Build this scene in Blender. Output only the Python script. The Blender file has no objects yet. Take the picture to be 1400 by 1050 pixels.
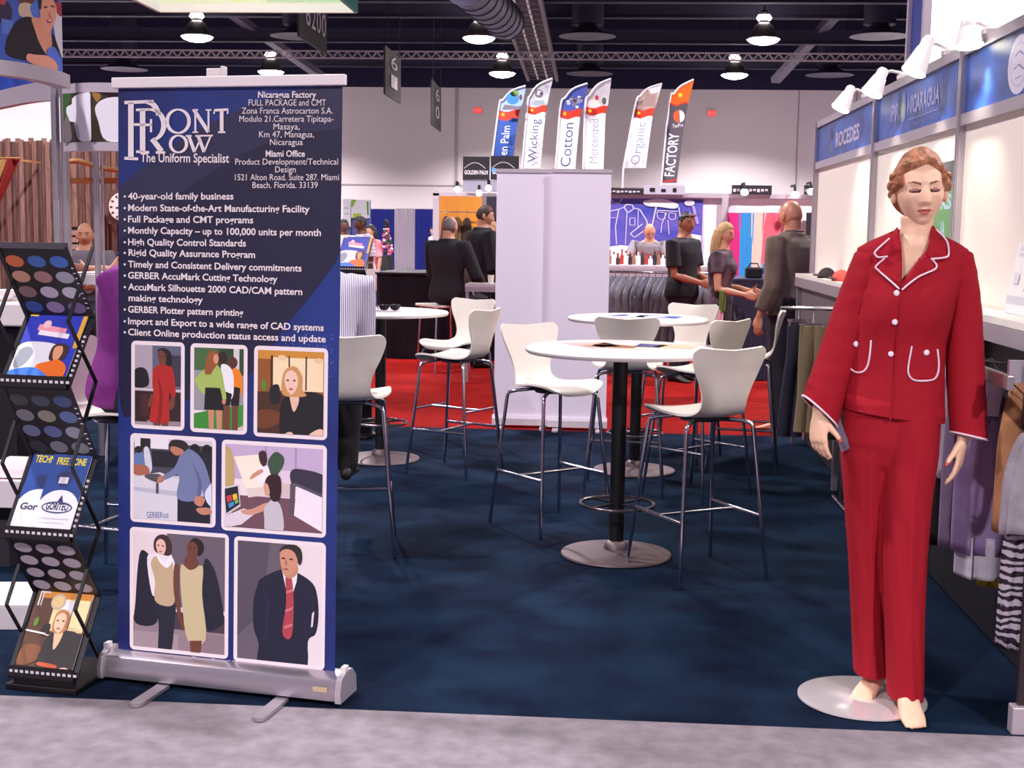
import bpy, bmesh, math, random
from mathutils import Vector, Matrix, noise
sc = bpy.context.scene
COL = sc.collection
PI = math.pi
rnd = random.Random(7)

# ---------------------------------------------------------------- camera
EYE = Vector((0, 0, 1.56)); FPX = 1800.0
PITCH = math.atan(210 / 1800); ROLL = math.radians(.85); YAW = math.radians(4.0)
_fw = Vector((-math.sin(YAW) * math.cos(PITCH), math.cos(YAW) * math.cos(PITCH), -math.sin(PITCH)))
_r0 = Vector((math.cos(YAW), math.sin(YAW), 0)); _u0 = _r0.cross(_fw)
_rt = math.cos(ROLL) * _r0 + math.sin(ROLL) * _u0
_up = -math.sin(ROLL) * _r0 + math.cos(ROLL) * _u0
cd = bpy.data.cameras.new('camera'); cd.sensor_width = 36; cd.lens = 36 * FPX / 1400
cd.clip_end = 300
co = bpy.data.objects.new('camera', cd); COL.objects.link(co)
co.matrix_world = Matrix(((_rt.x, _up.x, -_fw.x, 0), (_rt.y, _up.y, -_fw.y, 0), (_rt.z, _up.z, -_fw.z, EYE.z), (0, 0, 0, 1)))
sc.camera = co

# ---------------------------------------------------------------- world and exposure
sc.view_settings.view_transform = 'Standard'; sc.view_settings.look = 'None'
sc.view_settings.exposure = 0.0; sc.view_settings.gamma = 1; sc.view_settings.use_curve_mapping = False
W = bpy.data.worlds.new('hall_air'); sc.world = W; W.use_nodes = True
W.node_tree.nodes['Background'].inputs[0].default_value = (.62, .50, .74, 1)
W.node_tree.nodes['Background'].inputs[1].default_value = .30

# the hall's high bay lamps: a regular grid over the whole hall, one light each
LAMP_X = (-24.4, -14.6, -4.6, 5.2, 15.2)
LAMP_Y = (57.0, 46.7, 36.4, 26.1, 15.8, 5.5, -4.8)
LAMP_Z = 8.2
for ly in LAMP_Y:
    for lx in LAMP_X:
        ld = bpy.data.lights.new('high_bay_light', 'SPOT')
        ld.energy = 4700 if ly < 0 else 2300 if ly < 10 else (4300 if ly < 20 else (4300 if ly < 50 else 17000)); ld.spot_size = math.radians(140 if ly < 50 else 128); ld.spot_blend = .55; ld.shadow_soft_size = .22
        ld.color = (1, .93, .97)
        lo = bpy.data.objects.new('high_bay_light', ld); COL.objects.link(lo); lo.location = (lx, ly, LAMP_Z - .12)

# ---------------------------------------------------------------- pixel to place
def ray(px, py): return _fw * FPX + _rt * (px - 700) - _up * (py - 525)
def P(px, py, z=0.0):
    d = ray(px, py); return EYE + d * ((z - EYE.z) / d.z)
def PY(px, py, Y):
    d = ray(px, py); return EYE + d * (Y / d.y)
def PX(px, py, X):
    d = ray(px, py); return EYE + d * (X / d.x)

# ---------------------------------------------------------------- materials
def lin(c):
    o = []
    for v in c[:3]:
        v = v / 255
        o.append(v / 12.92 if v <= .04045 else ((v + .055) / 1.055) ** 2.4)
    return (*o, 1)
_mc = {}
def mat(c, rough=.6, metal=0, emit=0, spec=.5, var=0, vscale=20, bump=0, bscale=200, alpha=1, c2=None, stretch=None, detail=3, sheen=0, trans=0):
    key = (tuple(c), rough, metal, emit, spec, var, vscale, bump, bscale, alpha, c2, stretch, detail, sheen, trans)
    if key in _mc: return _mc[key]
    m = bpy.data.materials.new('surface_%d' % len(_mc)); m.use_nodes = True
    nt = m.node_tree; b = nt.nodes['Principled BSDF']
    b.inputs['Base Color'].default_value = lin(c); b.inputs['Roughness'].default_value = rough
    b.inputs['Metallic'].default_value = metal; b.inputs['Specular IOR Level'].default_value = spec
    if sheen: b.inputs['Sheen Weight'].default_value = sheen
    if trans: b.inputs['Transmission Weight'].default_value = trans
    if alpha < 1: b.inputs['Alpha'].default_value = alpha
    if emit:
        b.inputs['Emission Color'].default_value = lin(c); b.inputs['Emission Strength'].default_value = emit
    if var or bump or c2:
        tc = nt.nodes.new('ShaderNodeTexCoord'); mp = nt.nodes.new('ShaderNodeMapping')
        nt.links.new(tc.outputs['Object'], mp.inputs['Vector'])
        if stretch: mp.inputs['Scale'].default_value = stretch
    if var or c2:
        n = nt.nodes.new('ShaderNodeTexNoise'); n.inputs['Scale'].default_value = vscale; n.inputs['Detail'].default_value = detail
        nt.links.new(mp.outputs[0], n.inputs['Vector'])
        r = nt.nodes.new('ShaderNodeValToRGB'); a = lin(c)
        d = lin(c2) if c2 else tuple(min(1, x * (1 + var)) for x in a[:3]) + (1,)
        if not c2: a = tuple(x * (1 - var) for x in a[:3]) + (1,)
        r.color_ramp.elements[0].position = .32; r.color_ramp.elements[1].position = .68
        r.color_ramp.elements[0].color = a; r.color_ramp.elements[1].color = d
        nt.links.new(n.outputs[0], r.inputs[0]); nt.links.new(r.outputs[0], b.inputs['Base Color'])
    if bump:
        n2 = nt.nodes.new('ShaderNodeTexNoise'); n2.inputs['Scale'].default_value = bscale; n2.inputs['Detail'].default_value = 2
        nt.links.new(mp.outputs[0], n2.inputs['Vector'])
        bp = nt.nodes.new('ShaderNodeBump'); bp.inputs['Strength'].default_value = bump; bp.inputs['Distance'].default_value = .01
        nt.links.new(n2.outputs[0], bp.inputs['Height']); nt.links.new(bp.outputs[0], b.inputs['Normal'])
    _mc[key] = m
    return m
def stripes(c1, c2, scale, axis='X', rough=.7):
    m = bpy.data.materials.new('striped_cloth'); m.use_nodes = True
    nt = m.node_tree; b = nt.nodes['Principled BSDF']; b.inputs['Roughness'].default_value = rough
    tc = nt.nodes.new('ShaderNodeTexCoord'); w = nt.nodes.new('ShaderNodeTexWave'); w.bands_direction = axis
    w.inputs['Scale'].default_value = scale; w.inputs['Distortion'].default_value = .6
    nt.links.new(tc.outputs['Object'], w.inputs['Vector'])
    r = nt.nodes.new('ShaderNodeValToRGB'); r.color_ramp.elements[0].position = .3; r.color_ramp.elements[1].position = .42
    r.color_ramp.elements[0].color = lin(c1); r.color_ramp.elements[1].color = lin(c2)
    nt.links.new(w.outputs[0], r.inputs[0]); nt.links.new(r.outputs[0], b.inputs['Base Color'])
    return m

CHROME = mat((210, 205, 215), .16, 1)
ALU = mat((186, 178, 188), .38, .75)
ALU_PALE = mat((205, 192, 202), .45, .35)
BLACK = mat((14, 11, 15), .5)
BLACK_PL = mat((24, 20, 26), .4)
WHITE_LAM = mat((240, 230, 228), .22)
WHITE = mat((238, 232, 232), .6)

# ---------------------------------------------------------------- mesh building
def catmull(pts, n=6, closed=True):
    out = []; N = len(pts)
    rng = range(N) if closed else range(N - 1)
    for i in rng:
        g = (lambda k: Vector(pts[k % N])) if closed else (lambda k: Vector(pts[max(0, min(N - 1, k))]))
        p0, p1, p2, p3 = g(i - 1), g(i), g(i + 1), g(i + 2)
        for k in range(n):
            t = k / n
            out.append(.5 * (2 * p1 + (p2 - p0) * t + (2 * p0 - 5 * p1 + 4 * p2 - p3) * t * t + (3 * p1 - p0 - 3 * p2 + p3) * t ** 3))
    if not closed: out.append(Vector(pts[-1]))
    return out
class MB:
    def __init__(s): s.v = []; s.f = []; s.m = []; s.M = Matrix.Identity(4)
    def add(s, vs, fs, mi=0):
        o = len(s.v); s.v += [s.M @ Vector(p) for p in vs]
        for f in fs: s.f.append([o + i for i in f]); s.m.append(mi)
        return s
    def box(s, c, d, mi=0, R=None):
        x, y, z = d[0] / 2, d[1] / 2, d[2] / 2
        vs = [Vector((i * x, j * y, k * z)) for i in (-1, 1) for j in (-1, 1) for k in (-1, 1)]
        if R is not None: vs = [R @ v for v in vs]
        vs = [Vector(c) + v for v in vs]
        return s.add(vs, [(0, 1, 3, 2), (4, 6, 7, 5), (0, 4, 5, 1), (2, 3, 7, 6), (0, 2, 6, 4), (1, 5, 7, 3)], mi)
    def bar(s, a, b, w, h, mi=0, upv=(0, 0, 1)):
        a, b = Vector(a), Vector(b); d = (b - a); L = d.length; d.normalize()
        u = Vector(upv)
        if abs(d.dot(u)) > .98: u = Vector((1, 0, 0))
        x = d.cross(u).normalized(); u = x.cross(d)
        R = Matrix((x, d, u)).transposed()
        return s.box((a + b) / 2, (w, L, h), mi, R)
    def loft(s, rings, mi=0, caps=(True, True), closed=True):
        n = len(rings[0]); vs = [p for r in rings for p in r]; fs = []
        for i in range(len(rings) - 1):
            for k in range(n if closed else n - 1):
                a = i * n + k; b = i * n + (k + 1) % n
                fs.append((a, b, b + n, a + n))
        if caps[0]: fs.append(tuple(range(n - 1, -1, -1)))
        if caps[1]: fs.append(tuple(range((len(rings) - 1) * n, len(rings) * n)))
        return s.add(vs, fs, mi)
    def tube(s, pts, r, n=8, mi=0, closed=False, round_ends=False, flat=1):
        pts = [Vector(p) for p in pts]; N = len(pts)
        rs = list(r) if isinstance(r, (list, tuple)) else [r] * N
        if round_ends:
            d0 = (pts[0] - pts[1]).normalized(); d1 = (pts[-1] - pts[-2]).normalized()
            a = [(pts[0] + d0 * rs[0] * math.sin(t), rs[0] * math.cos(t)) for t in (1.45, 1.0, .5)]
            b = [(pts[-1] + d1 * rs[-1] * math.sin(t), rs[-1] * math.cos(t)) for t in (.5, 1.0, 1.45)]
            pts = [p for p, _ in a] + pts + [p for p, _ in b]; rs = [q for _, q in a] + rs + [q for _, q in b]; N = len(pts)
        T = []
        for i in range(N):
            t = (pts[(i + 1) % N] - pts[i - 1]) if closed else (pts[min(i + 1, N - 1)] - pts[max(i - 1, 0)])
            T.append(t.normalized() if t.length > 1e-9 else Vector((0, 0, 1)))
        u = T[0].orthogonal().normalized(); rings = []
        for i in range(N):
            u = (u - T[i] * u.dot(T[i])).normalized(); w = T[i].cross(u)
            rings.append([pts[i] + (u * math.cos(2 * PI * k / n) + w * math.sin(2 * PI * k / n) * flat) * rs[i] for k in range(n)])
        if closed: rings.append(rings[0])
        return s.loft(rings, mi, (not closed, not closed))
    def lathe(s, prof, n=32, mi=0, c=(0, 0, 0)):
        vs = []; fs = []; c = Vector(c)
        for r, z in prof:
            for k in range(n): vs.append(c + Vector((r * math.cos(2 * PI * k / n), r * math.sin(2 * PI * k / n), z)))
        for i in range(len(prof) - 1):
            for k in range(n):
                a = i * n + k; b = i * n + (k + 1) % n; fs.append((a, b, b + n, a + n))
        fs.append(tuple(range(n - 1, -1, -1))); fs.append(tuple(range((len(prof) - 1) * n, len(prof) * n)))
        return s.add(vs, fs, mi)
    def sphere(s, c, r, nu=16, nv=10, mi=0, fn=None):
        if not isinstance(r, (tuple, list)): r = (r, r, r)
        c = Vector(c); vs = []; fs = []
        for j in range(1, nv):
            for i in range(nu):
                th = PI * j / nv; ph = 2 * PI * i / nu
                d = Vector((math.sin(th) * math.cos(ph), math.sin(th) * math.sin(ph), math.cos(th)))
                vs.append(c + (fn(d) if fn else Vector((d.x * r[0], d.y * r[1], d.z * r[2]))))
        for d in (Vector((0, 0, 1)), Vector((0, 0, -1))):
            vs.append(c + (fn(d) if fn else Vector((d.x * r[0], d.y * r[1], d.z * r[2]))))
        t, b = len(vs) - 2, len(vs) - 1
        for j in range(nv - 2):
            for i in range(nu):
                a = j * nu + i; e = j * nu + (i + 1) % nu; fs.append((a, a + nu, e + nu, e))
        for i in range(nu):
            fs.append((t, i, (i + 1) % nu)); q = (nv - 2) * nu; fs.append((b, q + (i + 1) % nu, q + i))
        return s.add(vs, fs, mi)
    def prism(s, poly, o, ux, uy, th, mi=0, mi_side=None):
        """poly of (a,b) in the plane o + a*ux + b*uy, thickened by th along -normal"""
        o, ux, uy = Vector(o), Vector(ux), Vector(uy); nrm = ux.cross(uy).normalized()
        n = len(poly); top = [o + ux * p[0] + uy * p[1] for p in poly]; bot = [p - nrm * th for p in top]
        s.add(top + bot, [tuple(range(n))], mi)
        s.add(top + bot, [tuple(range(2 * n - 1, n - 1, -1))] + [(i, i + n, (i + 1) % n + n, (i + 1) % n) for i in range(n)], mi if mi_side is None else mi_side)
        return s
    def flat(s, poly, o, ux, uy, mi=0):
        o, ux, uy = Vector(o), Vector(ux), Vector(uy)
        return s.add([o + ux * p[0] + uy * p[1] for p in poly], [tuple(range(len(poly)))], mi)
    def sheet(s, fn, nu, nv, th=.003, mi=0):
        """two-sided sheet with thickness: fn(a,b) -> point, a,b in 0..1"""
        g = [[Vector(fn(i / nu, j / nv)) for i in range(nu + 1)] for j in range(nv + 1)]
        N = (nu + 1) * (nv + 1); vs = [p for r in g for p in r]; back = []
        for j in range(nv + 1):
            for i in range(nu + 1):
                du = g[j][min(i + 1, nu)] - g[j][max(i - 1, 0)]; dv = g[min(j + 1, nv)][i] - g[max(j - 1, 0)][i]
                n = du.cross(dv); n = n.normalized() if n.length > 1e-12 else Vector((0, 0, 1))
                back.append(g[j][i] - n * th)
        fs = []; w = nu + 1
        for j in range(nv):
            for i in range(nu):
                a = j * w + i; fs.append((a, a + 1, a + w + 1, a + w)); fs.append((N + a, N + a + w, N + a + w + 1, N + a + 1))
        rim = [j for j in range(w)] + [j * w + nu for j in range(1, nv + 1)] + [nv * w + i for i in range(nu - 1, -1, -1)] + [j * w for j in range(nv - 1, 0, -1)]
        for k in range(len(rim)):
            a, b = rim[k], rim[(k + 1) % len(rim)]; fs.append((b, a, a + N, b + N))
        return s.add(vs + back, fs, mi)
    def mesh(s, name, mats, smooth=None):
        me = bpy.data.meshes.new(name); me.from_pydata([tuple(p) for p in s.v], [], s.f)
        for m in (mats if isinstance(mats, (list, tuple)) else [mats]): me.materials.append(m)
        me.polygons.foreach_set('material_index', s.m)
        if smooth is not None:
            me.polygons.foreach_set('use_smooth', [True] * len(me.polygons))
            if smooth < 179: me.set_sharp_from_angle(angle=math.radians(smooth))
        me.update(); return me
    def build(s, name, mats, parent=None, smooth=None, bevel=0):
        o = bpy.data.objects.new(name, s.mesh(name, mats, smooth)); COL.objects.link(o)
        if parent is not None: o.parent = parent
        if bevel:
            b = o.modifiers.new('bevel', 'BEVEL'); b.width = bevel; b.segments = 2; b.limit_method = 'ANGLE'; b.angle_limit = .8
        return o
def tag(o, label, cat, group=None):
    o['label'] = label; o['category'] = cat
    if group: o['group'] = group
    return o
def thing(name, label, cat, loc=(0, 0, 0), rz=0, group=None):
    o = bpy.data.objects.new(name, None); COL.objects.link(o); o.empty_display_size = .1
    o.location = loc; o.rotation_euler = (0, 0, rz)
    return tag(o, label, cat, group)
def structure(name, mb, mats, smooth=None):
    o = mb.build(name, mats, None, smooth); o['kind'] = 'structure'; return o
KIDS = {}
def kids(o): return [c for c in bpy.data.objects if c.parent == o]
def copy_tree(o, label, group=None, parent=None):
    c = o.copy(); COL.objects.link(c)
    if parent is not None: c.parent = parent
    else:
        c['label'] = label
        if group: c['group'] = group
    for k in kids(o): copy_tree(k, None, None, c)
    return c
def sellipse(c, rx, ry, n=24, e=2.4, X=Vector((1, 0, 0)), Y=Vector((0, 1, 0))):
    c = Vector(c); out = []
    for k in range(n):
        t = 2 * PI * k / n; a, b = math.cos(t), math.sin(t)
        out.append(c + X * (rx * math.copysign(abs(a) ** (2 / e), a)) + Y * (ry * math.copysign(abs(b) ** (2 / e), b)))
    return out
def text_geo(body, size=1, bold=0, align='LEFT', width=None, spacing=1, line=1.0, shear=0):
    cu = bpy.data.curves.new('lettering', 'FONT'); cu.body = body; cu.size = size; cu.offset = bold; cu.align_x = align
    cu.space_character = spacing; cu.space_line = line; cu.shear = shear; cu.resolution_u = 3; cu.fill_mode = 'FRONT'
    o = bpy.data.objects.new('lettering', cu); COL.objects.link(o)
    me = bpy.data.meshes.new_from_object(o.evaluated_get(bpy.context.evaluated_depsgraph_get()))
    vs = [v.co.copy() for v in me.vertices]; fs = [list(p.vertices) for p in me.polygons]
    bpy.data.objects.remove(o); bpy.data.curves.remove(cu); bpy.data.meshes.remove(me)
    if width and vs:
        x0 = min(v.x for v in vs); x1 = max(v.x for v in vs); k = width / (x1 - x0)
        for v in vs: v.x = (v.x - (x0 if align == 'LEFT' else (x0 + x1) / 2)) * k
    return vs, fs
def put_text(mb, body, o, ux, uy, size, mi=0, **kw):
    vs, fs = text_geo(body, size, **kw); o, ux, uy = Vector(o), Vector(ux), Vector(uy)
    mb.add([o + ux * v.x + uy * v.y for v in vs], fs, mi)
def remeshed(mb, voxel, smooth_it=2):
    me = mb.mesh('tmp', BLACK); o = bpy.data.objects.new('tmp', me); COL.objects.link(o)
    r = o.modifiers.new('r', 'REMESH'); r.mode = 'VOXEL'; r.voxel_size = voxel
    if smooth_it:
        q = o.modifiers.new('s', 'SMOOTH'); q.factor = .5; q.iterations = smooth_it
    out = bpy.data.meshes.new_from_object(o.evaluated_get(bpy.context.evaluated_depsgraph_get()))
    vs = [v.co.copy() for v in out.vertices]; fs = [list(p.vertices) for p in out.polygons]
    bpy.data.objects.remove(o); bpy.data.meshes.remove(me); bpy.data.meshes.remove(out)
    return vs, fs

def art(mb, mats, O, U, V, ops, lift=.0003, base=.0006):
    """flat printed shapes on the plane O + x*U + y*V (x right, y down, 0..1), facing U x -V"""
    O, U, V = Vector(O), Vector(U), Vector(V); N = U.cross(-V).normalized(); k = 0
    def mi(c):
        m = mat(c, .45) if not isinstance(c, bpy.types.Material) else c
        if m not in mats: mats.append(m)
        return mats.index(m)
    def clip(pts):
        for ax in (0, 1):
            for sgn, lim in ((1, 0), (-1, -1)):
                out = []
                for i in range(len(pts)):
                    q0, q1 = pts[i - 1], pts[i]; d0, d1 = sgn * q0[ax] - lim, sgn * q1[ax] - lim
                    if (d0 >= 0) != (d1 >= 0):
                        t = d0 / (d0 - d1); out.append((q0[0] + (q1[0] - q0[0]) * t, q0[1] + (q1[1] - q0[1]) * t))
                    if d1 >= 0: out.append(q1)
                pts = out
                if len(pts) < 3: return None
        return pts
    for op in ops:
        k += 1; L = N * (base + lift * k); t = op[0]
        if t == 't':
            x0, y0, x1, y1 = op[2]; a = O + U * x0 + V * y0 + L; b = O + U * x1 + V * y1 + L; u = b - a; w = u.length; u.normalize()
            put_text(mb, op[3], a, u, N.cross(u), op[4], mi(op[1]), width=w, bold=op[5] if len(op) > 5 else 0); continue
        if t == 'r': x0, y0, x1, y1 = op[2]; q = [(x0, y0), (x1, y0), (x1, y1), (x0, y1)]
        elif t == 'e': cx, cy, rx, ry = op[2]; q = [(cx + rx * math.cos(2 * PI * i / 20), cy + ry * math.sin(2 * PI * i / 20)) for i in range(20)]
        elif t == 'l':
            w = op[3]; pp = [Vector(p) for p in op[2]]
            for i in range(len(pp) - 1):
                d = (pp[i + 1] - pp[i]); n = Vector((-d.y, d.x)).normalized() * w / 2
                q = clip([tuple(v) for v in (pp[i] + n, pp[i] - n, pp[i + 1] - n, pp[i + 1] + n)])
                if q: _face(mb, q, O + L, U, V, mi(op[1]))
            continue
        elif t == 'p': q = op[2]
        else: q = [(v.x, v.y) for v in catmull(op[2], 4)]
        q = clip([tuple(v) for v in q])
        if q: _face(mb, q, O + L, U, V, mi(op[1]))
def _face(mb, q, O, U, V, mi):
    ar = sum(q[i - 1][0] * q[i][1] - q[i][0] * q[i - 1][1] for i in range(len(q)))
    if ar > 0: q = q[::-1]
    mb.add([O + U * x + V * y for x, y in q], [tuple(range(len(q)))], mi)
# ================================================================ the hall
def slab(name, x0, x1, y0, y1, z0, z1, m):
    return structure(name, MB().box(((x0 + x1) / 2, (y0 + y1) / 2, (z0 + z1) / 2), (x1 - x0, y1 - y0, z1 - z0)), m)
GREY_CARPET = mat((126, 117, 124), .95, spec=.1, c2=(148, 138, 145), vscale=14, bump=.5, bscale=220, detail=6)
BLUE_CARPET = mat((13, 19, 38), .97, spec=.05, c2=(23, 41, 63), vscale=3.0, bump=.6, bscale=160, detail=7)
RED_CARPET = mat((122, 14, 12), .95, spec=.06, c2=(140, 20, 16), vscale=5, bump=.4, bscale=150)
slab('floor', -45, 40, -12, 62.2, -.3, -.012, mat((126, 116, 124), .9))
slab('floor_aisle_carpet', -12, 12, -6, 4.1, -.012, -.001, GREY_CARPET)
slab('floor_booth_carpet', -9, 9, 4.1, 10.25, -.012, 0, BLUE_CARPET)
slab('floor_red_carpet', -14, 14, 10.25, 19, -.012, -.001, RED_CARPET)
structure('wall_back', MB().box((0, 62.1, 4.05), (90, .3, 8.1)), mat((226, 216, 216), .8))
seams = MB()
for sx in (-7.1, -4.4, 8.6, 11.2, -19.5, -30): seams.box((sx, 61.93, 4.05), (.06 if sx != -7.1 else .16, .04, 8.1))
seams.box((-12, 61.93, 3.6), (30, .04, .05))
structure('trim_1', seams, mat((176, 164, 168), .8))
structure('trim_2', MB().box((0, 62.0, 9.6), (90, .5, 3.0)), mat((30, 24, 58), .9))
structure('ceiling', MB().box((0, 28, 11.3), (90, 84, .2)), mat((30, 26, 46), .95))
# roof steel: purlins across the hall
STEEL = mat((46, 42, 66), .7); STEEL_PALE = mat((104, 96, 112), .6); TRUSSM = mat((168, 152, 158), .6)
for i, (y, z) in enumerate(((38, 9.2), (41.5, 9.3), (44.5, 9.3), (48, 9.35), (54, 9.3), (59.5, 9.0))):
    b = MB().box((0, y, z), (70, .12, .5)).box((0, y, z + .25), (70, .35, .05)).box((0, y, z - .25), (70, .35, .05))
    structure('trim_%d' % (3 + i), b, STEEL)
# lattice truss beam running across the hall
tr = thing('lattice_truss', 'long pale lattice truss beam crossing under the dark ceiling', 'truss', (0, 50.5, 0))
zt = PY(700, 76, 50.5).z
tb = MB().box((0, 0, zt + .13), (64, .1, .05)).box((0, 0, zt - .13), (64, .1, .05)); tb.build('chord', TRUSSM, tr)
lt = MB(); n = 170
for i in range(n):
    x = -32 + 64 * i / n; w = 64 / n
    lt.bar((x, 0, zt - .13), (x + w / 2, 0, zt + .13), .05, .05); lt.bar((x + w / 2, 0, zt + .13), (x + w, 0, zt - .13), .05, .05)
lt.build('web', TRUSSM, tr)
# diagonal steel braces
for nm, a, b, w in (('brace', (290, 0), (440, 105), .42), ('brace', (1160, 2), (1060, 110), .4)):
    A = PY(a[0], a[1], 52); B = PY(b[0], b[1], 58)
    o = MB().bar(A, B, w, w * .6).build('roof_brace', STEEL_PALE)
    tag(o, 'pale steel brace slanting down behind the hanging aisle sign' if a[0] < 700 else 'pale steel brace slanting under the ceiling left of the white tower panel', 'beam')
# round spiral duct running away
A = PY(636, -25, 29); B = PY(692, 30, 37.5)
duct = thing('round_duct', 'fat round ventilation duct beside the cable ladder', 'duct', A)
d = (B - A); MB().tube([Vector((0, 0, 0)), d], .49, 24).build('pipe', mat((58, 52, 78), .5, .3), duct, 60)
for k in range(9):
    c = d * (k / 8); u = d.normalized()
    MB().tube([c - u * .05, c + u * .05], .515, 24).build('seam_ring', STEEL, duct, 60)
# cable ladder
A = PY(708, -12, 40); B = PY(742, 108, 58)
cl = thing('cable_ladder', 'long cable ladder hanging under the ceiling above the feather flags', 'cable tray', A)
d = B - A; sd = Vector((1, 0, 0)); rails = MB(); rungs = MB()
for s in (-.62, .62): rails.bar(sd * s, d + sd * s, .12, .22)
for s in (-.2, .2): rails.bar(sd * s, d + sd * s, .07, .05, 1)
rails.build('side_rail', [mat((120, 104, 108), .6), mat((226, 214, 214), .6)], cl)
for k in range(22): MB().bar(d * (k / 21) - sd * .62, d * (k / 21) + sd * .62, .14, .06).build('rung', mat((104, 88, 92), .6), cl)
MB().bar(Vector((0, 0, .1)), d + Vector((0, 0, .1)), 1.1, .03).build('tray', mat((92, 80, 92), .7), cl)
# duct drops with round diffusers
for i, (px, py0, py1, Y, lab) in enumerate(((803, 46, 50, 47, 'right of the cable ladder, nearer one'), (806, 100, 101, 57, 'above the feather flags, farther one'),
        (408, 47, 50, 47, 'half behind the number sign'), (1202, 49, 50, 47, 'above the arm lights'), (1134, 102, 103, 57, 'near the back wall at right'), (170, 93, 95, 57, 'above the roll-up banner at left'))):
    p = PY(px, py1, Y)
    t = thing('air_diffuser', 'round ceiling air diffuser on a dark drop duct, ' + lab, 'air vent', p, 0, 'ceiling diffusers')
    MB().lathe([(.2, .5), (.45, .22), (.95, .05), (1.0, 0), (.8, -.02), (.4, .02)], 28).build('cone', mat((58, 52, 74), .5), t, 40)
    MB().lathe([(.55, .4), (.55, 11.17 - p.z)], 20).build('drop_duct', mat((36, 32, 58), .6), t, 40)
# high bay lamps that hang in view
LAMPGLOW = mat((255, 244, 236), .5, emit=30)
spots = {(-14.6, 46.7): 'left, nearer row, above the banner', (-4.6, 46.7): 'middle, nearer row, above the dark hanging panel', (5.2, 46.7): 'right, nearer row',
         (-14.6, 57): 'left, farther row, just above the banner rail', (-4.6, 57): 'middle, farther row', (5.2, 57): 'right, farther row, above the factory flag'}
for (lx, ly), lab in spots.items():
    t = thing('high_bay_lamp', 'glowing high bay lamp under the dark ceiling, ' + lab, 'lamp', (lx, ly, LAMP_Z), 0, 'high bay lamps')
    MB().lathe([(.1, .95), (.16, .9), (.18, .55), (.3, .45), (.5, .06), (.52, 0), (.49, 0), (.28, .4)], 24).build('reflector', mat((70, 62, 68), .4, .4), t, 40)
    MB().lathe([(.5, .015), (.56, -.02), (.46, -.1), (.26, -.17), (.05, -.2)], 24).build('lens', LAMPGLOW, t, 60)
    MB().lathe([(.2, .62), (.26, .7), (.2, .8)], 16).build('upper_glow_ring', LAMPGLOW, t, 60)
    MB().tube([(0, 0, .9), (0, 0, 2.97)], .03, 6).build('rod', STEEL, t)
# exit signs on the back wall
for px, lab in ((653, 'left of the feather flags'), (973, 'right of the factory flag')):
    p = PY(px, 151 if px < 800 else 155, 61.88)
    t = thing('exit_sign', 'small red exit sign high on the back wall, ' + lab, 'exit sign', p, 0, 'red exit signs')
    MB().box((0, 0, 0), (.42, .1, .3)).build('housing', mat((205, 190, 185), .5), t)
    MB().box((0, -.06, 0), (.36, .03, .24)).build('face', mat((255, 60, 60), .5, emit=.9), t)
    m = MB(); put_text(m, 'EXIT', (0, -.08, -.06), (1, 0, 0), (0, 0, 1), .16, align='CENTER', bold=.005); m.build('lettering', mat((250, 200, 200), .5), t)
# ================================================================ tables and stools
def bar_table(name, label, loc, group='white round bar tables'):
    t = thing(name, label, 'table', loc, 0, group)
    MB().lathe([(.0, .982), (.40, .982), (.447, .986), (.455, .994), (.456, 1.004), (.45, 1.011), (.44, 1.013), (0, 1.013)], 72).build('tabletop', WHITE_LAM, t, 40)
    MB().tube([(0, 0, .03), (0, 0, .96)], .036, 20).build('column', BLACK, t, 50)
    MB().lathe([(.06, .96), (.17, .97), (.17, .981), (0, .981)], 24).build('top_plate', BLACK, t, 40)
    MB().lathe([(0, 0), (.26, 0), (.268, .006), (.265, .014), (.2, .026), (.06, .034), (.055, .06), (.037, .075)], 56).build('base', mat((112, 96, 100), .5, .35), t, 40)
    zr = .255; r = MB().tube([(.178 * math.cos(a), .178 * math.sin(a), zr) for a in [2 * PI * k / 48 for k in range(48)]], .0085, 8, closed=True)
    r.build('foot_ring', mat((120, 110, 116), .25, .9), t, 60)
    for k in range(4):
        a = PI / 4 + k * PI / 2
        MB().tube([(.03 * math.cos(a), .03 * math.sin(a), zr), (.176 * math.cos(a), .176 * math.sin(a), zr)], .007, 6).build('spoke', mat((120, 110, 116), .25, .9), t, 60)
    return t
T1 = bar_table('bar_table', 'nearest round white bar table with magazines, standing alone in the middle', (.079, 6.28, 0))
T2 = bar_table('bar_table', 'farther round white bar table behind the nearest one', (.214, 8.57, 0))
T3 = bar_table('bar_table', 'round white bar table at left with a black sunglasses case', (-1.502, 8.75, 0))

SHELL = mat((238, 228, 218), .35, bump=0)
def shell_mesh():
    # side profile of the bent ply shell: y forward negative, z up from seat height
    prof = [(-.215, -.028, .15), (-.205, -.012, .30), (-.17, .004, .395), (-.09, .006, .43), (0, -.004, .42), (.08, -.008, .36), (.135, .002, .29),
            (.172, .032, .245), (.192, .08, .24), (.205, .135, .27), (.22, .20, .33), (.234, .25, .368), (.243, .285, .384), (.249, .307, .372), (.253, .32, .33)]
    pts = catmull([(a, b, c) for a, b, c in prof], 4, False)
    nu = len(pts) - 1
    def fn(a, b):
        p = pts[int(round(a * nu))]; s = b * 2 - 1
        w = p.z / 2; x = s * w
        t = max(0, min(1, (p.y - .01) / .2))
        dish = (abs(x) / .2) ** 2
        yy = p.x - .032 * dish * t
        zz = p.y + .018 * dish * (1 - t)
        if t > .9: zz -= .012 * (1 - abs(s)) * max(0, (p.y - .255) / .06)
        return (x, yy, .745 + zz)
    m = MB().sheet(fn, nu, 14, .011)
    return m
STOOL = {}
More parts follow.
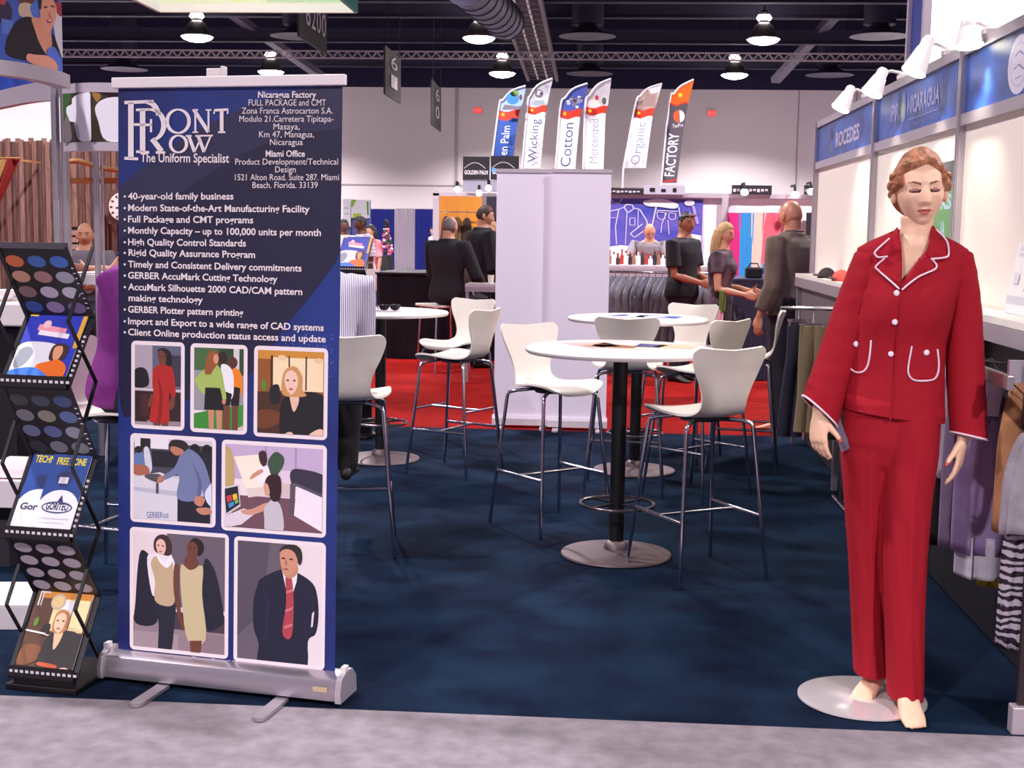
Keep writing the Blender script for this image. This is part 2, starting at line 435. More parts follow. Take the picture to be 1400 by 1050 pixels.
def make_stool(label):
    t = thing('bar_stool', label, 'stool', (0, 0, 0), 0, 'white shell bar stools')
    s = shell_mesh().build('seat_shell', SHELL, t, 50)
    for (sx, sy) in ((-1, -1), (1, -1), (-1, 1), (1, 1)):
        top = Vector((sx * .095, sy * .09 + .0, .728)); kn = Vector((sx * .165, sy * .145, .718)); ft = Vector((sx * .235, sy * .225, .008))
        path = [top, top.lerp(kn, .7), kn + Vector((sx * .008, sy * .008, -.008)), kn + Vector((sx * .014, sy * .014, -.03)), ft]
        MB().tube(path, .0095, 10, round_ends=True).build('leg', CHROME, t, 60)
    m = MB().tube([(-.1, -.09, .728), (.1, -.09, .728), ], .009, 8).tube([(-.1, .09, .728), (.1, .09, .728)], .009, 8)
    m.lathe([(.09, .716), (.1, .728), (.09, .738)], 20); m.build('seat_frame', mat((120, 116, 124), .3, .9), t, 50)
    def at(sx, sy, z):
        k = (z - .69) / (.008 - .69); return Vector((sx * (.179 + (.235 - .179) * k), sy * (.159 + (.225 - .159) * k), z))
    z = .29
    for sx in (-1, 1): MB().tube([at(sx, -1, z), at(sx, 1, z)], .0085, 8).build('side_rung', CHROME, t, 60)
    MB().tube([(at(-1, 0, z).x, 0, z), (at(1, 0, z).x, 0, z)], .0085, 8).build('cross_rung', CHROME, t, 60)
    return t
proto = None
# (x, y, facing angle: 0 = sitter faces the camera, label)
STOOLS = [
 (951, 783, -2.62, 'white bar stool nearest the mannequin, its back turned, drawn up right of the nearest table'),
 (752, 718, .70, 'white bar stool left of the nearest table, its curved seat in full view'),
 (853, 668, 3.1, 'white bar stool behind the nearest table, its back crossing the black column'),
 (952, 676, -2.3, 'white bar stool just behind the one nearest the mannequin'),
 (926, 625, -.45, 'white bar stool right of the farther table, its back by the woman in black'),
 (1014, 640, -1.72, 'white bar stool seen side-on near the olive shirt mannequin'),
 (622, 612, -.5, 'white bar stool with the tallest showing back, beside the black draped counter'),
 (622, 645, -2.0, 'white bar stool half hidden behind the stool left of the nearest table'),
 (474, 748, 3.3, 'white bar stool under the striped shirt man, half hidden by banner'),
 (163, 795, 1.35, 'white bar stool under the person in purple, left of the banner'),
]
stools = []
for x, y, a, lab in STOOLS:
    if proto is None: proto = make_stool(lab); o = proto
    else: o = copy_tree(proto, lab)
    o.location = P(x, y); o.rotation_euler = (0, 0, a); stools.append(o)
# ================================================================ roll-up banner in front
BW, BH = .80, 1.932
BAN = Matrix.Translation((-1.258, 4.236, 0)) @ Matrix.Rotation(-.181, 4, 'Z')
bn = thing('rollup_banner', 'tall blue roll-up banner with white bullet text and seven framed photographs', 'banner', (-1.258, 4.236, 0), -.181)
TILT = Matrix.Translation((0, 0, .085)) @ Matrix.Rotation(-.0365, 4, 'X')
BM = BAN @ TILT; BMI = BM.inverted()
def B(px, py):
    o = BMI @ EYE; d = BMI.to_3x3() @ ray(px, py); k = -o.y / d.y; p = o + d * k
    return p.x, p.z
NAVY = mat((21, 23, 76), .45, c2=(30, 56, 138), vscale=1.9, detail=5)
NAVY_DARK = mat((28, 25, 57), .45); NAVY_MID = mat((43, 41, 74), .45)
CREAM_INK = mat((238, 224, 228), .5)
class Print:
    """thin printed layers on the banner cloth, in banner coordinates"""
    def __init__(s): s.mb = MB(); s.mats = []; s.k = 0
    def mi(s, m):
        if m not in s.mats: s.mats.append(m)
        return s.mats.index(m)
    def poly(s, pts, m, lift=None):
        s.k += 1; y = -(.0012 + (s.k * .00012 if lift is None else lift))
        s.mb.M = TILT; s.mb.flat([(p[0], p[1]) for p in pts], (0, y, 0), (1, 0, 0), (0, 0, 1), s.mi(m)); s.mb.M = Matrix.Identity(4)
    def text(s, body, a, b, size, m, y=-.0042, **kw):
        u = Vector((b[0] - a[0], 0, b[1] - a[1])); w = u.length; u.normalize()
        s.mb.M = TILT; put_text(s.mb, body, (a[0], y, a[1]), u, Vector((-u.z, 0, u.x)), size, s.mi(m), width=w, **kw); s.mb.M = Matrix.Identity(4)
    def build(s, name, parent, label=None):
        o = s.mb.build(name, s.mats, parent)
        if label: o['label'] = label
        return o
def ell(cx, cy, rx, ry, n=20, a0=0, a1=2 * PI): return [(cx + rx * math.cos(a0 + (a1 - a0) * k / n), cy + ry * math.sin(a0 + (a1 - a0) * k / n)) for k in range(n if a1 - a0 > 6 else n + 1)]
# cloth
c = MB(); c.M = TILT; c.box((0, 0, BH / 2), (BW, .0016, BH)); cloth = c.build('graphic_cloth', NAVY, bn)
# darker swooshes of the printed ground
pr = Print()
def S(*px): return [(max(-.3995, min(.3995, q[0])), q[1]) for q in (B(*p) for p in px)]
pr.poly(S(*[(p.x, p.y) for p in catmull([(470, 122), (420, 122), (330, 158), (262, 206), (200, 256), (163, 330), (163, 430), (166, 560), (200, 560), (330, 520), (395, 440), (440, 385), (468, 330), (469, 200)], 5)]), NAVY_DARK)
pr.poly(S((163, 256), (215, 212), (280, 172), (350, 140), (420, 122), (469, 121), (469, 176), (400, 182), (330, 210), (270, 250), (163, 330)), NAVY_MID)
pr.poly(S((163, 330), (240, 268), (300, 228), (360, 198), (469, 184), (469, 196), (390, 204), (320, 238), (262, 276), (200, 330), (163, 392)), NAVY_DARK)
dots = mat((110, 140, 210), .5)
for k in range(120):
    x = 372 + rnd.random() * 84; y = 455 + rnd.random() * 60; 
    if x + (y - 455) * .9 > 400: pr.poly([B(x + a, y + b) for a, b in ((0, 0), (1.3, 0), (1.3, 1.1), (0, 1.1))], dots, .0007)
pr.build('printed_ground', bn)
# logo: letters drawn as strokes
lg = Print()
def stroke(pts, w, m=CREAM_INK, lift=.0036):
    pts = [Vector((p[0], p[1])) for p in pts]; ws = w if isinstance(w, (list, tuple)) else [w] * len(pts); L = []; Rr = []
    for i, p in enumerate(pts):
        t = (pts[min(i + 1, len(pts) - 1)] - pts[max(i - 1, 0)]).normalized(); n = Vector((-t.y, t.x)) * ws[i] / 2
        L.append(p + n); Rr.append(p - n)
    for i in range(len(pts) - 1): lg.poly([B(*q) for q in (L[i], Rr[i], Rr[i + 1], L[i + 1])][::-1], m, lift)
def arc(cx, cy, rx, ry, a0, a1, n=18): return [(cx + rx * math.cos(math.radians(a0 + (a1 - a0) * k / n)), cy + ry * math.sin(math.radians(a0 + (a1 - a0) * k / n))) for k in range(n + 1)]
stroke([(180, 140), (180, 217)], 7.5); stroke([(171, 140.5), (211, 139)], 4.5); stroke([(171, 216.5), (190, 217.5)], 4)
stroke([(184, 170.5), (209, 171)], 3.6); stroke([(207.5, 163), (207.5, 181)], 3)
stroke([(200, 139)] + arc(203, 167, 16, 27, -90, -20), [5, 5.5, 6] + [7] * 17)
stroke([(196, 150), (196, 208)], 7.5); stroke([(187, 150.5), (206, 150)], 3.5); stroke([(187, 207.5), (205, 208.5)], 3.5)
stroke([(203, 149.5)] + arc(207, 171, 18, 21, -95, 80), [3] + [3 + 4.2 * math.sin(PI * k / 18) for k in range(19)])
stroke([(209, 190), (222, 207)], 7); stroke([(214, 208.5), (227, 208.8)], 3.5)
def ring(cx, cy, rx, ry, w1, w2):
    p = arc(cx, cy, rx, ry, 0, 360, 28); stroke(p, [w1 + (w2 - w1) * abs(math.cos(2 * PI * k / 28)) for k in range(29)])
ring(244.5, 166, 15, 16, 2.4, 5)
stroke([(268, 151), (268, 181)], 2.6); stroke([(266, 150), (286, 181)], 5); stroke([(286, 150), (286, 181)], 2.6)
stroke([(264, 150.5), (272, 150.5)], 2); stroke([(282, 150.5), (290, 150.5)], 2); stroke([(264, 181), (272, 181)], 2)
stroke([(294, 151), (313, 150)], 3.4); stroke([(294.5, 150), (293.5, 156)], 2); stroke([(312.5, 149), (312, 156)], 2); stroke([(304, 151), (304, 181)], 5); stroke([(299, 181), (309, 181)], 2.4)
ring(245, 197, 11, 11.5, 2.2, 4.4)
stroke([(259, 186), (267, 208)], 4.6); stroke([(267, 208), (275, 190)], 2.4); stroke([(272, 186), (280, 208)], 4.6); stroke([(280, 208), (289, 186)], 2.4)
stroke([(255, 186), (263, 186)], 2.2); stroke([(268, 186), (292, 185.5)], 2.2)
lg.text('The Uniform Specialist', B(193, 221.5), B(314, 222.5), .042, CREAM_INK, bold=.0006)
lg.build('logo_lettering', bn, 'cream serif logo lettering at the top left of the banner')
ad = Print()
for body, x0, x1, y, bold in (('Nicaragua Factory', 353.5, 433, 133.7, .0012), ('FULL PACKAGE and CMT', 340.6, 446.3, 144.6, 0), ('Zona Franca Astrocarton S.A.', 331.4, 455.5, 155.6, 0),
        ('Modulo 21.Carretera Tipitapa-', 328, 456.5, 166.7, 0), ('Masaya,', 374.6, 410.3, 177.3, 0), ('Km 47, Managua,', 355, 430, 187.9, 0), ('Nicaragua', 369.8, 414.7, 198.5, 0),
        ('Miami Office', 364, 417.6, 214.3, .0012), ('Product Development/Technical', 322.4, 462.8, 225.2, 0), ('Design', 377, 405, 235.8, 0),
        ('1521 Alton Road. Suite 287. Miami', 322, 464, 246.5, 0), ('Beach. Florida. 33139', 346, 435, 257.2, 0)):
    ad.text(body, B(x0, y), B(x1, y), .0285, CREAM_INK, bold=bold * .5)
ad.build('address_lettering', bn)
bl = Print()
for body, x0, x1, y0, y1 in (('40-year-old family business', 176, 320, 272.6, 272.8), ('Modern State-of-the-Art Manufacturing Facility', 176, 424, 288.4, 290.4), ('Full Package and CMT programs', 176, 347, 303.9, 305.3),
        ('Monthly Capacity \u2013 up to 100,000 units per month', 176, 439.5, 319.2, 322.6), ('High Quality Control Standards', 176, 337, 335.1, 337), ('Rigid Quality Assurance Program', 176.7, 349.6, 349.6, 352.6),
        ('Timely and Consistent Delivery commitments', 176, 413, 365.3, 371.2), ('GERBER AccuMark Cutting Technology', 176, 380, 380.6, 386), ('AccuMark Silhouette 2000 CAD/CAM pattern', 176, 414, 396.3, 403.3),
        ('making technology', 176.7, 278.2, 411.4, 414.4), ('GERBER Plotter pattern printing', 176, 333.3, 427, 432), ('Import and Export to a wide range of CAD systems', 176, 443.3, 443, 452.4), ('Client Online production status access and update', 176, 446, 458, 468)):
    bl.text(body, B(x0, y0), B(x1, y1), .0315, CREAM_INK, bold=.0006)
    if not body.startswith('making'): bl.poly([B(171.5 + 1.6 * math.cos(2 * PI * k / 10), y0 - 3.8 - 1.6 * math.sin(2 * PI * k / 10)) for k in range(10)], CREAM_INK, .003)
bl.build('bullet_lettering', bn)
ur = Print(); ur.text('www.FrontRowUniforms.com', B(234, 903.5), B(383, 918.5), .034, CREAM_INK, bold=.001); ur.build('web_address', bn)

def photo(name, label, tl, br, ops, frame=.035, fx=None):
    """a printed photograph: white rounded frame and flat printed shapes; ops in 0..1 of the frame"""
    a, b = B(*tl), B(*br); w = b[0] - a[0]; h = a[1] - b[1]; p = Print()
    def Q(x, y): return (a[0] + x * w, a[1] - y * h)
    r = .016; pts = []
    for cx, cy, t0 in ((b[0] - r, a[1] - r, 0), (a[0] + r, a[1] - r, 90), (a[0] + r, b[1] + r, 180), (b[0] - r, b[1] + r, 270)):
        pts += [(cx + r * math.cos(math.radians(t0 + t)), cy + r * math.sin(math.radians(t0 + t))) for t in (0, 30, 60, 90)]
    p.poly(pts, CREAM_INK, .0010)
    f = .0135; fxx, fyy = f / w, f / h; p.k = 10
    def clip(pts):
        lo = (fxx, fyy); hi = (1 - fxx, 1 - fyy)
        for ax in (0, 1):
            for sgn, lim in ((1, lo[ax]), (-1, -hi[ax])):
                out = []
                for i in range(len(pts)):
                    q0, q1 = pts[i - 1], pts[i]; d0, d1 = sgn * q0[ax] - lim, sgn * q1[ax] - lim
                    if (d0 >= 0) != (d1 >= 0):
                        t = d0 / (d0 - d1); out.append((q0[0] + (q1[0] - q0[0]) * t, q0[1] + (q1[1] - q0[1]) * t))
                    if d1 >= 0: out.append(q1)
                pts = out
                if len(pts) < 3: return None
        return pts
    for op in ops:
        k, col = op[0], mat(op[1], .5)
        if k == 'r': x0, y0, x1, y1 = op[2]; q = [(x0, y0), (x1, y0), (x1, y1), (x0, y1)]
        elif k == 'e': cx, cy, rx, ry = op[2]; q = ell(cx, cy, rx, ry, 18)
        elif k == 'p': q = op[2]
        elif k == 's': q = [(v.x, v.y) for v in catmull(op[2], 4)]
        elif k == 't':
            x0, y0, x1, y1 = op[2]; A_, B_ = Q(x0, y0), Q(x1, y1); p.text(op[3], A_, B_, op[4], col, y=-.0042 - .0002); continue
        if k == 's': q = clip(q) if q else None
        else: q = clip([tuple(v) for v in q])
        if not q: continue
        q = [Q(*v) for v in q]
        ar = sum(q[i - 1][0] * q[i][1] - q[i][0] * q[i - 1][1] for i in range(len(q)))
        if ar < 0: q.reverse()
        p.poly(q, col)
    return p.build(name, bn, label)
SKIN_D = (112, 62, 48); SKIN_L = (232, 190, 168); SKIN_M = (196, 138, 110)
photo('photo_print', 'photograph of a woman in a red dress', (180, 465.5), (252.5, 589), [
    ('r', (176, 160, 172), (0, 0, .42, .55)), ('r', (96, 98, 124), (.40, 0, 1, .55)), ('r', (104, 84, 92), (0, .53, 1, .75)), ('r', (46, 26, 28), (0, .57, 1, .92)), ('r', (150, 130, 140), (.3, .9, 1, 1)), ('r', (170, 152, 160), (0, .92, .4, 1)),
    ('r', (205, 190, 196), (0, .535, 1, .565)), ('s', (28, 24, 30), [(.06, .34), (.2, .3), (.3, .34), (.34, .46), (.28, .52), (.06, .52)]), ('r', (58, 54, 72), (.74, .15, .95, .5)), ('p', (70, 34, 34), [(.18, .6), (.34, .6), (.34, .85), (.18, .85)]),
    ('s', (176, 34, 30), [(.5, .27), (.62, .235), (.72, .26), (.8, .34), (.84, .6), (.77, .64), (.74, .56), (.72, .62), (.72, .78), (.7, .92), (.38, .92), (.36, .82), (.42, .6), (.4, .45), (.42, .32)]),
    ('s', (140, 22, 22), [(.5, .4), (.54, .6), (.5, .9), (.56, .9), (.6, .6)]), ('s', SKIN_D, [(.76, .63), (.82, .62), (.82, .72), (.74, .77), (.72, .7)]), ('s', SKIN_D, [(.38, .6), (.42, .62), (.38, .73), (.32, .74)]),
    ('s', (30, 20, 22), [(.5, .1), (.6, .07), (.72, .1), (.77, .18), (.75, .27), (.66, .26), (.55, .16)]), ('s', SKIN_D, [(.5, .12), (.58, .1), (.65, .14), (.66, .22), (.62, .27), (.55, .25), (.51, .19)]),
    ('e', (40, 22, 22), (.55, .165, .02, .006)), ('e', (40, 22, 22), (.62, .165, .02, .006)), ('e', (130, 50, 50), (.58, .225, .03, .008)), ('r', SKIN_D, (.43, .92, .55, 1)), ('r', SKIN_D, (.58, .92, .7, 1))])
photo('photo_print', 'photograph of three people in green, white and orange shirts walking', (261, 469), (338, 594.5), [
    ('r', (70, 104, 62), (0, 0, 1, .35)), ('r', (150, 152, 158), (0, .3, 1, .75)), ('r', (44, 70, 48), (.5, .05, 1, .34)), ('r', (214, 208, 210), (.76, .02, .86, .3)), ('p', (58, 138, 50), [(0, .8), (.5, .72), (1, .66), (1, .9), (.6, 1), (0, 1)]),
    ('p', (212, 196, 190), [(.6, 1), (1, .88), (1, 1)]), ('s', (238, 130, 30), [(.74, .27), (.86, .28), (.92, .4), (.9, .55), (.8, .58), (.72, .4)]), ('e', (90, 44, 30), (.75, .2, .08, .065)),
    ('p', (22, 20, 26), [(.72, .46), (.88, .48), (.86, .68), (.72, .68)]), ('r', SKIN_D, (.74, .68, .84, .96)),
    ('s', (238, 234, 240), [(.54, .24), (.68, .24), (.76, .34), (.76, .56), (.68, .62), (.6, .5)]), ('e', (48, 30, 26), (.57, .15, .085, .07)), ('p', (20, 18, 24), [(.5, .5), (.74, .55), (.7, .68), (.5, .7)]), ('r', SKIN_D, (.58, .68, .7, .97)),
    ('s', (164, 188, 96), [(.28, .27), (.42, .22), (.54, .28), (.6, .45), (.64, .6), (.58, .63), (.52, .5), (.3, .5), (.3, .57), (.2, .55), (.08, .42), (.14, .36)]),
    ('p', (18, 16, 22), [(.27, .49), (.53, .49), (.6, .74), (.25, .74)]), ('p', SKIN_M, [(.32, .74), (.43, .74), (.42, .98), (.34, .98)]), ('p', SKIN_M, [(.46, .74), (.57, .74), (.56, .98), (.48, .98)]),
    ('s', (150, 84, 44), [(.33, .1), (.42, .07), (.5, .12), (.5, .2), (.42, .28), (.36, .34), (.26, .33), (.28, .2)]), ('e', (214, 150, 118), (.455, .165, .045, .055)), ('e', SKIN_M, (.6, .64, .035, .03))])
WOMAN = [('r', (146, 84, 34), (0, 0, 1, 1)), ('r', (206, 140, 52), (.0, .0, 1, .14)), ('r', (246, 222, 180), (.24, .12, .94, .48)), ('r', (60, 36, 24), (.47, .1, .49, .47)), ('r', (60, 36, 24), (.7, .1, .72, .47)), ('r', (60, 36, 24), (.23, .1, .26, .48)),
    ('e', (232, 204, 160), (.38, .12, .06, .03)), ('e', (232, 204, 160), (.88, .14, .06, .03)), ('r', (70, 40, 24), (0, .5, .45, 1)), ('s', (110, 58, 30), [(.05, .72), (.3, .7), (.4, .8), (.2, .9), (.04, .88)]), ('s', (96, 130, 50), [(.1, .42), (.14, .36), (.18, .44), (.14, .5)]),
    ('s', (28, 24, 30), [(.22, .46), (.34, .42), (.36, .6), (.24, .62)]),
    ('s', (22, 20, 28), [(.38, .62), (.5, .5), (.62, .52), (.74, .48), (.9, .5), (1.0, .58), (1.05, 1.0), (.92, 1.02), (.42, 1.02), (.36, .9)]), ('s', SKIN_L, [(.5, .5), (.6, .5), (.62, .58), (.58, .68), (.54, .7), (.5, .58)]),
    ('s', (206, 150, 92), [(.4, .3), (.48, .22), (.58, .22), (.66, .32), (.66, .46), (.72, .52), (.64, .54), (.44, .54), (.38, .48)]), ('s', (238, 200, 178), [(.42, .35), (.46, .27), (.54, .26), (.6, .33), (.59, .44), (.52, .52), (.45, .46)]),
    ('e', (90, 56, 50), (.465, .365, .02, .01)), ('e', (90, 56, 50), (.555, .365, .02, .01)), ('e', (196, 90, 86), (.51, .46, .03, .012)), ('s', (236, 196, 172), [(.42, .96), (.52, .93), (.56, 1.0), (.44, 1.02)]), ('s', (236, 196, 172), [(.76, .95), (.9, .88), (.97, .92), (.9, 1.0), (.78, 1.0)])]
photo('photo_print', 'photograph of a fair haired woman in a black suit at a desk', (348, 472.3), (447.5, 602), WOMAN)
photo('photo_print', 'photograph of a man in a denim shirt at a cutting machine', (178.7, 591.7), (295, 721.6), [
    ('r', (206, 200, 212), (0, 0, 1, 1)), ('r', (70, 68, 84), (.04, .1, .98, .45)), ('r', (232, 226, 232), (.05, .02, .45, .16)), ('r', (36, 30, 36), (.12, .05, .24, .16)), ('s', (96, 124, 170), [(.05, .24), (.14, .2), (.18, .35), (.06, .36)]), ('e', (40, 28, 26), (.1, .18, .045, .04)),
    ('s', (206, 210, 222), [(.16, .18), (.22, .16), (.26, .38), (.2, .44)]), ('r', (30, 28, 38), (.26, .18, .62, .36)), ('e', (24, 20, 24), (.76, .14, .06, .06)), ('e', (24, 20, 24), (.9, .15, .06, .07)), ('s', (34, 30, 40), [(.72, .2), (.98, .2), (1, .55), (.74, .5)]),
    ('s', (168, 100, 78), [(.04, .36), (.2, .36), (.22, .46), (.05, .46)]), ('p', (216, 212, 222), [(0, .5), (.35, .42), (.62, .5), (.62, 1), (0, 1)]), ('s', (80, 78, 86), [(.18, .46), (.34, .44), (.4, .5), (.34, .54), (.2, .5)]), ('p', (188, 186, 204), [(0, .6), (.55, .62), (.55, .68), (0, .64)]),
    ('r', (26, 24, 40), (.56, .66, .94, 1)), ('s', (112, 122, 162), [(.6, .2), (.7, .14), (.84, .24), (.92, .42), (.96, .62), (.88, .68), (.82, .5), (.8, .7), (.56, .7), (.58, .44), (.42, .5), (.36, .48), (.52, .36)]), ('s', (92, 100, 140), [(.74, .3), (.8, .5), (.78, .68), (.82, .68), (.84, .5)]),
    ('s', (40, 30, 30), [(.46, .1), (.5, .05), (.62, .05), (.68, .1), (.64, .17), (.48, .13)]), ('s', (186, 120, 96), [(.5, .12), (.62, .15), (.62, .2), (.54, .22), (.48, .17)]), ('s', (186, 120, 96), [(.34, .47), (.4, .46), (.38, .52), (.32, .54)]), ('s', (196, 130, 104), [(.78, .66), (.88, .68), (.84, .77), (.76, .74)]), ('s', (196, 130, 104), [(.78, .8), (.92, .78), (.96, .84), (.84, .86)]),
    ('s', (214, 220, 240), [(.88, .62), (.98, .5), (1, .75), (.92, .74)]), ('r', (70, 70, 80), (.31, .54, .34, .66)), ('t', (60, 78, 150), (.2, .945, .46, .925), 'GERBERcut', .03)])
photo('photo_print', 'photograph of two women in an office with a plotter', (303.7, 600.6), (445.8, 735.4), [
    ('r', (196, 172, 206), (0, 0, 1, .42)), ('r', (226, 206, 222), (.35, .3, 1, .62)), ('r', (168, 146, 186), (.42, 0, .435, .3)), ('r', (168, 146, 186), (.7, 0, .72, .3)), ('r', (112, 76, 88), (.1, .6, 1, 1)), ('s', (192, 164, 110), [(0, .12), (.1, .12), (.12, .5), (0, .55)]),
    ('p', (248, 234, 216), [(.12, .18), (.36, .14), (.5, .5), (.26, .6)]), ('p', (226, 210, 200), [(.24, .52), (.5, .48), (.5, .56), (.26, .62)]), ('s', (248, 238, 240), [(.36, .28), (.44, .26), (.5, .4), (.4, .48), (.34, .42)]), ('s', (60, 36, 36), [(.36, .12), (.42, .1), (.44, .2), (.41, .27), (.37, .22)]), ('s', (206, 146, 122), [(.3, .36), (.38, .3), (.4, .33), (.28, .42)]),
    ('s', (58, 82, 62), [(.45, .2), (.52, .1), (.6, .16), (.58, .28), (.5, .38), (.46, .3)]), ('s', (58, 82, 62), [(.5, .3), (.55, .28), (.53, .42), (.5, .42)]), ('r', (214, 190, 190), (.5, .44, .68, .58)),
    ('s', (52, 46, 66), [(.66, .32), (.74, .27), (1, .34), (1, .58), (.72, .44), (.68, .46)]), ('p', (86, 78, 100), [(.7, .42), (1, .54), (1, .58), (.7, .46)]), ('p', (242, 230, 240), [(.72, .46), (1, .58), (1, .96), (.7, .78)]), ('p', (90, 80, 92), [(.66, .44), (.71, .45), (.7, .8), (.66, .78)]),
    ('p', (210, 204, 214), [(.02, .52), (.17, .48), (.19, .72), (.04, .84)]), ('p', (30, 30, 40), [(.03, .54), (.16, .5), (.18, .7), (.05, .81)]), ('p', (200, 60, 70), [(.05, .62), (.1, .6), (.11, .66), (.06, .69)]), ('p', (240, 190, 60), [(.11, .6), (.15, .58), (.16, .64), (.12, .66)]), ('p', (70, 140, 200), [(.07, .7), (.12, .67), (.13, .71), (.08, .75)]), ('p', (120, 180, 90), [(.13, .66), (.165, .645), (.17, .68), (.14, .7)]),
    ('p', (222, 208, 220), [(0, .86), (.22, .74), (.34, .78), (.2, .92), (0, .98)]), ('s', (208, 150, 130), [(.2, .76), (.3, .74), (.44, .66), (.46, .72), (.32, .8), (.22, .8)]), ('s', (198, 192, 200), [(.42, .72), (.5, .62), (.58, .7), (.6, .96), (.44, .98), (.42, .84)]),
    ('s', (48, 24, 30), [(.42, .46), (.46, .36), (.56, .36), (.58, .5), (.56, .62), (.5, .64), (.46, .56)]), ('s', (214, 160, 140), [(.41, .46), (.45, .46), (.47, .56), (.43, .57)])])
photo('photo_print', 'photograph of two women, one in a tan vest, one in a pale dress', (178, 719.6), (312.2, 901), [
    ('r', (232, 214, 220), (0, 0, 1, 1)), ('r', (104, 92, 104), (.38, 0, 1, .62)), ('r', (150, 128, 138), (0, .72, 1, 1)), ('r', (70, 58, 68), (.4, .66, 1, .8)), ('r', (168, 146, 154), (0, .84, .5, 1)), ('r', (140, 120, 130), (.75, .82, 1, 1)),
    ('s', (28, 28, 46), [(.1, .22), (.18, .2), (.24, .3), (.26, .5), (.28, .76), (.06, .78), (.06, .6)]), ('s', (30, 30, 48), [(.76, .22), (.84, .26), (.9, .4), (.96, .68), (.92, .74), (.78, .78), (.74, .5)]),
    ('s', (32, 34, 52), [(.27, .58), (.46, .58), (.46, .74), (.42, 1), (.3, 1), (.3, .78)]), ('s', (236, 226, 232), [(.18, .24), (.27, .2), (.4, .2), (.46, .26), (.44, .34), (.3, .4), (.26, .54), (.22, .5)]), ('s', (196, 170, 136), [(.24, .24), (.3, .22), (.36, .28), (.44, .26), (.45, .42), (.46, .58), (.38, .62), (.26, .58), (.26, .42), (.22, .3)]),
    ('s', (244, 236, 240), [(.28, .2), (.36, .27), (.42, .2), (.44, .25), (.38, .31), (.3, .26)]), ('s', (62, 40, 38), [(.25, .1), (.3, .05), (.38, .05), (.43, .12), (.42, .2), (.36, .21), (.26, .18)]), ('s', (228, 186, 172), [(.27, .12), (.31, .08), (.36, .1), (.37, .16), (.34, .21), (.29, .19)]),
    ('e', (90, 60, 56), (.295, .132, .012, .006)), ('e', (90, 60, 56), (.342, .135, .012, .006)), ('e', (186, 96, 92), (.318, .182, .018, .006)), ('s', SKIN_D, [(.46, .28), (.5, .3), (.5, .5), (.54, .7), (.58, .76), (.54, .8), (.49, .66), (.45, .46)]), ('s', (204, 186, 146), [(.53, .27), (.6, .3), (.7, .27), (.75, .29), (.74, .5), (.78, .86), (.6, .88), (.54, .6), (.52, .4)]), ('s', SKIN_D, [(.58, .2), (.66, .2), (.7, .27), (.62, .31), (.56, .27)]),
    ('s', (34, 24, 26), [(.6, .1), (.66, .05), (.74, .08), (.75, .15), (.7, .19), (.63, .14)]), ('s', SKIN_D, [(.59, .11), (.64, .08), (.69, .11), (.69, .18), (.64, .22), (.6, .19)]), ('e', (40, 22, 22), (.615, .13, .012, .005)), ('e', (40, 22, 22), (.66, .13, .012, .005)), ('e', (120, 50, 50), (.632, .185, .018, .006)), ('p', SKIN_D, [(.62, .88), (.74, .87), (.72, 1), (.63, 1)]), ('r', (180, 150, 128), (.45, .36, .455, .37))])
photo('photo_print', 'photograph of a man in a dark suit and red tie', (320.7, 732.5), (443.8, 916.7), [
    ('r', (104, 92, 104), (0, 0, .62, 1)), ('p', (232, 218, 222), [(.62, 0), (1, 0), (1, 1), (.6, 1)]), ('p', (190, 172, 180), [(.58, 0), (.7, 0), (.68, .4), (.58, .4)]), ('p', (86, 76, 90), [(.03, .0), (.4, .0), (.3, .6), (.03, .8)]),
    ('s', (26, 28, 52), [(.3, .32), (.5, .24), (.66, .24), (.86, .32), (.92, .44), (.93, .6), (.9, .72), (.82, .78), (.78, 1.02), (.3, 1.02), (.28, .84), (.22, .7), (.22, .5), (.26, .38)]), ('p', (228, 214, 220), [(.86, .56), (.885, .54), (.87, .66), (.85, .67)]),
    ('p', (34, 36, 62), [(.3, .36), (.36, .5), (.34, .8), (.38, .8), (.4, .5)]), ('p', (236, 228, 236), [(.53, .24), (.6, .3), (.7, .23), (.69, .32), (.64, .44), (.58, .4)]), ('s', (176, 64, 76), [(.57, .29), (.63, .28), (.66, .46), (.65, .72), (.6, .78), (.54, .72), (.58, .5)]), ('p', (206, 120, 130), [(.58, .4), (.65, .38), (.65, .4), (.58, .42)]), ('p', (206, 120, 130), [(.57, .55), (.65, .52), (.65, .54), (.57, .57)]), ('p', (206, 120, 130), [(.56, .68), (.65, .65), (.65, .67), (.56, .7)]),
    ('s', SKIN_M, [(.54, .2), (.68, .18), (.7, .25), (.62, .3), (.55, .27)]), ('s', (44, 34, 34), [(.51, .1), (.54, .05), (.64, .03), (.73, .06), (.75, .14), (.72, .19), (.66, .12)]), ('s', (206, 146, 118), [(.51, .1), (.58, .07), (.66, .09), (.7, .16), (.68, .22), (.62, .27), (.55, .26), (.515, .19)]),
    ('e', (60, 40, 36), (.545, .145, .022, .007)), ('e', (60, 40, 36), (.63, .147, .022, .007)), ('e', (150, 84, 74), (.575, .228, .03, .007)), ('p', (172, 112, 90), [(.57, .14), (.595, .195), (.56, .195)])])
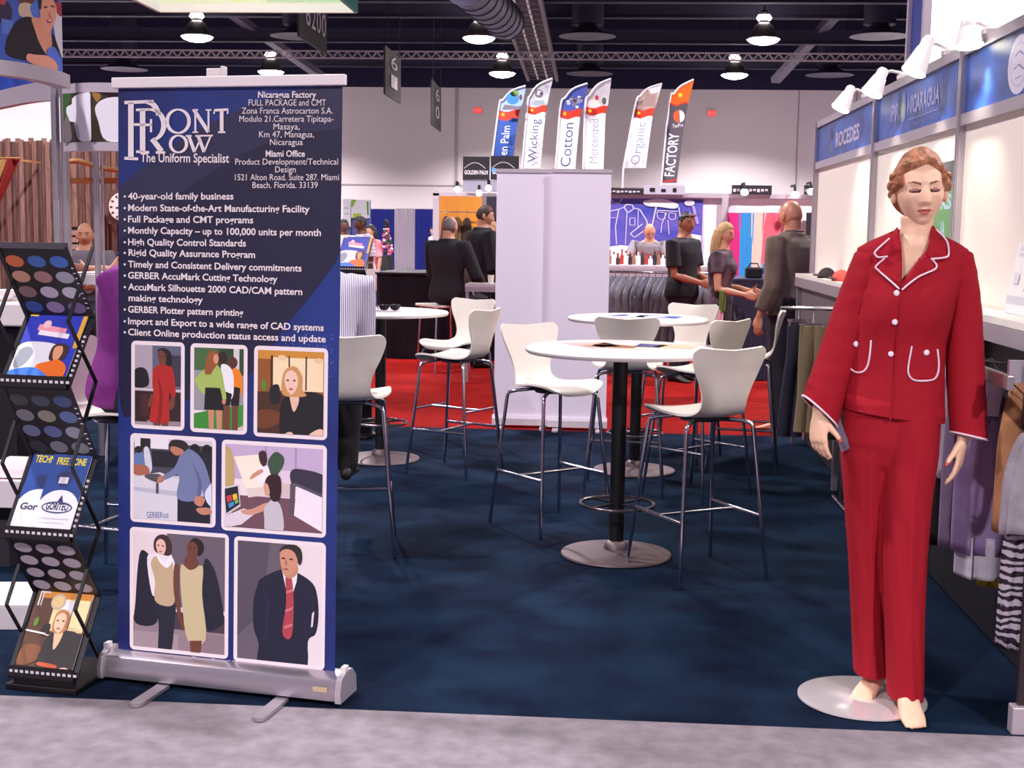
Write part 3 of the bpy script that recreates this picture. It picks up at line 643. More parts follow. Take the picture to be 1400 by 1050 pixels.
# hardware
tr_ = MB().box((0, -.004, 0), (.83, .02, .034)).build('top_rail', mat((240, 230, 232), .4), bn, bevel=.003)
tr_.matrix_local = TILT @ Matrix.Translation((0, -.006, BH + .012))
cb = MB(); cb.M = TILT; cb.box((-.06, .03, BH + .032), (.05, .035, .055)).box((-.03, .03, BH + .032), (.012, .03, .07)); cb.build('pole_clip', mat((226, 214, 214), .4), bn, bevel=.003)
MB().tube([(-.02, .045, .06), (-.02, .045 + 1.9 * .0365, 1.98)], .0125, 12).build('support_pole', ALU, bn, 60)
prof = [(-.055, .02), (-.058, .05), (-.045, .088), (-.01, .104), (.04, .1), (.07, .07), (.075, .02)]
rg = [[Vector((x, y, z)) for y, z in prof] for x in (-.425, .425)]
MB().loft(rg).build('base_cassette', mat((190, 180, 190), .28, .8), bn, 35)
for s in (-1, 1):
    q = [[Vector((s * x, y * 1.12 + .0, .056 + (z - .056) * 1.12)) for y, z in prof] for x in (.425, .445)]
    MB().loft(q if s > 0 else q[::-1]).build('end_cap', mat((206, 196, 204), .3, .6), bn, 35)
    MB().box((s * .437, -.005, .115), (.016, .03, .022)).build('corner_tab', mat((226, 216, 218), .4), bn)
for x in (-.2, .235):
    pts = [(x - .022, -.05), (x + .022, -.05), (x + .022, -.225)] + [(x + .022 * math.cos(t), -.225 - .022 * math.sin(t)) for t in (.5, 1, 1.57, 2.14, 2.64)] + [(x - .022, -.225)]
    MB().prism(pts[::-1], (0, 0, .014), (1, 0, 0), (0, 1, 0), .012).build('foot', mat((176, 166, 174), .35, .6), bn)
MB().box((.372, -.0595, .058), (.05, .002, .016)).build('maker_sticker', mat((196, 170, 140), .5), bn)
# ================================================================ right-hand shared booth: fascia, wall, counter
FX = 1.56
YP = [4.14, 6.03, 7.93, 10.1]
booth = thing('booth_frame', 'long aluminium booth frame with blue fascia running down the right side', 'booth', (FX, 4.14, 0))
def BL(x, y, z): return Vector((x - FX, y - 4.14, z))
for y in YP:
    m = MB().box(BL(FX, y, 1.195), (.05, .05, 2.39))
    for dx in (-.027, .027):
        m.box(BL(FX + dx, y - .012, 1.195), (.006, .012, 2.39)).box(BL(FX + dx, y + .012, 1.195), (.006, .012, 2.39))
    m.build('post', ALU, booth)
rail = MB().box(BL(FX, 7.12, 2.37), (.045, 5.98, .045)).box(BL(FX, 7.12, 2.07), (.045, 5.98, .05)).box(BL(FX, 7.12, .04), (.045, 5.98, .06))
rail.build('rail', ALU, booth)
WALLP = mat((250, 238, 226), .5)
FASC = mat((16, 40, 112), .4, c2=(44, 98, 196), vscale=4.5, detail=4, stretch=(1, 1, 1.6))
for i in range(3):
    ya, yb = YP[i] + .025, YP[i + 1] - .025
    MB().box(BL(FX + .01, (ya + yb) / 2, 1.06), (.012, yb - ya, 1.97)).build('wall_panel', WALLP, booth)
    h = MB().box(BL(FX + .0, (ya + yb) / 2, 2.2175), (.012, yb - ya, .255)).build('fascia_panel', FASC, booth)
    a = MB(); ms = []; L = yb - ya
    O = BL(FX - .0065, yb, 2.345); U = Vector((0, -L, 0)); V = Vector((0, 0, -.255))
    PALE = (206, 196, 226); MUT = (150, 152, 206)
    if i == 2: art(a, ms, O, U, V, [('t', PALE, (.36, .72, .76, .72), 'ROCEDES', .135, .003), ('e', (60, 50, 60), (.29, .38, .025, .12)), ('e', (120, 120, 90), (.275, .74, .018, .05))])
    if i == 1:
        art(a, ms, O, U, V, [('t', MUT, (.2, .62, .32, .62), 'PR', .125, .004), ('s', (122, 140, 170), [(.365, .12), (.395, .4), (.395, .62), (.365, .72), (.335, .62), (.335, .4)]), ('s', (150, 168, 150), [(.365, .3), (.38, .5), (.365, .64), (.35, .5)]),
                             ('t', MUT, (.42, .6, .78, .6), 'NICARAGUA', .125, .004), ('l', MUT, [(.43, .72), (.78, .72)], .02)])
        for k in range(16): art(a, ms, O, U, V, [('r', (96, 100, 176), (.2 + k * .034, .8, .222 + k * .034, .88 - .03 * (k % 3)))])
    if i == 0:
        art(a, ms, O, U, V, [('e', (214, 206, 224), (.41, .5, .078, .44)), ('e', (190, 186, 214), (.41, .5, .06, .34)), ('e', (214, 206, 224), (.41, .5, .054, .3)), ('l', (120, 130, 180), [(.38, .36), (.41, .3), (.44, .38)], .012), ('l', (120, 130, 180), [(.375, .55), (.41, .5), (.445, .6)], .012), ('l', (120, 130, 180), [(.39, .7), (.43, .68)], .012)])
    o = a.build('fascia_lettering', ms, h)
# green notice board on the wall behind the mannequin's head
pb = thing('green_poster', 'green poster board with pale lettering and grey header behind the mannequin head', 'poster', (FX - .022, 6.2, 1.2))
MB().box((.002, .05, .35), (.012, .42, .70)).build('board', mat((96, 96, 100), .5), pb)
a = MB(); ms = []; art(a, ms, (-.006, .26, .60), (0, -.42, 0), (0, 0, -.56), [('r', (104, 150, 96), (.06, 0, 1, 1)), ('t', (166, 196, 206), (.5, .2, .95, .2), 'KS', .09, .004), ('t', (166, 196, 206), (.55, .42, .75, .42), 'IA', .09, .004), ('t', (166, 196, 206), (.45, .64, .85, .64), 'IEN', .09, .004)])
a.build('printed_sheet', ms, pb)
# arm lights
LENS = mat((255, 250, 225), .5, emit=9); LAMPW = mat((248, 240, 236), .4)
for (mo, tp, bs, lab) in (((1149, 148), (1165, 118), (1184, 140), 'farthest of the row, above the left end of the fascia'), ((1192, 127), (1209, 94), (1234, 112), 'second from the far end, above the first fascia post'),
        ((1249, 98), (1272, 50), (1296, 78), 'third from the far end, in front of the white tower edge'), ((1325, 62), (1323, 26), (1352, 42), 'nearest one, in front of the white tower panel')):
    base = PX(bs[0], bs[1], FX); base.z = 2.395; Y = base.y
    m_ = PY(mo[0], mo[1], Y - .02); t_ = PY(tp[0], tp[1], Y)
    t = thing('arm_light', 'white arm spotlight, ' + lab, 'light', base, 0, 'arm lights on the fascia')
    mo_, tp_ = m_ - base, t_ - base; ax = (mo_ - tp_).normalized(); s = (mo_ - tp_).length
    MB().tube([tp_, tp_ + ax * s * .1, tp_ + ax * s * .32, tp_ + ax * s * .36, tp_ + ax * s * .98, mo_], [.02, .03, .031, .036, .058, .06], 20).build('lamp_head', LAMPW, t, 40)
    MB().tube([mo_ + ax * .001, mo_ + ax * .006], .054, 20).build('lens', LENS, t)
    j = tp_ + ax * s * .25
    MB().tube([(0, 0, 0), (0, 0, .03), j * .55 + Vector((0, 0, .03)), j], .009, 8).build('arm', LAMPW, t, 60)
    MB().box((0, 0, .012), (.05, .07, .025)).build('clamp', LAMPW, t, bevel=.004)
    ld = bpy.data.lights.new('arm_light_beam', 'SPOT'); ld.energy = 48; ld.spot_size = math.radians(92); ld.spot_blend = .8; ld.shadow_soft_size = .05; ld.color = (1, .9, .74)
    lo = bpy.data.objects.new('arm_light_beam', ld); COL.objects.link(lo); lo.parent = t; lo.location = mo_ + ax * .03
    d = Vector((FX - .16, Y, 1.2)) - (base + mo_); lo.rotation_euler = d.to_track_quat('-Z', 'Y').to_euler()
# counter along the wall
ct = thing('counter_shelf', 'white topped display counter along the right wall behind the mannequin', 'counter', (1.4, 4.15, 0))
def CL(x, y, z): return Vector((x - 1.4, y - 4.15, z))
GREYP = mat((104, 96, 100), .5, c2=(84, 78, 84), vscale=30)
MB().box(CL(1.475, 7.05, 1.262), (.14, 5.8, .026)).build('counter_top', mat((250, 244, 232), .3), ct)
MB().box(CL(1.42, 7.05, 1.215), (.035, 5.8, .065)).build('front_rail', ALU, ct)
MB().box(CL(1.525, 7.05, .62), (.03, 5.7, 1.2)).build('front_panel', mat((26, 22, 26), .5), ct)
MB().box(CL(1.47, 7.6, 1.01), (.07, 4.4, .36)).build('upper_panel', GREYP, ct)
for y in (4.17, 6.2, 8.1, 9.9): MB().box(CL(1.43, y, .6), (.035, .035, 1.2)).build('leg', ALU, ct)
MB().box(CL(1.43, 4.135, .64), (.2, .02, 1.14)).build('end_panel', mat((40, 28, 30), .45), ct)
MB().box(CL(1.41, 4.13, .045), (.2, .05, .09)).build('end_foot', mat((196, 184, 192), .35, .5), ct, bevel=.004)
ib = thing('information_board', 'white printed information board leaning on the counter shelf at the right edge', 'sign', (1.525, 4.9, 1.276))
R_ = Matrix.Rotation(.16, 4, 'Y'); m = MB(); m.M = R_; m.box((0, 0, .14), (.008, .52, .28)); m.build('board', mat((246, 240, 240), .4), ib)
a = MB(); ms = []; a.M = R_; art(a, ms, (-.0042, .26, .28), (0, -.52, 0), (0, 0, -.28), [('r', (206, 204, 212), (.0, .76, 1, .87)), ('r', (226, 222, 228), (.08, .08, .17, .14)), ('r', (226, 222, 228), (.08, .18, .17, .22)), ('r', (150, 140, 146), (.3, .14, .75, .17)), ('p', (236, 112, 96), [(.42, .2), (.8, .2), (.78, .28), (.42, .29)]), ('r', (96, 84, 84), (.36, .5, .7, .68)), ('r', (150, 132, 120), (.36, .46, .7, .54)), ('r', (226, 222, 230), (.08, .45, .2, .6))])
a.build('print', ms, ib)
# caps piled on the far end of the counter
for i, (px, py, c, lab) in enumerate((((1130), 386, (40, 24, 30), 'dark folded cap on the far end of the counter'), (1150, 388, (196, 70, 58), 'red folded cap on the counter beside the dark cap'))):
    p = PX(px, py, 1.475); p.z = 1.275; t = thing('cap', lab, 'cap', p)
    MB().sphere((0, 0, .0), (.06, .11, .06), 20, 12, fn=lambda d: Vector((d.x * .06, d.y * .11, max(0, d.z) * .07))).build('crown', mat(c, .8), t, 60)
    MB().sheet(lambda a, b: (-.045 - .04 * a, (b - .5) * .16 * (1 - .4 * a), .012 + .01 * math.sin(PI * b)), 6, 8, .004).build('peak', mat((70, 44, 44), .8), t, 60)
# white backlit tower panel behind the fascia
A = PY(1262, 60, 9.0); B2 = PX(1243, 60, A.x)
tw = thing('tower_panel', 'tall white backlit tower panel with blue side rising behind the fascia', 'display panel', (A.x, 9.0, 0))
MB().box((.9, (B2.y - 9) / 2, 1.9), (1.8, B2.y - 9, 3.8)).build('tower_body', mat((28, 54, 150), .5), tw)
MB().box((.9, -.02, 2.9), (1.74, .03, 1.76)).build('lit_fabric', mat((255, 250, 252), .6, emit=1.1), tw); MB().box((.9, -.02, 1.0), (1.74, .03, 1.98)).build('lower_panel', mat((236, 230, 234), .6), tw)
MB().box((.01, -.02, 1.9), (.05, .05, 3.8)).box((-.01, B2.y - 9 - .02, 1.9), (.03, .05, 3.8)).build('corner_trim', ALU_PALE, tw)

# ================================================================ left-hand round booth frame
lf = thing('round_booth_frame', 'round aluminium booth frame with picture headers at the left', 'booth', (-3.556, 8.5, 0))
def LL(p): return Vector(p) - Vector((-3.556, 8.5, 0))
for dx, dy, r in ((-.053, 0, .024), (-.0, .02, .022)):
    m = MB().tube([LL((-3.556 + dx, 8.5 + dy, 0)), LL((-3.556 + dx, 8.5 + dy, 2.46))], r, 12)
    for k in range(6): 
        a = k * PI / 3; m.tube([LL((-3.556 + dx + r * math.cos(a), 8.5 + dy + r * math.sin(a), 0)), LL((-3.556 + dx + r * math.cos(a), 8.5 + dy + r * math.sin(a), 2.46))], .005, 6)
    m.build('post', ALU, lf, 50)
MB().tube([LL((-3.39, 8.62, 0)), LL((-3.39, 8.62, 2.06))], .021, 10).tube([LL((-3.35, 8.62, 0)), LL((-3.35, 8.62, 2.06))], .010, 8).build('slim_post', ALU, lf, 50)
near = [P(86, 112, 2.45), P(70, 106, 2.45), P(40, 99, 2.45), P(0, 93, 2.45), P(-60, 88, 2.45)]
def band(pts, h, w, name, m, z=None):
    rings = []
    for i, p in enumerate(pts):
        t = (pts[min(i + 1, len(pts) - 1)] - pts[max(i - 1, 0)]); n = Vector((-t.y, t.x, 0)).normalized() * w / 2; zz = p.z if z is None else z
        rings.append([LL((p.x + n.x, p.y + n.y, zz - h / 2)), LL((p.x - n.x, p.y - n.y, zz - h / 2)), LL((p.x - n.x, p.y - n.y, zz + h / 2)), LL((p.x + n.x, p.y + n.y, zz + h / 2))])
    return MB().loft(rings).build(name, m, lf, 30)
nearc = catmull(near, 5, False)
band(nearc, .085, .09, 'curved_beam', ALU_PALE)
far = catmull([PY(74, 124, 8.6), PY(42, 128, 9.5), PY(0, 137, 10.1), PY(-60, 150, 10.5)], 5, False)
band(far, .13, .06, 'curved_beam', ALU_PALE)
far2 = catmull([PY(70, 108, 8.7), PY(42, 109, 9.6), PY(0, 111, 10.2), PY(-60, 118, 10.6)], 5, False)
band(far2, .17, .02, 'blue_header', mat((34, 74, 180), .45, c2=(20, 50, 140), vscale=6))
right = catmull([Vector((-3.53, 8.5, 2.42)), Vector((-3.3, 8.36, 2.42)), Vector((-3.0, 8.42, 2.42)), Vector((-2.72, 8.7, 2.42))], 6, False)
band(right, .06, .06, 'curved_beam', ALU_PALE, 2.425); band(right, .055, .06, 'curved_beam', ALU_PALE, 2.055)
# cotton picture curved between the two right beams
cp = MB(); ms = [mat((70, 62, 50), .5)]; U0, Z0, Z1 = right, 2.085, 2.395; n = len(right) - 1
cp.sheet(lambda a, b: LL(right[int(round(a * n))].to_3d().xy.to_3d() + Vector((0, 0, Z0 + (Z1 - Z0) * b))), n, 2, .01)
for k, (x0, x1, O_, w_) in enumerate(((0, 1, LL((-3.53, 8.455, 2.395)), Vector((.235, -.13, 0))), (1, 2, LL((-3.295, 8.325, 2.395)), Vector((.30, .06, 0))))):
    ops = [[('r', (58, 50, 40), (0, 0, 1, 1)), ('s', (60, 96, 44), [(.0, .0), (.3, .0), (.2, .3), (.0, .5)]), ('s', (244, 240, 250), [(.12, .3), (.32, .22), (.36, .1), (.7, .0), (1, .05), (1, .95), (.7, 1), (.5, .9), (.45, .62), (.2, .55)]), ('s', (120, 110, 110), [(.02, .6), (.15, .45), (.24, .6), (.3, .9), (.2, 1), (.04, 1)]), ('s', (190, 188, 206), [(.4, .6), (.55, .7), (.6, .95), (.5, .9)])],
           [('r', (64, 50, 38), (0, 0, 1, 1)), ('s', (168, 120, 60), [(.02, .02), (.2, .05), (.12, .2)]), ('s', (244, 240, 250), [(.08, .3), (.3, .12), (.7, .1), (1, .3), (1, .95), (.3, .98), (.14, .6)]), ('s', (52, 38, 30), [(.0, .6), (.1, .55), (.2, 1), (0, 1)])]][k]
    art(cp, ms, O_, w_, (0, 0, -.31), ops, base=.006)
cp.build('cotton_picture', ms, lf)
# big photo poster standing on the near beam
pA, pB = near[0], near[4]; pp = MB(); ms = [mat((60, 80, 150), .45)]
u = (pA - pB); O_ = pB + Vector((0, 0, .045 + .62))
pp.prism([(0, 0), (1, 0), (1, 1), (0, 1)], LL(pB + Vector((0, 0, .045))), u, (0, 0, .62), .02)
def H4(*q): return [((x / 4 + 60) / 146, (y / 4 + 44) / 147) for x, y in q]
art(pp, ms, LL(O_), u, (0, 0, -.62), [('r', (72, 104, 196), (0, 0, 1, 1)), ('s', (60, 50, 80), H4((0, 60), (40, 60), (60, 110), (40, 170), (-40, 180), (-60, 80))), ('s', (200, 80, 90), H4((-10, 10), (30, 20), (20, 80), (-20, 70))), ('s', (120, 66, 50), H4((90, 0), (180, 0), (200, 60), (150, 70), (100, 50))), ('s', (226, 196, 170), H4((100, 60), (150, 40), (200, 60), (200, 130), (160, 130), (100, 120))),
    ('r', (96, 130, 214), ((0 + 60) / 146, (160 / 4 + 44) / 147, (60 / 4 + 60) / 146, (240 / 4 + 44) / 147)), ('s', (90, 130, 220), H4((160, 60), (205, 0), (215, 0), (210, 110), (180, 120))), ('s', (236, 232, 240), H4((290, 60), (345, 30), (345, 300), (320, 260), (300, 190))), ('s', (180, 60, 80), H4((300, 0), (345, 0), (345, 70), (316, 60))),
    ('s', (34, 26, 34), H4((20, 350), (40, 230), (100, 140), (165, 118), (185, 170), (200, 240), (250, 310), (160, 330), (130, 366))), ('s', (34, 26, 34), H4((276, 190), (300, 210), (330, 310), (310, 330), (280, 300))),
    ('s', (236, 160, 130), H4((165, 118), (210, 110), (220, 60), (280, 100), (276, 180), (280, 250), (262, 300), (244, 312), (205, 250), (180, 180))), ('s', (240, 168, 140), H4((214, 40), (226, 0), (270, -30), (306, 10), (312, 60), (296, 120), (268, 176), (236, 150), (216, 100))), ('s', (214, 128, 104), H4((268, 60), (280, 90), (268, 96), (262, 80))), ('s', (200, 80, 84), H4((250, 112), (282, 98), (276, 122), (258, 130))), ('s', (250, 240, 236), H4((256, 112), (278, 104), (272, 116))), ('s', (120, 70, 60), H4((236, 40), (258, 34), (256, 42), (238, 48))), ('s', (120, 70, 60), H4((276, 24), (300, 22), (298, 30), (278, 32))),
    ('s', (60, 36, 34), H4((214, -50), (300, -60), (316, 0), (290, -24), (232, -10), (218, 60), (206, 40))),
    ('s', (92, 126, 222), H4((244, 300), (290, 260), (330, 330), (335, 405), (300, 390))), ('s', (240, 166, 138), H4((134, 330), (180, 326), (250, 320), (300, 350), (306, 400), (260, 398), (136, 372)))], lift=.0004)
pp.build('photo_panel', ms, lf)
# ================================================================ zigzag literature racks
RK0 = Vector((-1.8536, 4.150, 0)); RKA = -.142
ZA, ZB, ZC, ZD, ZE, ZF, ZG = 1.485, 1.246, 1.034, .769, .529, .289, .052
RW, RD = .242, .163
PLBLK = mat((20, 15, 18), .35); EDGE = mat((70, 64, 72), .4); PERF = mat((206, 200, 210), .5)
def make_rack(label, loc, rz, flip):
    t = thing('literature_rack', label, 'literature rack', loc, rz, 'zigzag literature racks')
    zs = [ZA, ZB, ZC, ZD, ZE, ZF, ZG]
    for i in range(6):
        y0, y1 = (0, RD) if i % 2 == 0 else (RD, 0)
        a, b = Vector((0, y0, zs[i])), Vector((0, y1, zs[i + 1])); d = b - a; N = Vector((1, 0, 0)).cross(-d).normalized()  # faces the front
        m = MB(); m.prism([(-RW / 2, 0), (RW / 2, 0), (RW / 2, 1), (-RW / 2, 1)], b, (1, 0, 0), a - b, .008)
        pk = m.build('pocket_panel' if i % 2 else 'perforated_panel', PLBLK, t)
        if i % 2 == 0:
            h = MB(); ms = []; holes = [((190, 96, 60), (58, 92, 160), (60, 100, 180)), ((176, 130, 110), (150, 110, 110), (150, 150, 162)), ((120, 92, 96), (170, 160, 176), (180, 176, 190)), ((48, 70, 140), (130, 110, 150), (110, 90, 130))] if i == 0 else \
                [((60, 58, 66), (62, 66, 84), (58, 74, 116)), ((110, 108, 116), (130, 124, 110), (86, 104, 150)), ((96, 100, 130), (84, 92, 140), (140, 142, 156)), ((40, 40, 46), (110, 108, 118), (120, 120, 130))] if i == 2 else [((170, 160, 172),) * 3] * 4
            ops = [('e', holes[r][c], (.17 + c * .33, .2 + r * .215, .135, .082)) for r in range(4) for c in range(3)]
            art(h, ms, a + Vector((-RW / 2, 0, 0)), (RW, 0, 0), d, ops, base=.0009, lift=.00005); h.build('holes', ms, pk)
            for k in range(14):
                pass
        else:
            lp = MB().box(b + Vector((0, -.012, .012)), (RW, .006, .045)).box(b + Vector((0, -.004, -.008)), (RW, .022, .006)); lip = lp.build('pocket_lip', PLBLK, pk)
            q = MB(); 
            for k in range(13): q.box(b + Vector((-RW / 2 + .014 + k * .0196, -.0155, .016)), (.011, .002, .009))
            q.build('lip_perforations', PERF, lip)
    m = MB().box((0, .001, ZA + .004), (RW + .004, .03, .02)); m.build('top_edge', EDGE, t)
    for s in (-1, 1):
        x = s * (RW / 2 + .006); ys = [RD, 0, RD, 0, RD, 0, RD]; m = MB()
        for i in range(6): m.bar((x, ys[i], zs[i]), (x, ys[i + 1], zs[i + 1]), .006, .012, 0, (1, 0, 0))
        m.build('link_bars', BLACK_PL, t)
        m = MB(); ys2 = [0, RD, 0, RD, 0, RD, 0]; xx = s * (RW / 2 + .0)
        for i in range(6): m.bar((xx, ys2[i], zs[i]), (xx, ys2[i + 1], zs[i + 1]), .006, .016, 0, (1, 0, 0))
        m.build('side_bars', BLACK_PL, t)
        if s > 0:
            q = MB()
            for i in (0, 1, 2, 3):
                for k in range(9):
                    p = Vector((xx, ys2[i], zs[i])).lerp(Vector((xx, ys2[i + 1], zs[i + 1])), .3 + k * .07); q.box(p + Vector((.0, -.004, .006)), (.009, .005, .008))
            e_ = q.build('edge_perforations', PERF, t); e_['kind'] = 'stuff'
    MB().box((0, .145, .011), (RW + .02, .32, .022)).build('base_plate', PLBLK, t, bevel=.004)
    MB().box((0, .012, .032), (RW - .02, .02, .024)).build('base_bracket', PLBLK, t)
    return t
rack = make_rack('black zigzag literature rack in the left foreground beside the banner', RK0, RKA, False)
RM = Matrix.Translation(RK0) @ Matrix.Rotation(RKA, 4, 'Z')
def magazine(i, M, label, ops, x0=-.106, x1=.106, lift=.0, top=.03, group='magazines in the front rack', name='magazine'):
    zs = [ZA, ZB, ZC, ZD, ZE, ZF, ZG]; a, b = Vector((0, RD, zs[i])), Vector((0, 0, zs[i + 1])); d = (b - a); N = Vector((1, 0, 0)).cross(-d).normalized()
    a2 = a - d * top + N * (.004 + lift); b2 = b - d * .03 + N * (.006 + lift)
    O = M @ (a2 + Vector((x0, 0, 0))); U = M.to_3x3() @ Vector((x1 - x0, 0, 0)); V = M.to_3x3() @ (b2 - a2); NN = M.to_3x3() @ N
    t = thing(name, label, 'magazine', O, 0, group)
    m = MB().prism([(0, 0), (1, 0), (1, 1), (0, 1)], V + NN * .003, U, -V, .0035); m.build('pages', mat((236, 230, 232), .5), t)
    q = MB(); ms = []; art(q, ms, NN * .0032, U, V, ops, base=.0003, lift=.0002); q.build('cover', ms, t); return t
M1 = [('r', (40, 52, 176), (0, 0, 1, 1)), ('r', (226, 168, 40), (.93, 0, 1, .5)), ('r', (230, 200, 70), (0, 0, .15, .04)), ('l', (238, 150, 170), [(.22, .2), (.72, .26)], .09), ('l', (236, 226, 236), [(.26, .28), (.8, .33)], .07), ('e', (236, 190, 200), (.36, .16, .07, .06)), ('r', (40, 36, 52), (.0, .45, .2, .8)),
      ('s', (222, 220, 228), [(0, .5), (.3, .42), (.75, .5), (.6, .8), (0, .9)]), ('s', (150, 156, 170), [(.05, .56), (.2, .5), (.3, .6), (.2, .78), (.05, .8)]), ('s', (60, 36, 30), [(.6, .48), (.75, .44), (.88, .5), (.86, .66), (.7, .7), (.6, .66)]), ('s', (214, 150, 116), [(.64, .5), (.76, .48), (.8, .58), (.74, .7), (.66, .64)]), ('s', (226, 106, 22), [(.42, .78), (.64, .7), (.8, .68), (.96, .8), (.9, 1), (.6, .98)]), ('s', (60, 120, 220), [(0, .86), (.4, .8), (.7, .92), (.8, 1), (0, 1)])]
magazine(1, RM, 'blue magazine with a woman in orange, in the top pocket of the front rack', M1)
FZ = [('r', (26, 64, 140), (0, 0, 1, .62)), ('r', (236, 232, 240), (0, .6, 1, 1)), ('s', (236, 232, 240), [(0, .62), (.2, .5), (.5, .46), (.8, .5), (1, .62), (1, .8), (0, .8)])]
magazine(3, RM, 'blue and white brochure half covered by another in the middle pocket', FZ + [('t', (226, 206, 40), (.1, .12, .62, .12), 'TECHN', .036, .001), ('t', (60, 60, 90), (.1, .72, .6, .72), 'Gori', .034, .0015), ('s', (24, 40, 96), [(.3, .3), (.7, .28), (.62, .42), (.42, .43)])], -.11, .03)
magazine(3, RM, 'blue and white brochure with yellow free zone title lying on top in the middle pocket', FZ + [('t', (226, 206, 40), (.14, .14, .9, .14), 'FREE ZONE', .036, .001), ('s', (24, 40, 96), [(.26, .25), (.66, .24), (.6, .4), (.36, .4)]), ('r', (210, 206, 220), (.34, .3, .58, .38)), ('p', (30, 40, 96), [(.44, .64), (.54, .52), (.64, .64)]), ('e', (70, 74, 120), (.5, .68, .4, .075)), ('e', (236, 232, 240), (.5, .68, .36, .055)), ('t', (40, 44, 90), (.22, .71, .8, .71), 'GORITEO', .036, .0015),
     ('l', (200, 196, 210), [(.12, .82), (.9, .82)], .014), ('l', (206, 202, 214), [(.12, .87), (.8, .87)], .012)], -.03, .112, .004)
M3 = [('r', (80, 46, 28), (0, 0, 1, 1)), ('r', (196, 122, 36), (.1, 0, 1, .1)), ('r', (240, 214, 160), (.36, .1, .98, .5)), ('r', (236, 228, 236), (.5, .12, .7, .4)), ('r', (90, 56, 30), (.7, .1, .715, .5)), ('l', (214, 200, 196), [(.07, .02), (.07, .2)], .03), ('l', (214, 200, 196), [(.12, .02), (.12, .2)], .02), ('l', (214, 200, 196), [(.07, .03), (.24, .03)], .02), ('e', (190, 170, 150), (.42, .14, .13, .1)), ('e', (220, 190, 130), (.42, .14, .1, .07)),
      ('s', (90, 120, 40), [(.1, .38), (.16, .34), (.18, .42), (.12, .46)]), ('s', (120, 70, 36), [(.05, .7), (.3, .68), (.4, .8), (.2, .92), (0, .9)]), ('s', (26, 20, 24), [(.28, .44), (.4, .42), (.4, .56), (.28, .56)]), ('l', (236, 230, 230), [(.0, .51), (.36, .54)], .02), ('l', (236, 220, 170), [(.36, .55), (.62, .565)], .015),
      ('s', (30, 22, 28), [(.4, .6), (.56, .5), (.72, .48), (.9, .5), (1.02, .6), (1.02, 1.02), (.4, 1.02)]), ('s', (236, 188, 150), [(.52, .5), (.66, .5), (.64, .64), (.58, .72), (.54, .62)]), ('s', (184, 124, 70), [(.44, .32), (.5, .24), (.62, .24), (.7, .32), (.7, .46), (.62, .52), (.46, .5)]), ('s', (240, 194, 162), [(.46, .34), (.52, .28), (.6, .28), (.66, .34), (.64, .46), (.57, .52), (.48, .46)]), ('e', (200, 90, 80), (.56, .465, .035, .012)), ('e', (70, 44, 40), (.51, .37, .022, .01)), ('e', (70, 44, 40), (.61, .37, .022, .01)),
      ('s', (200, 80, 40), [(.4, .88), (.7, .9), (.7, .94), (.4, .92)]), ('s', (238, 196, 168), [(.7, .96), (.86, .92), (.94, .95), (.8, 1), (.68, 1)]), ('s', (238, 196, 168), [(.36, .95), (.46, .95), (.46, 1), (.36, 1)])]
magazine(5, RM, 'brown magazine with a fair haired woman in black, in the bottom pocket', M3)
# second rack, farther back behind the banner: turned so that its top pocket faces us
rk2 = Vector(PY(478, 500, 9.6)); rk2.z = 0
R2 = math.radians(-12)
rack2 = thing('literature_rack', 'black zigzag literature rack far behind the banner right edge', 'literature rack', rk2, R2, 'zigzag literature racks')
zs = [ZA - .24, ZB - .24, ZC - .24, ZD - .24, ZE - .24, ZF - .2]; zs = [ZA, ZB, ZC, ZD, ZE, ZF]
for i in range(5):
    y0, y1 = (RD, 0) if i % 2 == 0 else (0, RD); a, b = Vector((0, y0, zs[i])), Vector((0, y1, zs[i + 1]))
    pk = MB().prism([(-RW / 2, 0), (RW / 2, 0), (RW / 2, 1), (-RW / 2, 1)], b, (1, 0, 0), a - b, .008).build('pocket_panel' if i % 2 == 0 else 'perforated_panel', PLBLK, rack2)
    if i % 2:
        h = MB(); ms = []; art(h, ms, a + Vector((-RW / 2, 0, 0)), (RW, 0, 0), b - a, [('e', (96, 92, 104), (.17 + c * .33, .2 + r * .215, .135, .082)) for r in range(4) for c in range(3)], base=.001, lift=.00005); h.build('holes', ms, pk)
    else:
        lip = MB().box(b + Vector((0, -.012, .012)), (RW, .006, .045)).build('pocket_lip', PLBLK, pk); q = MB()
        for k in range(13): q.box(b + Vector((-RW / 2 + .014 + k * .0196, -.0155, .016)), (.011, .002, .009))
        q.build('lip_perforations', PERF, lip)
MB().box((0, .1, .012), (RW + .06, .3, .022)).build('base_plate', PLBLK, rack2); MB().box((0, .16, ZF / 2), (RW - .02, .02, ZF)).build('back_support', PLBLK, rack2)
M2_ = Matrix.Translation(rk2) @ Matrix.Rotation(R2, 4, 'Z'); zz = (ZA, ZB)
a, b = Vector((0, RD, ZA)), Vector((0, 0, ZB)); d = b - a; N = Vector((1, 0, 0)).cross(-d).normalized()
O = M2_ @ (a - d * .03 + N * .004 + Vector((-.115, 0, 0))); U = M2_.to_3x3() @ Vector((.23, 0, 0)); V = M2_.to_3x3() @ d; NN = M2_.to_3x3() @ N
t = thing('magazine', 'blue magazine with a woman in orange on the far rack behind the banner', 'magazine', O, 0)
MB().prism([(0, 0), (1, 0), (1, 1), (0, 1)], V + NN * .003, U, -V, .0035).build('pages', WHITE, t); q = MB(); ms = []; art(q, ms, NN * .0032, U, V, M1); q.build('cover', ms, t)
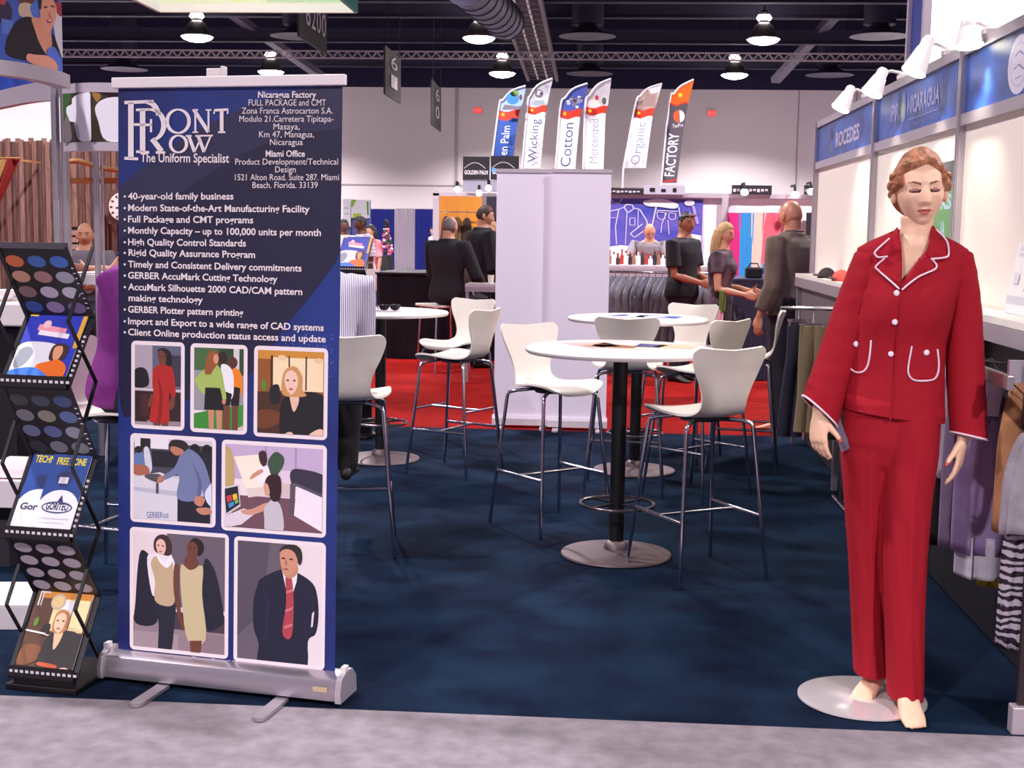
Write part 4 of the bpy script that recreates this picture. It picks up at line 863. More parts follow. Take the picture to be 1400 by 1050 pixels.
# ================================================================ figure kit: people and mannequins
def gz(x, c, w): return math.exp(-((x - c) / w) ** 2)
def head_point(d, s=1.0, fem=False):
    """star shaped head, centre between the ears, face towards -Y; s = head height / .23"""
    x, y, z = d.x * (.0725 if fem else .0765), d.y * .097, d.z * .116
    if z < -.01:
        t = min(1, (-z - .01) / .106)
        x *= 1 - (.36 if fem else .30) * t ** 1.6
        if y > 0: y *= 1 - .62 * min(1, t * 1.4)
        else: y *= 1 - .10 * t
        z *= 1.0
    if y < 0:
        f = -y / .097
        front = max(0, min(1, (f - .35) / .5))
        y += .010 * front * gz(x, 0, .06)           # flatten the face
        y -= front * (.0205 * gz(x, 0, .0105 + .004 * max(0, -z / .03)) * (max(0, min(1, (.022 - z) / .052)) if z > -.032 else max(0, 1 - (-.032 - z) / .012)))   # nose
        y += front * .0085 * (gz(x, .031, .017) + gz(x, -.031, .017)) * gz(z, .008, .013)       # eye sockets
        y -= front * .0045 * (gz(x, .030, .013) + gz(x, -.030, .013)) * gz(z, .006, .007)      # eyeballs
        y -= front * .003 * gz(abs(x), .03, .022) * gz(z, .029, .008)                               # brow
        y -= front * (.0062 * gz(x, 0, .021) * gz(z, -.0555, .0055) + .0066 * gz(x, 0, .018) * gz(z, -.0685, .0055)) # lips
        y += front * .0035 * gz(x, 0, .02) * gz(z, -.0620, .0022)
        y += front * .003 * gz(x, 0, .02) * gz(z, -.082, .006)
        y -= front * .007 * gz(x, 0, .02) * gz(z, -.099, .013)                                     # chin
        x += math.copysign(1, x) * .003 * front * gz(abs(x), .05, .015) * gz(z, -.022, .02)      # cheek
    return Vector((x, y, z)) * s
def add_head(mb, M, s, nu=40, nv=32, fem=False, mi=0):
    old = mb.M; mb.M = old @ M
    mb.sphere((0, 0, 0), 1, nu, nv, mi, fn=lambda d: head_point(d, s, fem))
    for sd in (-1, 1):
        mb.sphere((sd * .076 * s, .014 * s, -.006 * s), 1, 12, 8, mi, fn=lambda d: Vector((d.x * .011 + sd * .004, d.y * .018 + .006 * d.z, d.z * .031)) * s)
    mb.M = old
def hand_into(mb, W, d, t, n, L=.185, curl=.35, spread=.1, seg=7, rmin=0, fan=None, thumb_curl=.3):
    """hand at wrist W: d fingers, t thumb side, n palm normal (fingers curl to it)"""
    W, d, t, n = Vector(W), Vector(d).normalized(), Vector(t), Vector(n)
    t = (t - d * t.dot(d)).normalized(); n = (n - d * n.dot(d) - t * n.dot(t)).normalized(); k = L / .185
    R = lambda r: max(r * k, rmin)
    # palm: flattened loft
    rings = []
    for q, w, h in ((-.02, .024, .020), (.0, .026, .019), (.025, .035, .0165), (.055, .041, .0145), (.082, .0405, .0125), (.094, .036, .010)):
        c = W + d * q * k; rings.append([c + t * (w * k * math.cos(2 * PI * i / 14)) + n * (h * k * math.sin(2 * PI * i / 14)) for i in range(14)])
    mb.loft(rings)
    for i, (off, fl, r) in enumerate(((.030, .072, .0088), (.0105, .081, .0092), (-.0095, .075, .0088), (-.0285, .058, .0078))):
        base = W + d * (.082 * k) + t * (off * k); a = curl * (1 + .18 * i); dd = (d + t * (off * spread * 14)).normalized(); pts = [base - dd * .02 * k, base]; p = base; ang = 0
        for j, frac in enumerate((.44, .31, .25)):
            ang += a * (.7, 1.1, .8)[j]; p = p + (dd * math.cos(ang) + n * math.sin(ang)) * fl * frac * k; pts.append(p)
        mb.tube(pts, [R(r), R(r * 1.02), R(r), R(r * .9), R(r * .72)], seg + 1, round_ends=True)
    b = W + d * .018 * k + t * .022 * k + n * .004 * k; td = (d * .75 + t * .62 + n * .22).normalized()
    p1 = b + td * .036 * k; td2 = (td + d * .5 * thumb_curl + n * thumb_curl).normalized(); p2 = p1 + td2 * .03 * k; p3 = p2 + (td2 + n * .3 * thumb_curl + d * .3).normalized() * .024 * k
    mb.tube([b - td * .01 * k, b, p1, p2, p3], [R(.013), R(.0145), R(.0115), R(.0098), R(.0075)], seg + 1, round_ends=True)
    return p3
def foot_into(mb, A, yaw, k=1.0, toes=False):
    """bare or shod foot: A ankle point, toes towards yaw (0 = -Y)"""
    f = Vector((math.sin(yaw), -math.cos(yaw), 0)); s = Vector((math.cos(yaw), math.sin(yaw), 0)); rings = []
    for q, w, h0, h1 in ((-.062, .018, .012, .035), (-.055, .028, .0, .06), (-.02, .034, .0, .085), (.03, .036, .0, .085), (.08, .041, .0, .058), (.125, .045, .0, .038), (.16, .042, .0, .026), (.185, .03, .002, .02), (.195, .012, .006, .015)):
        c = Vector((A[0], A[1], 0)) + f * q * k; rings.append([c + s * (w * k * math.cos(2 * PI * i / 14)) + Vector((0, 0, ((h0 + h1) / 2 + (h1 - h0) / 2 * math.sin(2 * PI * i / 14)) * k)) for i in range(14)])
    for r in rings:
        for v in r: v.z += A[2]
    mb.loft(rings)
TORSO = ((.455, .046, .040), (.475, .088, .058), (.50, .099, .066), (.535, .098, .064), (.575, .088, .058), (.615, .080, .053), (.66, .083, .056), (.71, .091, .062), (.75, .096, .064), (.785, .100, .058), (.81, .093, .050), (.826, .068, .043), (.842, .046, .039), (.856, .036, .036), (.87, .0335, .035), (.90, .034, .036))
class Fig:
    """one figure: joints in metres in its own frame (faces -Y, its right hand at -X)"""
    def __init__(s, h=1.75, lean=0, turn=(0, 0, 0), pelvis=(0, 0, 0), fem=False, wide=1.0, arms=None, legs=None, twist=0):
        s.h, s.fem, s.wide = h, fem, wide
        piv = Vector((0, 0, .5 * h)) + Vector(pelvis)
        s.T = Matrix.Translation(piv) @ Matrix.Rotation(twist, 4, 'Z') @ Matrix.Rotation(lean, 4, 'X') @ Matrix.Translation(-Vector((0, 0, .5 * h)))
        s.Hm = s.T @ Matrix.Translation((0, -.014 * h, .917 * h)) @ Matrix.Rotation(turn[2], 4, 'Z') @ Matrix.Rotation(turn[0], 4, 'X') @ Matrix.Rotation(turn[1], 4, 'Y')
        sw = (.108 if not fem else .098) * wide
        s.sh = {q: s.T @ Vector((q * sw * h, .004 * h, .807 * h)) for q in (-1, 1)}
        s.el, s.wr, s.hd = {}, {}, {}
        for q in (-1, 1):
            a = (arms or {}).get(q)
            if a: s.el[q], s.wr[q] = Vector(a[0]), Vector(a[1]); s.hd[q] = Vector(a[2]) if len(a) > 2 else (s.wr[q] - s.el[q])
            else:
                s.el[q] = s.T @ Vector((q * .128 * h * wide, .014 * h, .632 * h)); s.wr[q] = s.T @ Vector((q * .138 * h * wide, -.012 * h, .492 * h)); s.hd[q] = Vector((0, -.1, -1))
        s.hip = {q: s.T @ Vector((q * .052 * h, 0, .505 * h)) for q in (-1, 1)}
        s.kn, s.an, s.ft = {}, {}, {}
        for q in (-1, 1):
            l = (legs or {}).get(q)
            if l: s.kn[q], s.an[q], s.ft[q] = Vector(l[0]), Vector(l[1]), l[2]
            else: s.kn[q] = Vector((q * .056 * h, -.008 * h, .275 * h)); s.an[q] = Vector((q * .06 * h, .012 * h, .045 * h)); s.ft[q] = q * .18
    def torso(s, mb, z0, z1, inf=0, top_cap=None):
        h = s.h; rings = []
        zs = [z0] + [t[0] for t in TORSO if z0 + .004 < t[0] < z1 - .004] + [z1]
        def at(z):
            for a, b in zip(TORSO, TORSO[1:]):
                if a[0] <= z <= b[0]:
                    k = (z - a[0]) / (b[0] - a[0]); return a[1] + (b[1] - a[1]) * k, a[2] + (b[2] - a[2]) * k
            return TORSO[0][1:] if z < TORSO[0][0] else TORSO[-1][1:]
        for z in zs:
            rx, ry = at(z); w = s.wide if z < .82 else 1
            if s.fem and .6 < z < .63: rx *= .92
            c = Vector((0, .004 * h if z < .8 else -.004 * h * (z - .8) / .1, z * h)); e = sellipse(c, rx * h * w + inf, ry * h * (.5 + .5 * w) + inf, 20, 2.3)
            if s.fem and .70 < z < .765: e = [v + Vector((0, -.018 * h if v.y < -.01 else 0, 0)) for v in e]
            rings.append([s.T @ v for v in e])
        mb.loft(rings)
    def arm(s, mb, q, inf=0, t1=2.0, bell=0):
        h = s.h; k = .92 if s.fem else 1.0; S, E, Wr = s.sh[q], s.el[q], s.wr[q]; inn = s.T.to_3x3() @ Vector((-q * .02 * h, 0, -.008 * h))
        rad = lambda r: r * h * k + inf
        pts = [S + inn, S, S.lerp(E, .25), S.lerp(E, .6), E, E.lerp(Wr, .35), E.lerp(Wr, .75), Wr]; rs = [rad(.030), rad(.032), rad(.029), rad(.026), rad(.0225), rad(.0235), rad(.018), rad(.0155)]
        ts = [0, 0, .25, .6, 1.0, 1.35, 1.75, 2.0]
        if t1 < 2:
            P_, R_ = [], []
            for i, t in enumerate(ts):
                if t <= t1: P_.append(pts[i]); R_.append(rs[i] + bell * (t / t1))
                else:
                    k2 = (t1 - ts[i - 1]) / (t - ts[i - 1]); P_.append(pts[i - 1].lerp(pts[i], k2)); R_.append(rs[i - 1] + (rs[i] - rs[i - 1]) * k2 + bell); break
            mb.tube(P_, R_, 12)
        else: mb.tube(pts, [r + bell * t / 2 for r, t in zip(rs, ts)], 12, round_ends=True)
    def leg(s, mb, q, inf=0, t1=2.0, flare=0):
        h = s.h; H_, K, A = s.hip[q], s.kn[q], s.an[q]; rad = lambda r: r * h + inf
        pts = [H_ + Vector((0, 0, .012 * h)), H_, H_.lerp(K, .3), H_.lerp(K, .7), K, K.lerp(A, .3), K.lerp(A, .7), A]; rs = [rad(.046), rad(.052), rad(.049), rad(.039), rad(.032), rad(.033), rad(.025), rad(.021)]; ts = [0, 0, .3, .7, 1, 1.3, 1.7, 2]
        if t1 < 2:
            P_, R_ = [], []
            for i, t in enumerate(ts):
                if t <= t1: P_.append(pts[i]); R_.append(rs[i])
                else: P_.append(pts[i - 1].lerp(pts[i], (t1 - ts[i - 1]) / (t - ts[i - 1]))); R_.append(rs[i - 1] * .6 + rs[i] * .4); break
            mb.tube(P_, R_, 12, round_ends=False)
        else: mb.tube(pts, [r + flare * max(0, t - .7) for r, t in zip(rs, ts)], 12, round_ends=True)
    def body(s, parent, skin, voxel=.010, head_res=(40, 30), face=None, bare_feet=False, curl=.4, hair_mat=None):
        h = s.h; mb = MB(); s.torso(mb, .455, .90)
        for q in (-1, 1):
            s.arm(mb, q); s.leg(mb, q)
            d = s.hd[q].normalized(); inward = (s.T.to_3x3() @ Vector((-q, 0, 0))); fw = s.T.to_3x3() @ Vector((0, -1, .0))
            t_ = fw if abs(d.dot(fw)) < .8 else Vector((0, 0, 1)); n_ = inward if abs(d.dot(fw)) < .8 else Vector((0, 0, -1)) * 0 + inward
            if bare_feet or voxel < .02: hand_into(mb, s.wr[q], d, t_, n_, L=.108 * h, curl=curl, rmin=voxel * .95)
            foot_into(mb, s.an[q] - Vector((0, 0, .045 * h)), s.ft[q], h / 1.75)
        vs, fs = remeshed(mb, voxel); m = MB(); m.add(vs, fs, 0)
        add_head(m, s.Hm, h * .131 / .232, head_res[0], head_res[1], s.fem)
        mats = [skin] + (face or [])
        if face:
            Mi = s.Hm.inverted(); k = .232 / (h * .131)
            for i, f in enumerate(m.f):
                c = Vector((0, 0, 0))
                for v in f: c += m.v[v]
                p = (Mi @ (c / len(f))) * k
                if p.y > -.04: continue
                if abs(abs(p.x) - .031) < .0125 and abs(p.z - .006) < .0055: m.m[i] = 1
                elif abs(abs(p.x) - .032) < .017 and abs(p.z - .026 - .1 * (.03 - abs(p.x))) < .0045: m.m[i] = 1
                elif abs(p.x) < .023 and abs(p.z + .0622) < .009 * (1 - (p.x / .026) ** 2) + .001: m.m[i] = 2
        return m.build('body', mats, parent, 60)
    def hair(s, parent, m, line=.055, back=-.06, puff=1.07, bald=0, long=0, name='hair', res=(40, 30), wave=0):
        k = s.h * .131 / .232
        def fn(d):
            p = head_point(d, 1, s.fem); f = -p.y / .097
            edge = back + (line - back) * max(0, min(1, (f + .25) / .75)); on = max(0, min(1, (p.z - edge) / .012))
            if bald:
                on *= max(0, min(1, (p.y + .012) / .02))
                if p.z > .055 - .02 * math.sin(p.x * 60): on *= max(0, 1 - (p.z - .055 + .02 * math.sin(p.x * 60)) / .035)
            w = wave * math.sin(p.x * 190 + 40 * p.z) * on if wave else 0
            return p * k * (.96 + (puff - .96) * on + w)
        mb = MB(); mb.M = s.Hm; mb.sphere((0, 0, 0), 1, res[0], res[1], 0, fn=fn)
        if long:
            for i in range(13):
                a = PI * (i / 12) * 1.16 - .25; top = Vector((.078 * math.cos(a), .03 + .066 * math.sin(a), .03)) * k
                pts = [top, top + Vector((.008 * math.cos(a), .012, -.08)) * k, top + Vector((.014 * math.cos(a), .014, -.08 - long * .5)) * k, top + Vector((.004 * math.cos(a), .01, -.08 - long - .02 * (i % 3))) * k]
                mb.tube(pts, [.018 * k, .022 * k, .021 * k, .007 * k], 7, round_ends=True)
        return mb.build(name, m, parent, 60)
    def top(s, parent, m, z0=.5, inf=.012, sleeve=.8, name='shirt', voxel=.012, bell=.006, zt=.835, mats=None):
        mb = MB(); s.torso(mb, z0, zt, inf)
        for q in (-1, 1): s.arm(mb, q, inf, sleeve, bell)
        vs, fs = remeshed(mb, voxel); return MB().add(vs, fs).build(name, m, parent, 60)
    def trousers(s, parent, m, inf=.012, zt=.6, t1=2, name='trousers', voxel=.012, flare=.004):
        mb = MB(); s.torso(mb, .455, zt, inf)
        for q in (-1, 1): s.leg(mb, q, inf, t1, flare)
        vs, fs = remeshed(mb, voxel); return MB().add(vs, fs).build(name, m, parent, 60)
    def shoes(s, parent, m):
        for q in (-1, 1):
            mb = MB(); foot_into(mb, s.an[q] - Vector((0, 0, .045 * s.h)), s.ft[q], s.h / 1.75 * 1.1); mb.build('shoe', m, parent, 60)
def person(label, loc, rz, group=None, cat='person', name='person'):
    return thing(name, label, cat, loc, rz, group)
# ================================================================ the mannequin in the red trouser suit
MQY = 4.40
MQ = Vector((PY(1225, 560, MQY).x, MQY, 0))
mq = thing('dressed_mannequin', 'female shop mannequin in red trouser suit with white piping at the right front', 'mannequin', MQ)
def MX(px, py, dy=0.0):
    p = PY(px, py, MQY + dy) - MQ; return p.x, p.z
MSKIN = mat((240, 194, 164), .42, spec=.4); MBROW = mat((128, 80, 60), .5); MLIP = mat((196, 104, 92), .4); MLID = mat((158, 106, 90), .5); NAIL = mat((206, 92, 84), .3)
RED = mat((150, 16, 34), .82, spec=.25, c2=(168, 20, 38), vscale=260, bump=.25, bscale=700); PIPE = mat((240, 214, 228), .6); BUTTON = mat((238, 226, 236), .3)
# --- jacket surfaces -------------------------------------------------
ROWS = [(314, 1226, 1279, .040), (322, 1208, 1290, .052), (331, 1188, 1309, .066), (340, 1173, 1323, .078), (352, 1170, 1325, .090), (375, 1171, 1318, .108), (405, 1168, 1306, .124), (435, 1163, 1299, .128), (468, 1159, 1292, .112), (500, 1157, 1290, .112), (530, 1154, 1289.5, .120), (566, 1150, 1290, .129)]
JR = []
for y, a, b, ry in ROWS:
    xa, z = MX(a, y); xb, z2 = MX(b, y); JR.append(((z + z2) / 2, (xa + xb) / 2, (xb - xa) / 2, ry))
JR.reverse()   # bottom to top
HEM_TILT = (MX(1152, 555)[1] - MX(1288, 576)[1]) / (MX(1152, 555)[0] - MX(1288, 576)[0])
def jring(z):
    if z <= JR[0][0]: r = JR[0]
    elif z >= JR[-1][0]: r = JR[-1]
    else:
        for p, q in zip(JR, JR[1:]):
            if p[0] <= z <= q[0]:
                k = (z - p[0]) / (q[0] - p[0]); k = k * k * (3 - 2 * k) if 0 else k
                r = tuple(u + (v - u) * k for u, v in zip(p, q)); break
    return r
def jfront(x, z):
    _, xc, rx, ry = jring(z); u = max(-1, min(1, (x - xc) / rx)); e = 2.5
    y = -ry * (1 - abs(u) ** e) ** (1 / e)
    bust = .022 * (gz(x, xc - .075, .055) + gz(x, xc + .07, .055)) * gz(z, MX(1230, 412)[1], .075)
    return y - bust
def jacket_torso():
    mb = MB(); rings = []; n = 104; zs = []
    for p, q in zip(JR, JR[1:]): zs += [p[0] + (q[0] - p[0]) * k / 5 for k in range(5)]
    zs.append(JR[-1][0])
    zb = JR[0][0]
    for z in zs:
        _, xc, rx, ry = jring(z); ring = []
        for k in range(n):
            t = 2 * PI * k / n; a, b = math.cos(t), math.sin(t); e = 2.5
            x = xc + rx * math.copysign(abs(a) ** (2 / e), a); y = ry * math.copysign(abs(b) ** (2 / e), b)
            if y < 0: y = jfront(x, z)
            tilt = HEM_TILT * (x - xc) * max(0, 1 - (z - zb) / .12)
            ring.append(Vector((x, y, z + tilt)))
        rings.append(ring)
    # turn the hem inwards
    h0 = [Vector((v.x * .985 + JR[0][1] * .015, v.y * .96, v.z + .004)) for v in rings[0]]; h1 = [Vector((v.x * .97 + JR[0][1] * .03, v.y * .93, v.z + .05)) for v in rings[0]]
    mb.loft([h1, h0] + rings, 0, (False, False)); return mb
# the V opening: cut the neckline out of the front by leaving out those faces
VN = [MX(1213, 318), MX(1219, 392), MX(1298, 318)]
jb = jacket_torso()
def in_tri(p, a, b, c):
    s = lambda p1, p2, p3: (p1[0] - p3[0]) * (p2[1] - p3[1]) - (p2[0] - p3[0]) * (p1[1] - p3[1])
    d = (s(p, a, b), s(p, b, c), s(p, c, a)); return not (min(d) < 0 and max(d) > 0)
keep = []
for f in jb.f:
    c = sum((jb.v[i] for i in f), Vector()) / len(f)
    big = [(VN[0][0], VN[0][1] + .05), VN[1], (VN[2][0], VN[2][1] + .05)]
    keep.append(not (c.y < .01 and in_tri((c.x, c.z), *big)))
jb.f = [f for f, k in zip(jb.f, keep) if k]; jb.m = [0] * len(jb.f)
jacket = jb.build('jacket', RED, mq, 60)
so = jacket.modifiers.new('cloth', 'SOLIDIFY'); so.thickness = .004; so.offset = -1
# sleeves
def sleeve(rows, wrist_tilt, dys):
    cs = []
    for i, (cx, cy, hw, dep) in enumerate(rows):
        x, z = MX(cx, cy); cs.append((Vector((x, dys[i], z)), hw / 404, dep))
    pts = catmull([(c.x, c.y, c.z) for c, _, _ in cs], 4, False); k = len(pts) - 1; m = MB(); rings = []
    for i, p in enumerate(pts):
        u = i / 4; j = min(int(u), len(cs) - 2); f = u - j; hw = cs[j][1] * (1 - f) + cs[j + 1][1] * f; dp = cs[j][2] * (1 - f) + cs[j + 1][2] * f
        t = (pts[min(i + 1, k)] - pts[max(i - 1, 0)]).normalized(); X_ = Vector((1, 0, 0)); X_ = (X_ - t * X_.dot(t)).normalized(); Y_ = t.cross(X_)
        ring = sellipse(p, hw, dp, 28, 2.2, X_, Y_)
        w = u / (len(cs) - 1)
        ring = [v + Vector((0, 0, wrist_tilt * (v.x - p.x) * w ** 6)) + Vector((0, -.004 * math.sin(9 * u + (v.x - p.x) * 30), 0)) for v in ring]
        rings.append(ring)
    c0 = pts[0]; cap = [[c0 + (v - c0) * s_ + Vector((0, 0, h_)) for v in rings[0]] for s_, h_ in ((.45, .017), (.75, .012), (.92, .006))]
    last = rings[-1]; inn = [[v.lerp(pts[-1], .12) for v in last], [v.lerp(pts[-1], .16) + Vector((0, 0, .05)) for v in last]]
    m.loft(cap + rings + inn, 0, (True, False)); return m, last
sl, cuffL = sleeve([(1187, 351, 18, .066), (1179, 382, 22, .072), (1167, 425, 26, .070), (1146, 485, 26, .066), (1131, 525, 25.5, .062), (1119, 561, 24.5, .058)], -.62, [0, 0, .005, .0, -.015, -.03]); sl.build('sleeve', RED, jacket, 60)
sr, cuffR = sleeve([(1310, 351, 18, .066), (1314, 382, 20.5, .072), (1317, 425, 23.5, .070), (1319, 490, 24.5, .066), (1320, 545, 24.5, .062), (1321, 594, 24, .058)], -.28, [0, 0, .005, 0, -.015, -.03]); sr.build('sleeve', RED, jacket, 60)
for cf in (cuffL, cuffR): MB().tube(cf, .0032, 6, closed=True).build('cuff_piping', PIPE, jacket, 60)
# collar and lapels lie on the front with a little lift
def JP(px, py, lift=.006):
    x, z = MX(px, py); return Vector((x, jfront(x, z) - lift, z))
def panel(px_pts, lift, name, th=.005, under=.0):
    pts = [Vector((p.x, p.y)) for p in catmull(px_pts, 1)] if 0 else [Vector(p) for p in px_pts]
    m = MB(); bm = bmesh.new(); vs = [bm.verts.new((p.x, p.y, 0)) for p in pts]; f = bm.faces.new(vs); bmesh.ops.triangulate(bm, faces=[f])
    for _ in range(3): bmesh.ops.subdivide_edges(bm, edges=bm.edges[:], cuts=1)
    bm.verts.index_update(); V = [JP(v.co.x, v.co.y, lift) for v in bm.verts]; F = [[v.index for v in f.verts] for f in bm.faces]; bm.free()
    m.add(V, F); o = m.build(name, RED, jacket, 60); s_ = o.modifiers.new('cloth', 'SOLIDIFY'); s_.thickness = th; s_.offset = 1
    return o
LC = [(1226, 312), (1214, 322), (1190, 343), (1190, 348), (1193, 351), (1204, 350), (1224, 342)]
LL_ = [(1225, 330), (1204, 351), (1190, 364), (1192, 368), (1216, 393), (1221, 384), (1224, 360)]
RC = [(1271, 308), (1280, 316), (1288, 330), (1287, 347), (1282, 351), (1264, 353), (1256, 346), (1264, 328)]
RL = [(1268, 330), (1263, 352), (1269, 362), (1266, 367), (1240, 380), (1221, 394), (1218, 388), (1240, 362)]
for nm, px in (('collar', LC), ('lapel', LL_), ('collar', RC), ('lapel', RL)): panel(px, .007 if nm == 'lapel' else .010, nm)
def piping(px_pts, lift=.012, r=.0031):
    pts = catmull([JP(x, y, lift) for x, y in px_pts], 4, False); MB().tube(pts, r, 6, round_ends=True).build('piping', PIPE, jacket, 60)
piping([(1210, 326), (1190, 343), (1190, 348), (1193, 351), (1204, 350)], .0205); piping([(1203, 351), (1190, 363), (1192, 368), (1205, 381), (1216, 392)], .013)
piping([(1276, 314), (1287, 329), (1287, 346), (1282, 351), (1264, 353)], .018); piping([(1263, 353), (1269, 361), (1266, 367), (1245, 376), (1230, 386), (1221, 393)], .013)
piping([(1161.5, 466), (1158.5, 488), (1158.5, 500), (1164, 505.5), (1172, 504.5), (1178, 497), (1181, 482), (1182.5, 463)], .004); piping([(1235.5, 470), (1231, 496), (1231.5, 507), (1238, 514), (1252, 515.5), (1266, 514), (1272.5, 507), (1274.5, 494), (1272, 475)], .004)
for px, py in ((1213.5, 398), (1211, 436.5), (1208, 479.5), (1165.5, 468), (1256, 478)):
    p = JP(px, py, .003); MB().sphere(p, 1, 14, 10, 0, fn=lambda d: Vector((d.x * .0095, d.y * .004, d.z * .0095))).build('button', BUTTON, jacket, 60)
# front closing edge
pts = [JP(x, y, .0035) for x, y in ((1219, 394), (1217, 420), (1215, 460), (1213, 500), (1210, 540), (1206, 566))]
MB().tube(catmull(pts, 4, False), .0028, 6).build('front_edge', RED, jacket, 60)
# --- trousers --------------------------------------------------------
def pleg(rows, dy0, dy1, base_y):
    rings = []; m = MB()
    for i, (y, a, b, dep) in enumerate(rows):
        k = i / (len(rows) - 1); dy = dy0 + (dy1 - dy0) * k; xa, z = MX(a, y, dy); xb, _ = MX(b, y, dy); c = Vector(((xa + xb) / 2, dy, z)); ring = []
        for j in range(36):
            t = 2 * PI * j / 36; ca, sa = math.cos(t), math.sin(t); e = 2.15
            x = (xb - xa) / 2 * math.copysign(abs(ca) ** (2 / e), ca); yy = dep * math.copysign(abs(sa) ** (2 / e), sa)
            cr = .012 * gz(x / ((xb - xa) / 2), 0.05, .14) * (1 if sa < 0 else -.6) * min(1, k * 3)
            fold = .005 * math.sin(j * 1.7 + k * 14) * (.3 + k)
            ring.append(c + Vector((x, yy - cr + fold * .5, .012 * (ca if k > .95 else 0) * 0)))
        rings.append(ring)
    inn = [[v.lerp(c, .06) for v in rings[-1]], [v.lerp(c, .1) + Vector((0, 0, .06)) for v in rings[-1]]]
    m.loft(rings); return m
trs = MB(); x0, z0 = MX(1151, 545); x1, _ = MX(1286, 545)
wz = [(520, 1160, 1284, .098), (560, 1152, 1286, .112), (600, 1149, 1284, .112), (630, 1158, 1276, .09), (646, 1185, 1245, .06)]
rings = []
for y, a, b, ry in wz:
    xa, z = MX(a, y); xb, _ = MX(b, y); rings.append(sellipse(((xa + xb) / 2, 0, z), (xb - xa) / 2, ry, 36, 2.3))
trs.loft(rings)
lgL = pleg([(560, 1152, 1218, .105), (620, 1149, 1217, .105), (680, 1154, 1211, .09), (760, 1160, 1208, .078), (840, 1164, 1209, .076), (918, 1167, 1212, .08)], .01, .04, 0)
lgR = pleg([(560, 1206, 1285, .108), (620, 1207, 1282, .108), (680, 1205, 1274, .095), (760, 1206, 1267, .085), (850, 1210, 1263, .084), (951, 1213, 1262, .088)], -.02, -.10, 0)
for g in (lgL, lgR): trs.add(g.v, g.f)
vs, fs = remeshed(trs, .0048, 4)
legs_o = MB().add(vs, fs).build('trousers', RED, mq, 60)
# --- body ------------------------------------------------------------
bd = MB()
hx, hz = MX(1256, 262); HC = Vector((hx, -.015, hz))
nk = [(1254, 296, .052, .056), (1254, 310, .050, .054), (1253, 322, .054, .056), (1250, 334, .075, .060), (1248, 346, .130, .064), (1247, 360, .155, .072), (1240, 400, .140, .088), (1230, 470, .125, .085), (1222, 560, .140, .09), (1220, 600, .14, .09)]
rings = []
for px, py, rx, ry in nk:
    x, z = MX(px, py); rings.append(sellipse((x, .004 if py < 330 else .0, z), rx, ry, 28, 2.2))
bd.loft(rings[::-1])
xw, zw = MX(1119, 556); WL = Vector((xw, -.03, zw)); xe, ze = MX(1146, 485); EL = Vector((xe, 0, ze)); xs, zs_ = MX(1186, 372); SL = Vector((xs, 0, zs_))
bd.tube([SL, SL.lerp(EL, .5), EL, EL.lerp(WL, .5), WL], [.045, .042, .036, .032, .025], 14, round_ends=True)
xw, zw = MX(1316, 592); WR = Vector((xw, -.03, zw)); xe, ze = MX(1319, 490); ER = Vector((xe, 0, ze)); xs, zs_ = MX(1309, 372); SR = Vector((xs, 0, zs_))
bd.tube([SR, SR.lerp(ER, .5), ER, ER.lerp(WR, .5), WR], [.045, .042, .036, .032, .025], 14, round_ends=True)
thL = hand_into(bd, WL + Vector((-.004, -.01, -.022)), (.0, -.12, -1), (.62, -.78, 0), (.78, .62, 0), L=.178, curl=.30, spread=.03, seg=9, thumb_curl=.25)
thR = hand_into(bd, WR + Vector((-.01, -.01, -.018)), (-.12, -.05, -1), (-.45, -.89, 0), (-.89, .45, 0), L=.176, curl=.22, spread=.03, seg=9, thumb_curl=.05)
def legbar(p0, p1, r0, r1): bd.tube([p0, p0.lerp(p1, .5), p1], [r0, (r0 + r1) / 2, r1], 14, round_ends=True)
xa, za = MX(1206, 918, .05); AL = Vector((xa - .002, .075, .10)); HL = Vector((MX(1185, 640)[0], .0, MX(1185, 640)[1])); legbar(HL, AL, .05, .034)
AR = Vector((MX(1236, 950, -.1)[0], -.115, .10)); HR = Vector((MX(1245, 640)[0], -.02, MX(1245, 640)[1])); legbar(HR, AR, .05, .034)
def mfoot(A, tip, w=1.0):
    """barefoot on tiptoe as made for heels: heel lifted a little"""
    A = Vector(A); f = Vector((tip[0] - A.x, tip[1] - A.y, 0)); L = f.length; f.normalize(); s_ = Vector((-f.y, f.x, 0)); rings = []
    for q, ww, lo, hi in ((-.30, .016, .050, .085), (-.24, .028, .034, .118), (-.05, .034, .030, .128), (.2, .036, .022, .098), (.45, .040, .008, .066), (.68, .044, .0, .045), (.85, .041, .0, .032), (.96, .030, .001, .024), (1.0, .014, .006, .018)):
        c = A + f * q * L; c.z = 0; rings.append([c + s_ * (ww * w * math.cos(2 * PI * i / 18)) + Vector((0, 0, (lo + hi) / 2 + (hi - lo) / 2 * math.sin(2 * PI * i / 18))) for i in range(18)])
    bd.loft(rings)
    return f, s_, L
tL = P(1173, 953, .02) - MQ; tR = P(1252, 998, .0) - MQ
fL = mfoot((AL.x, AL.y - .0, 0), (tL.x, tL.y), .92); fR = mfoot((AR.x, AR.y, 0), (tR.x, tR.y), .95)
for (f, s_, L), A in ((fL, AL), (fR, AR)):
    for k in range(5):
        o = (-.030 + .0155 * k) * .92; p = Vector((A.x, A.y, 0)) + f * (L * (1.0 - .035 * abs(k - (0 if False else 1)))) + s_ * o
        bd.tube([p - f * .035 + Vector((0, 0, .015)), p - f * .012 + Vector((0, 0, .013)), p + f * .004 + Vector((0, 0, .010))], [.0095, .009, .0075], 8, round_ends=True)
vs, fs = remeshed(bd, .0042, 3)
body = MB(); body.add(vs, fs, 0)
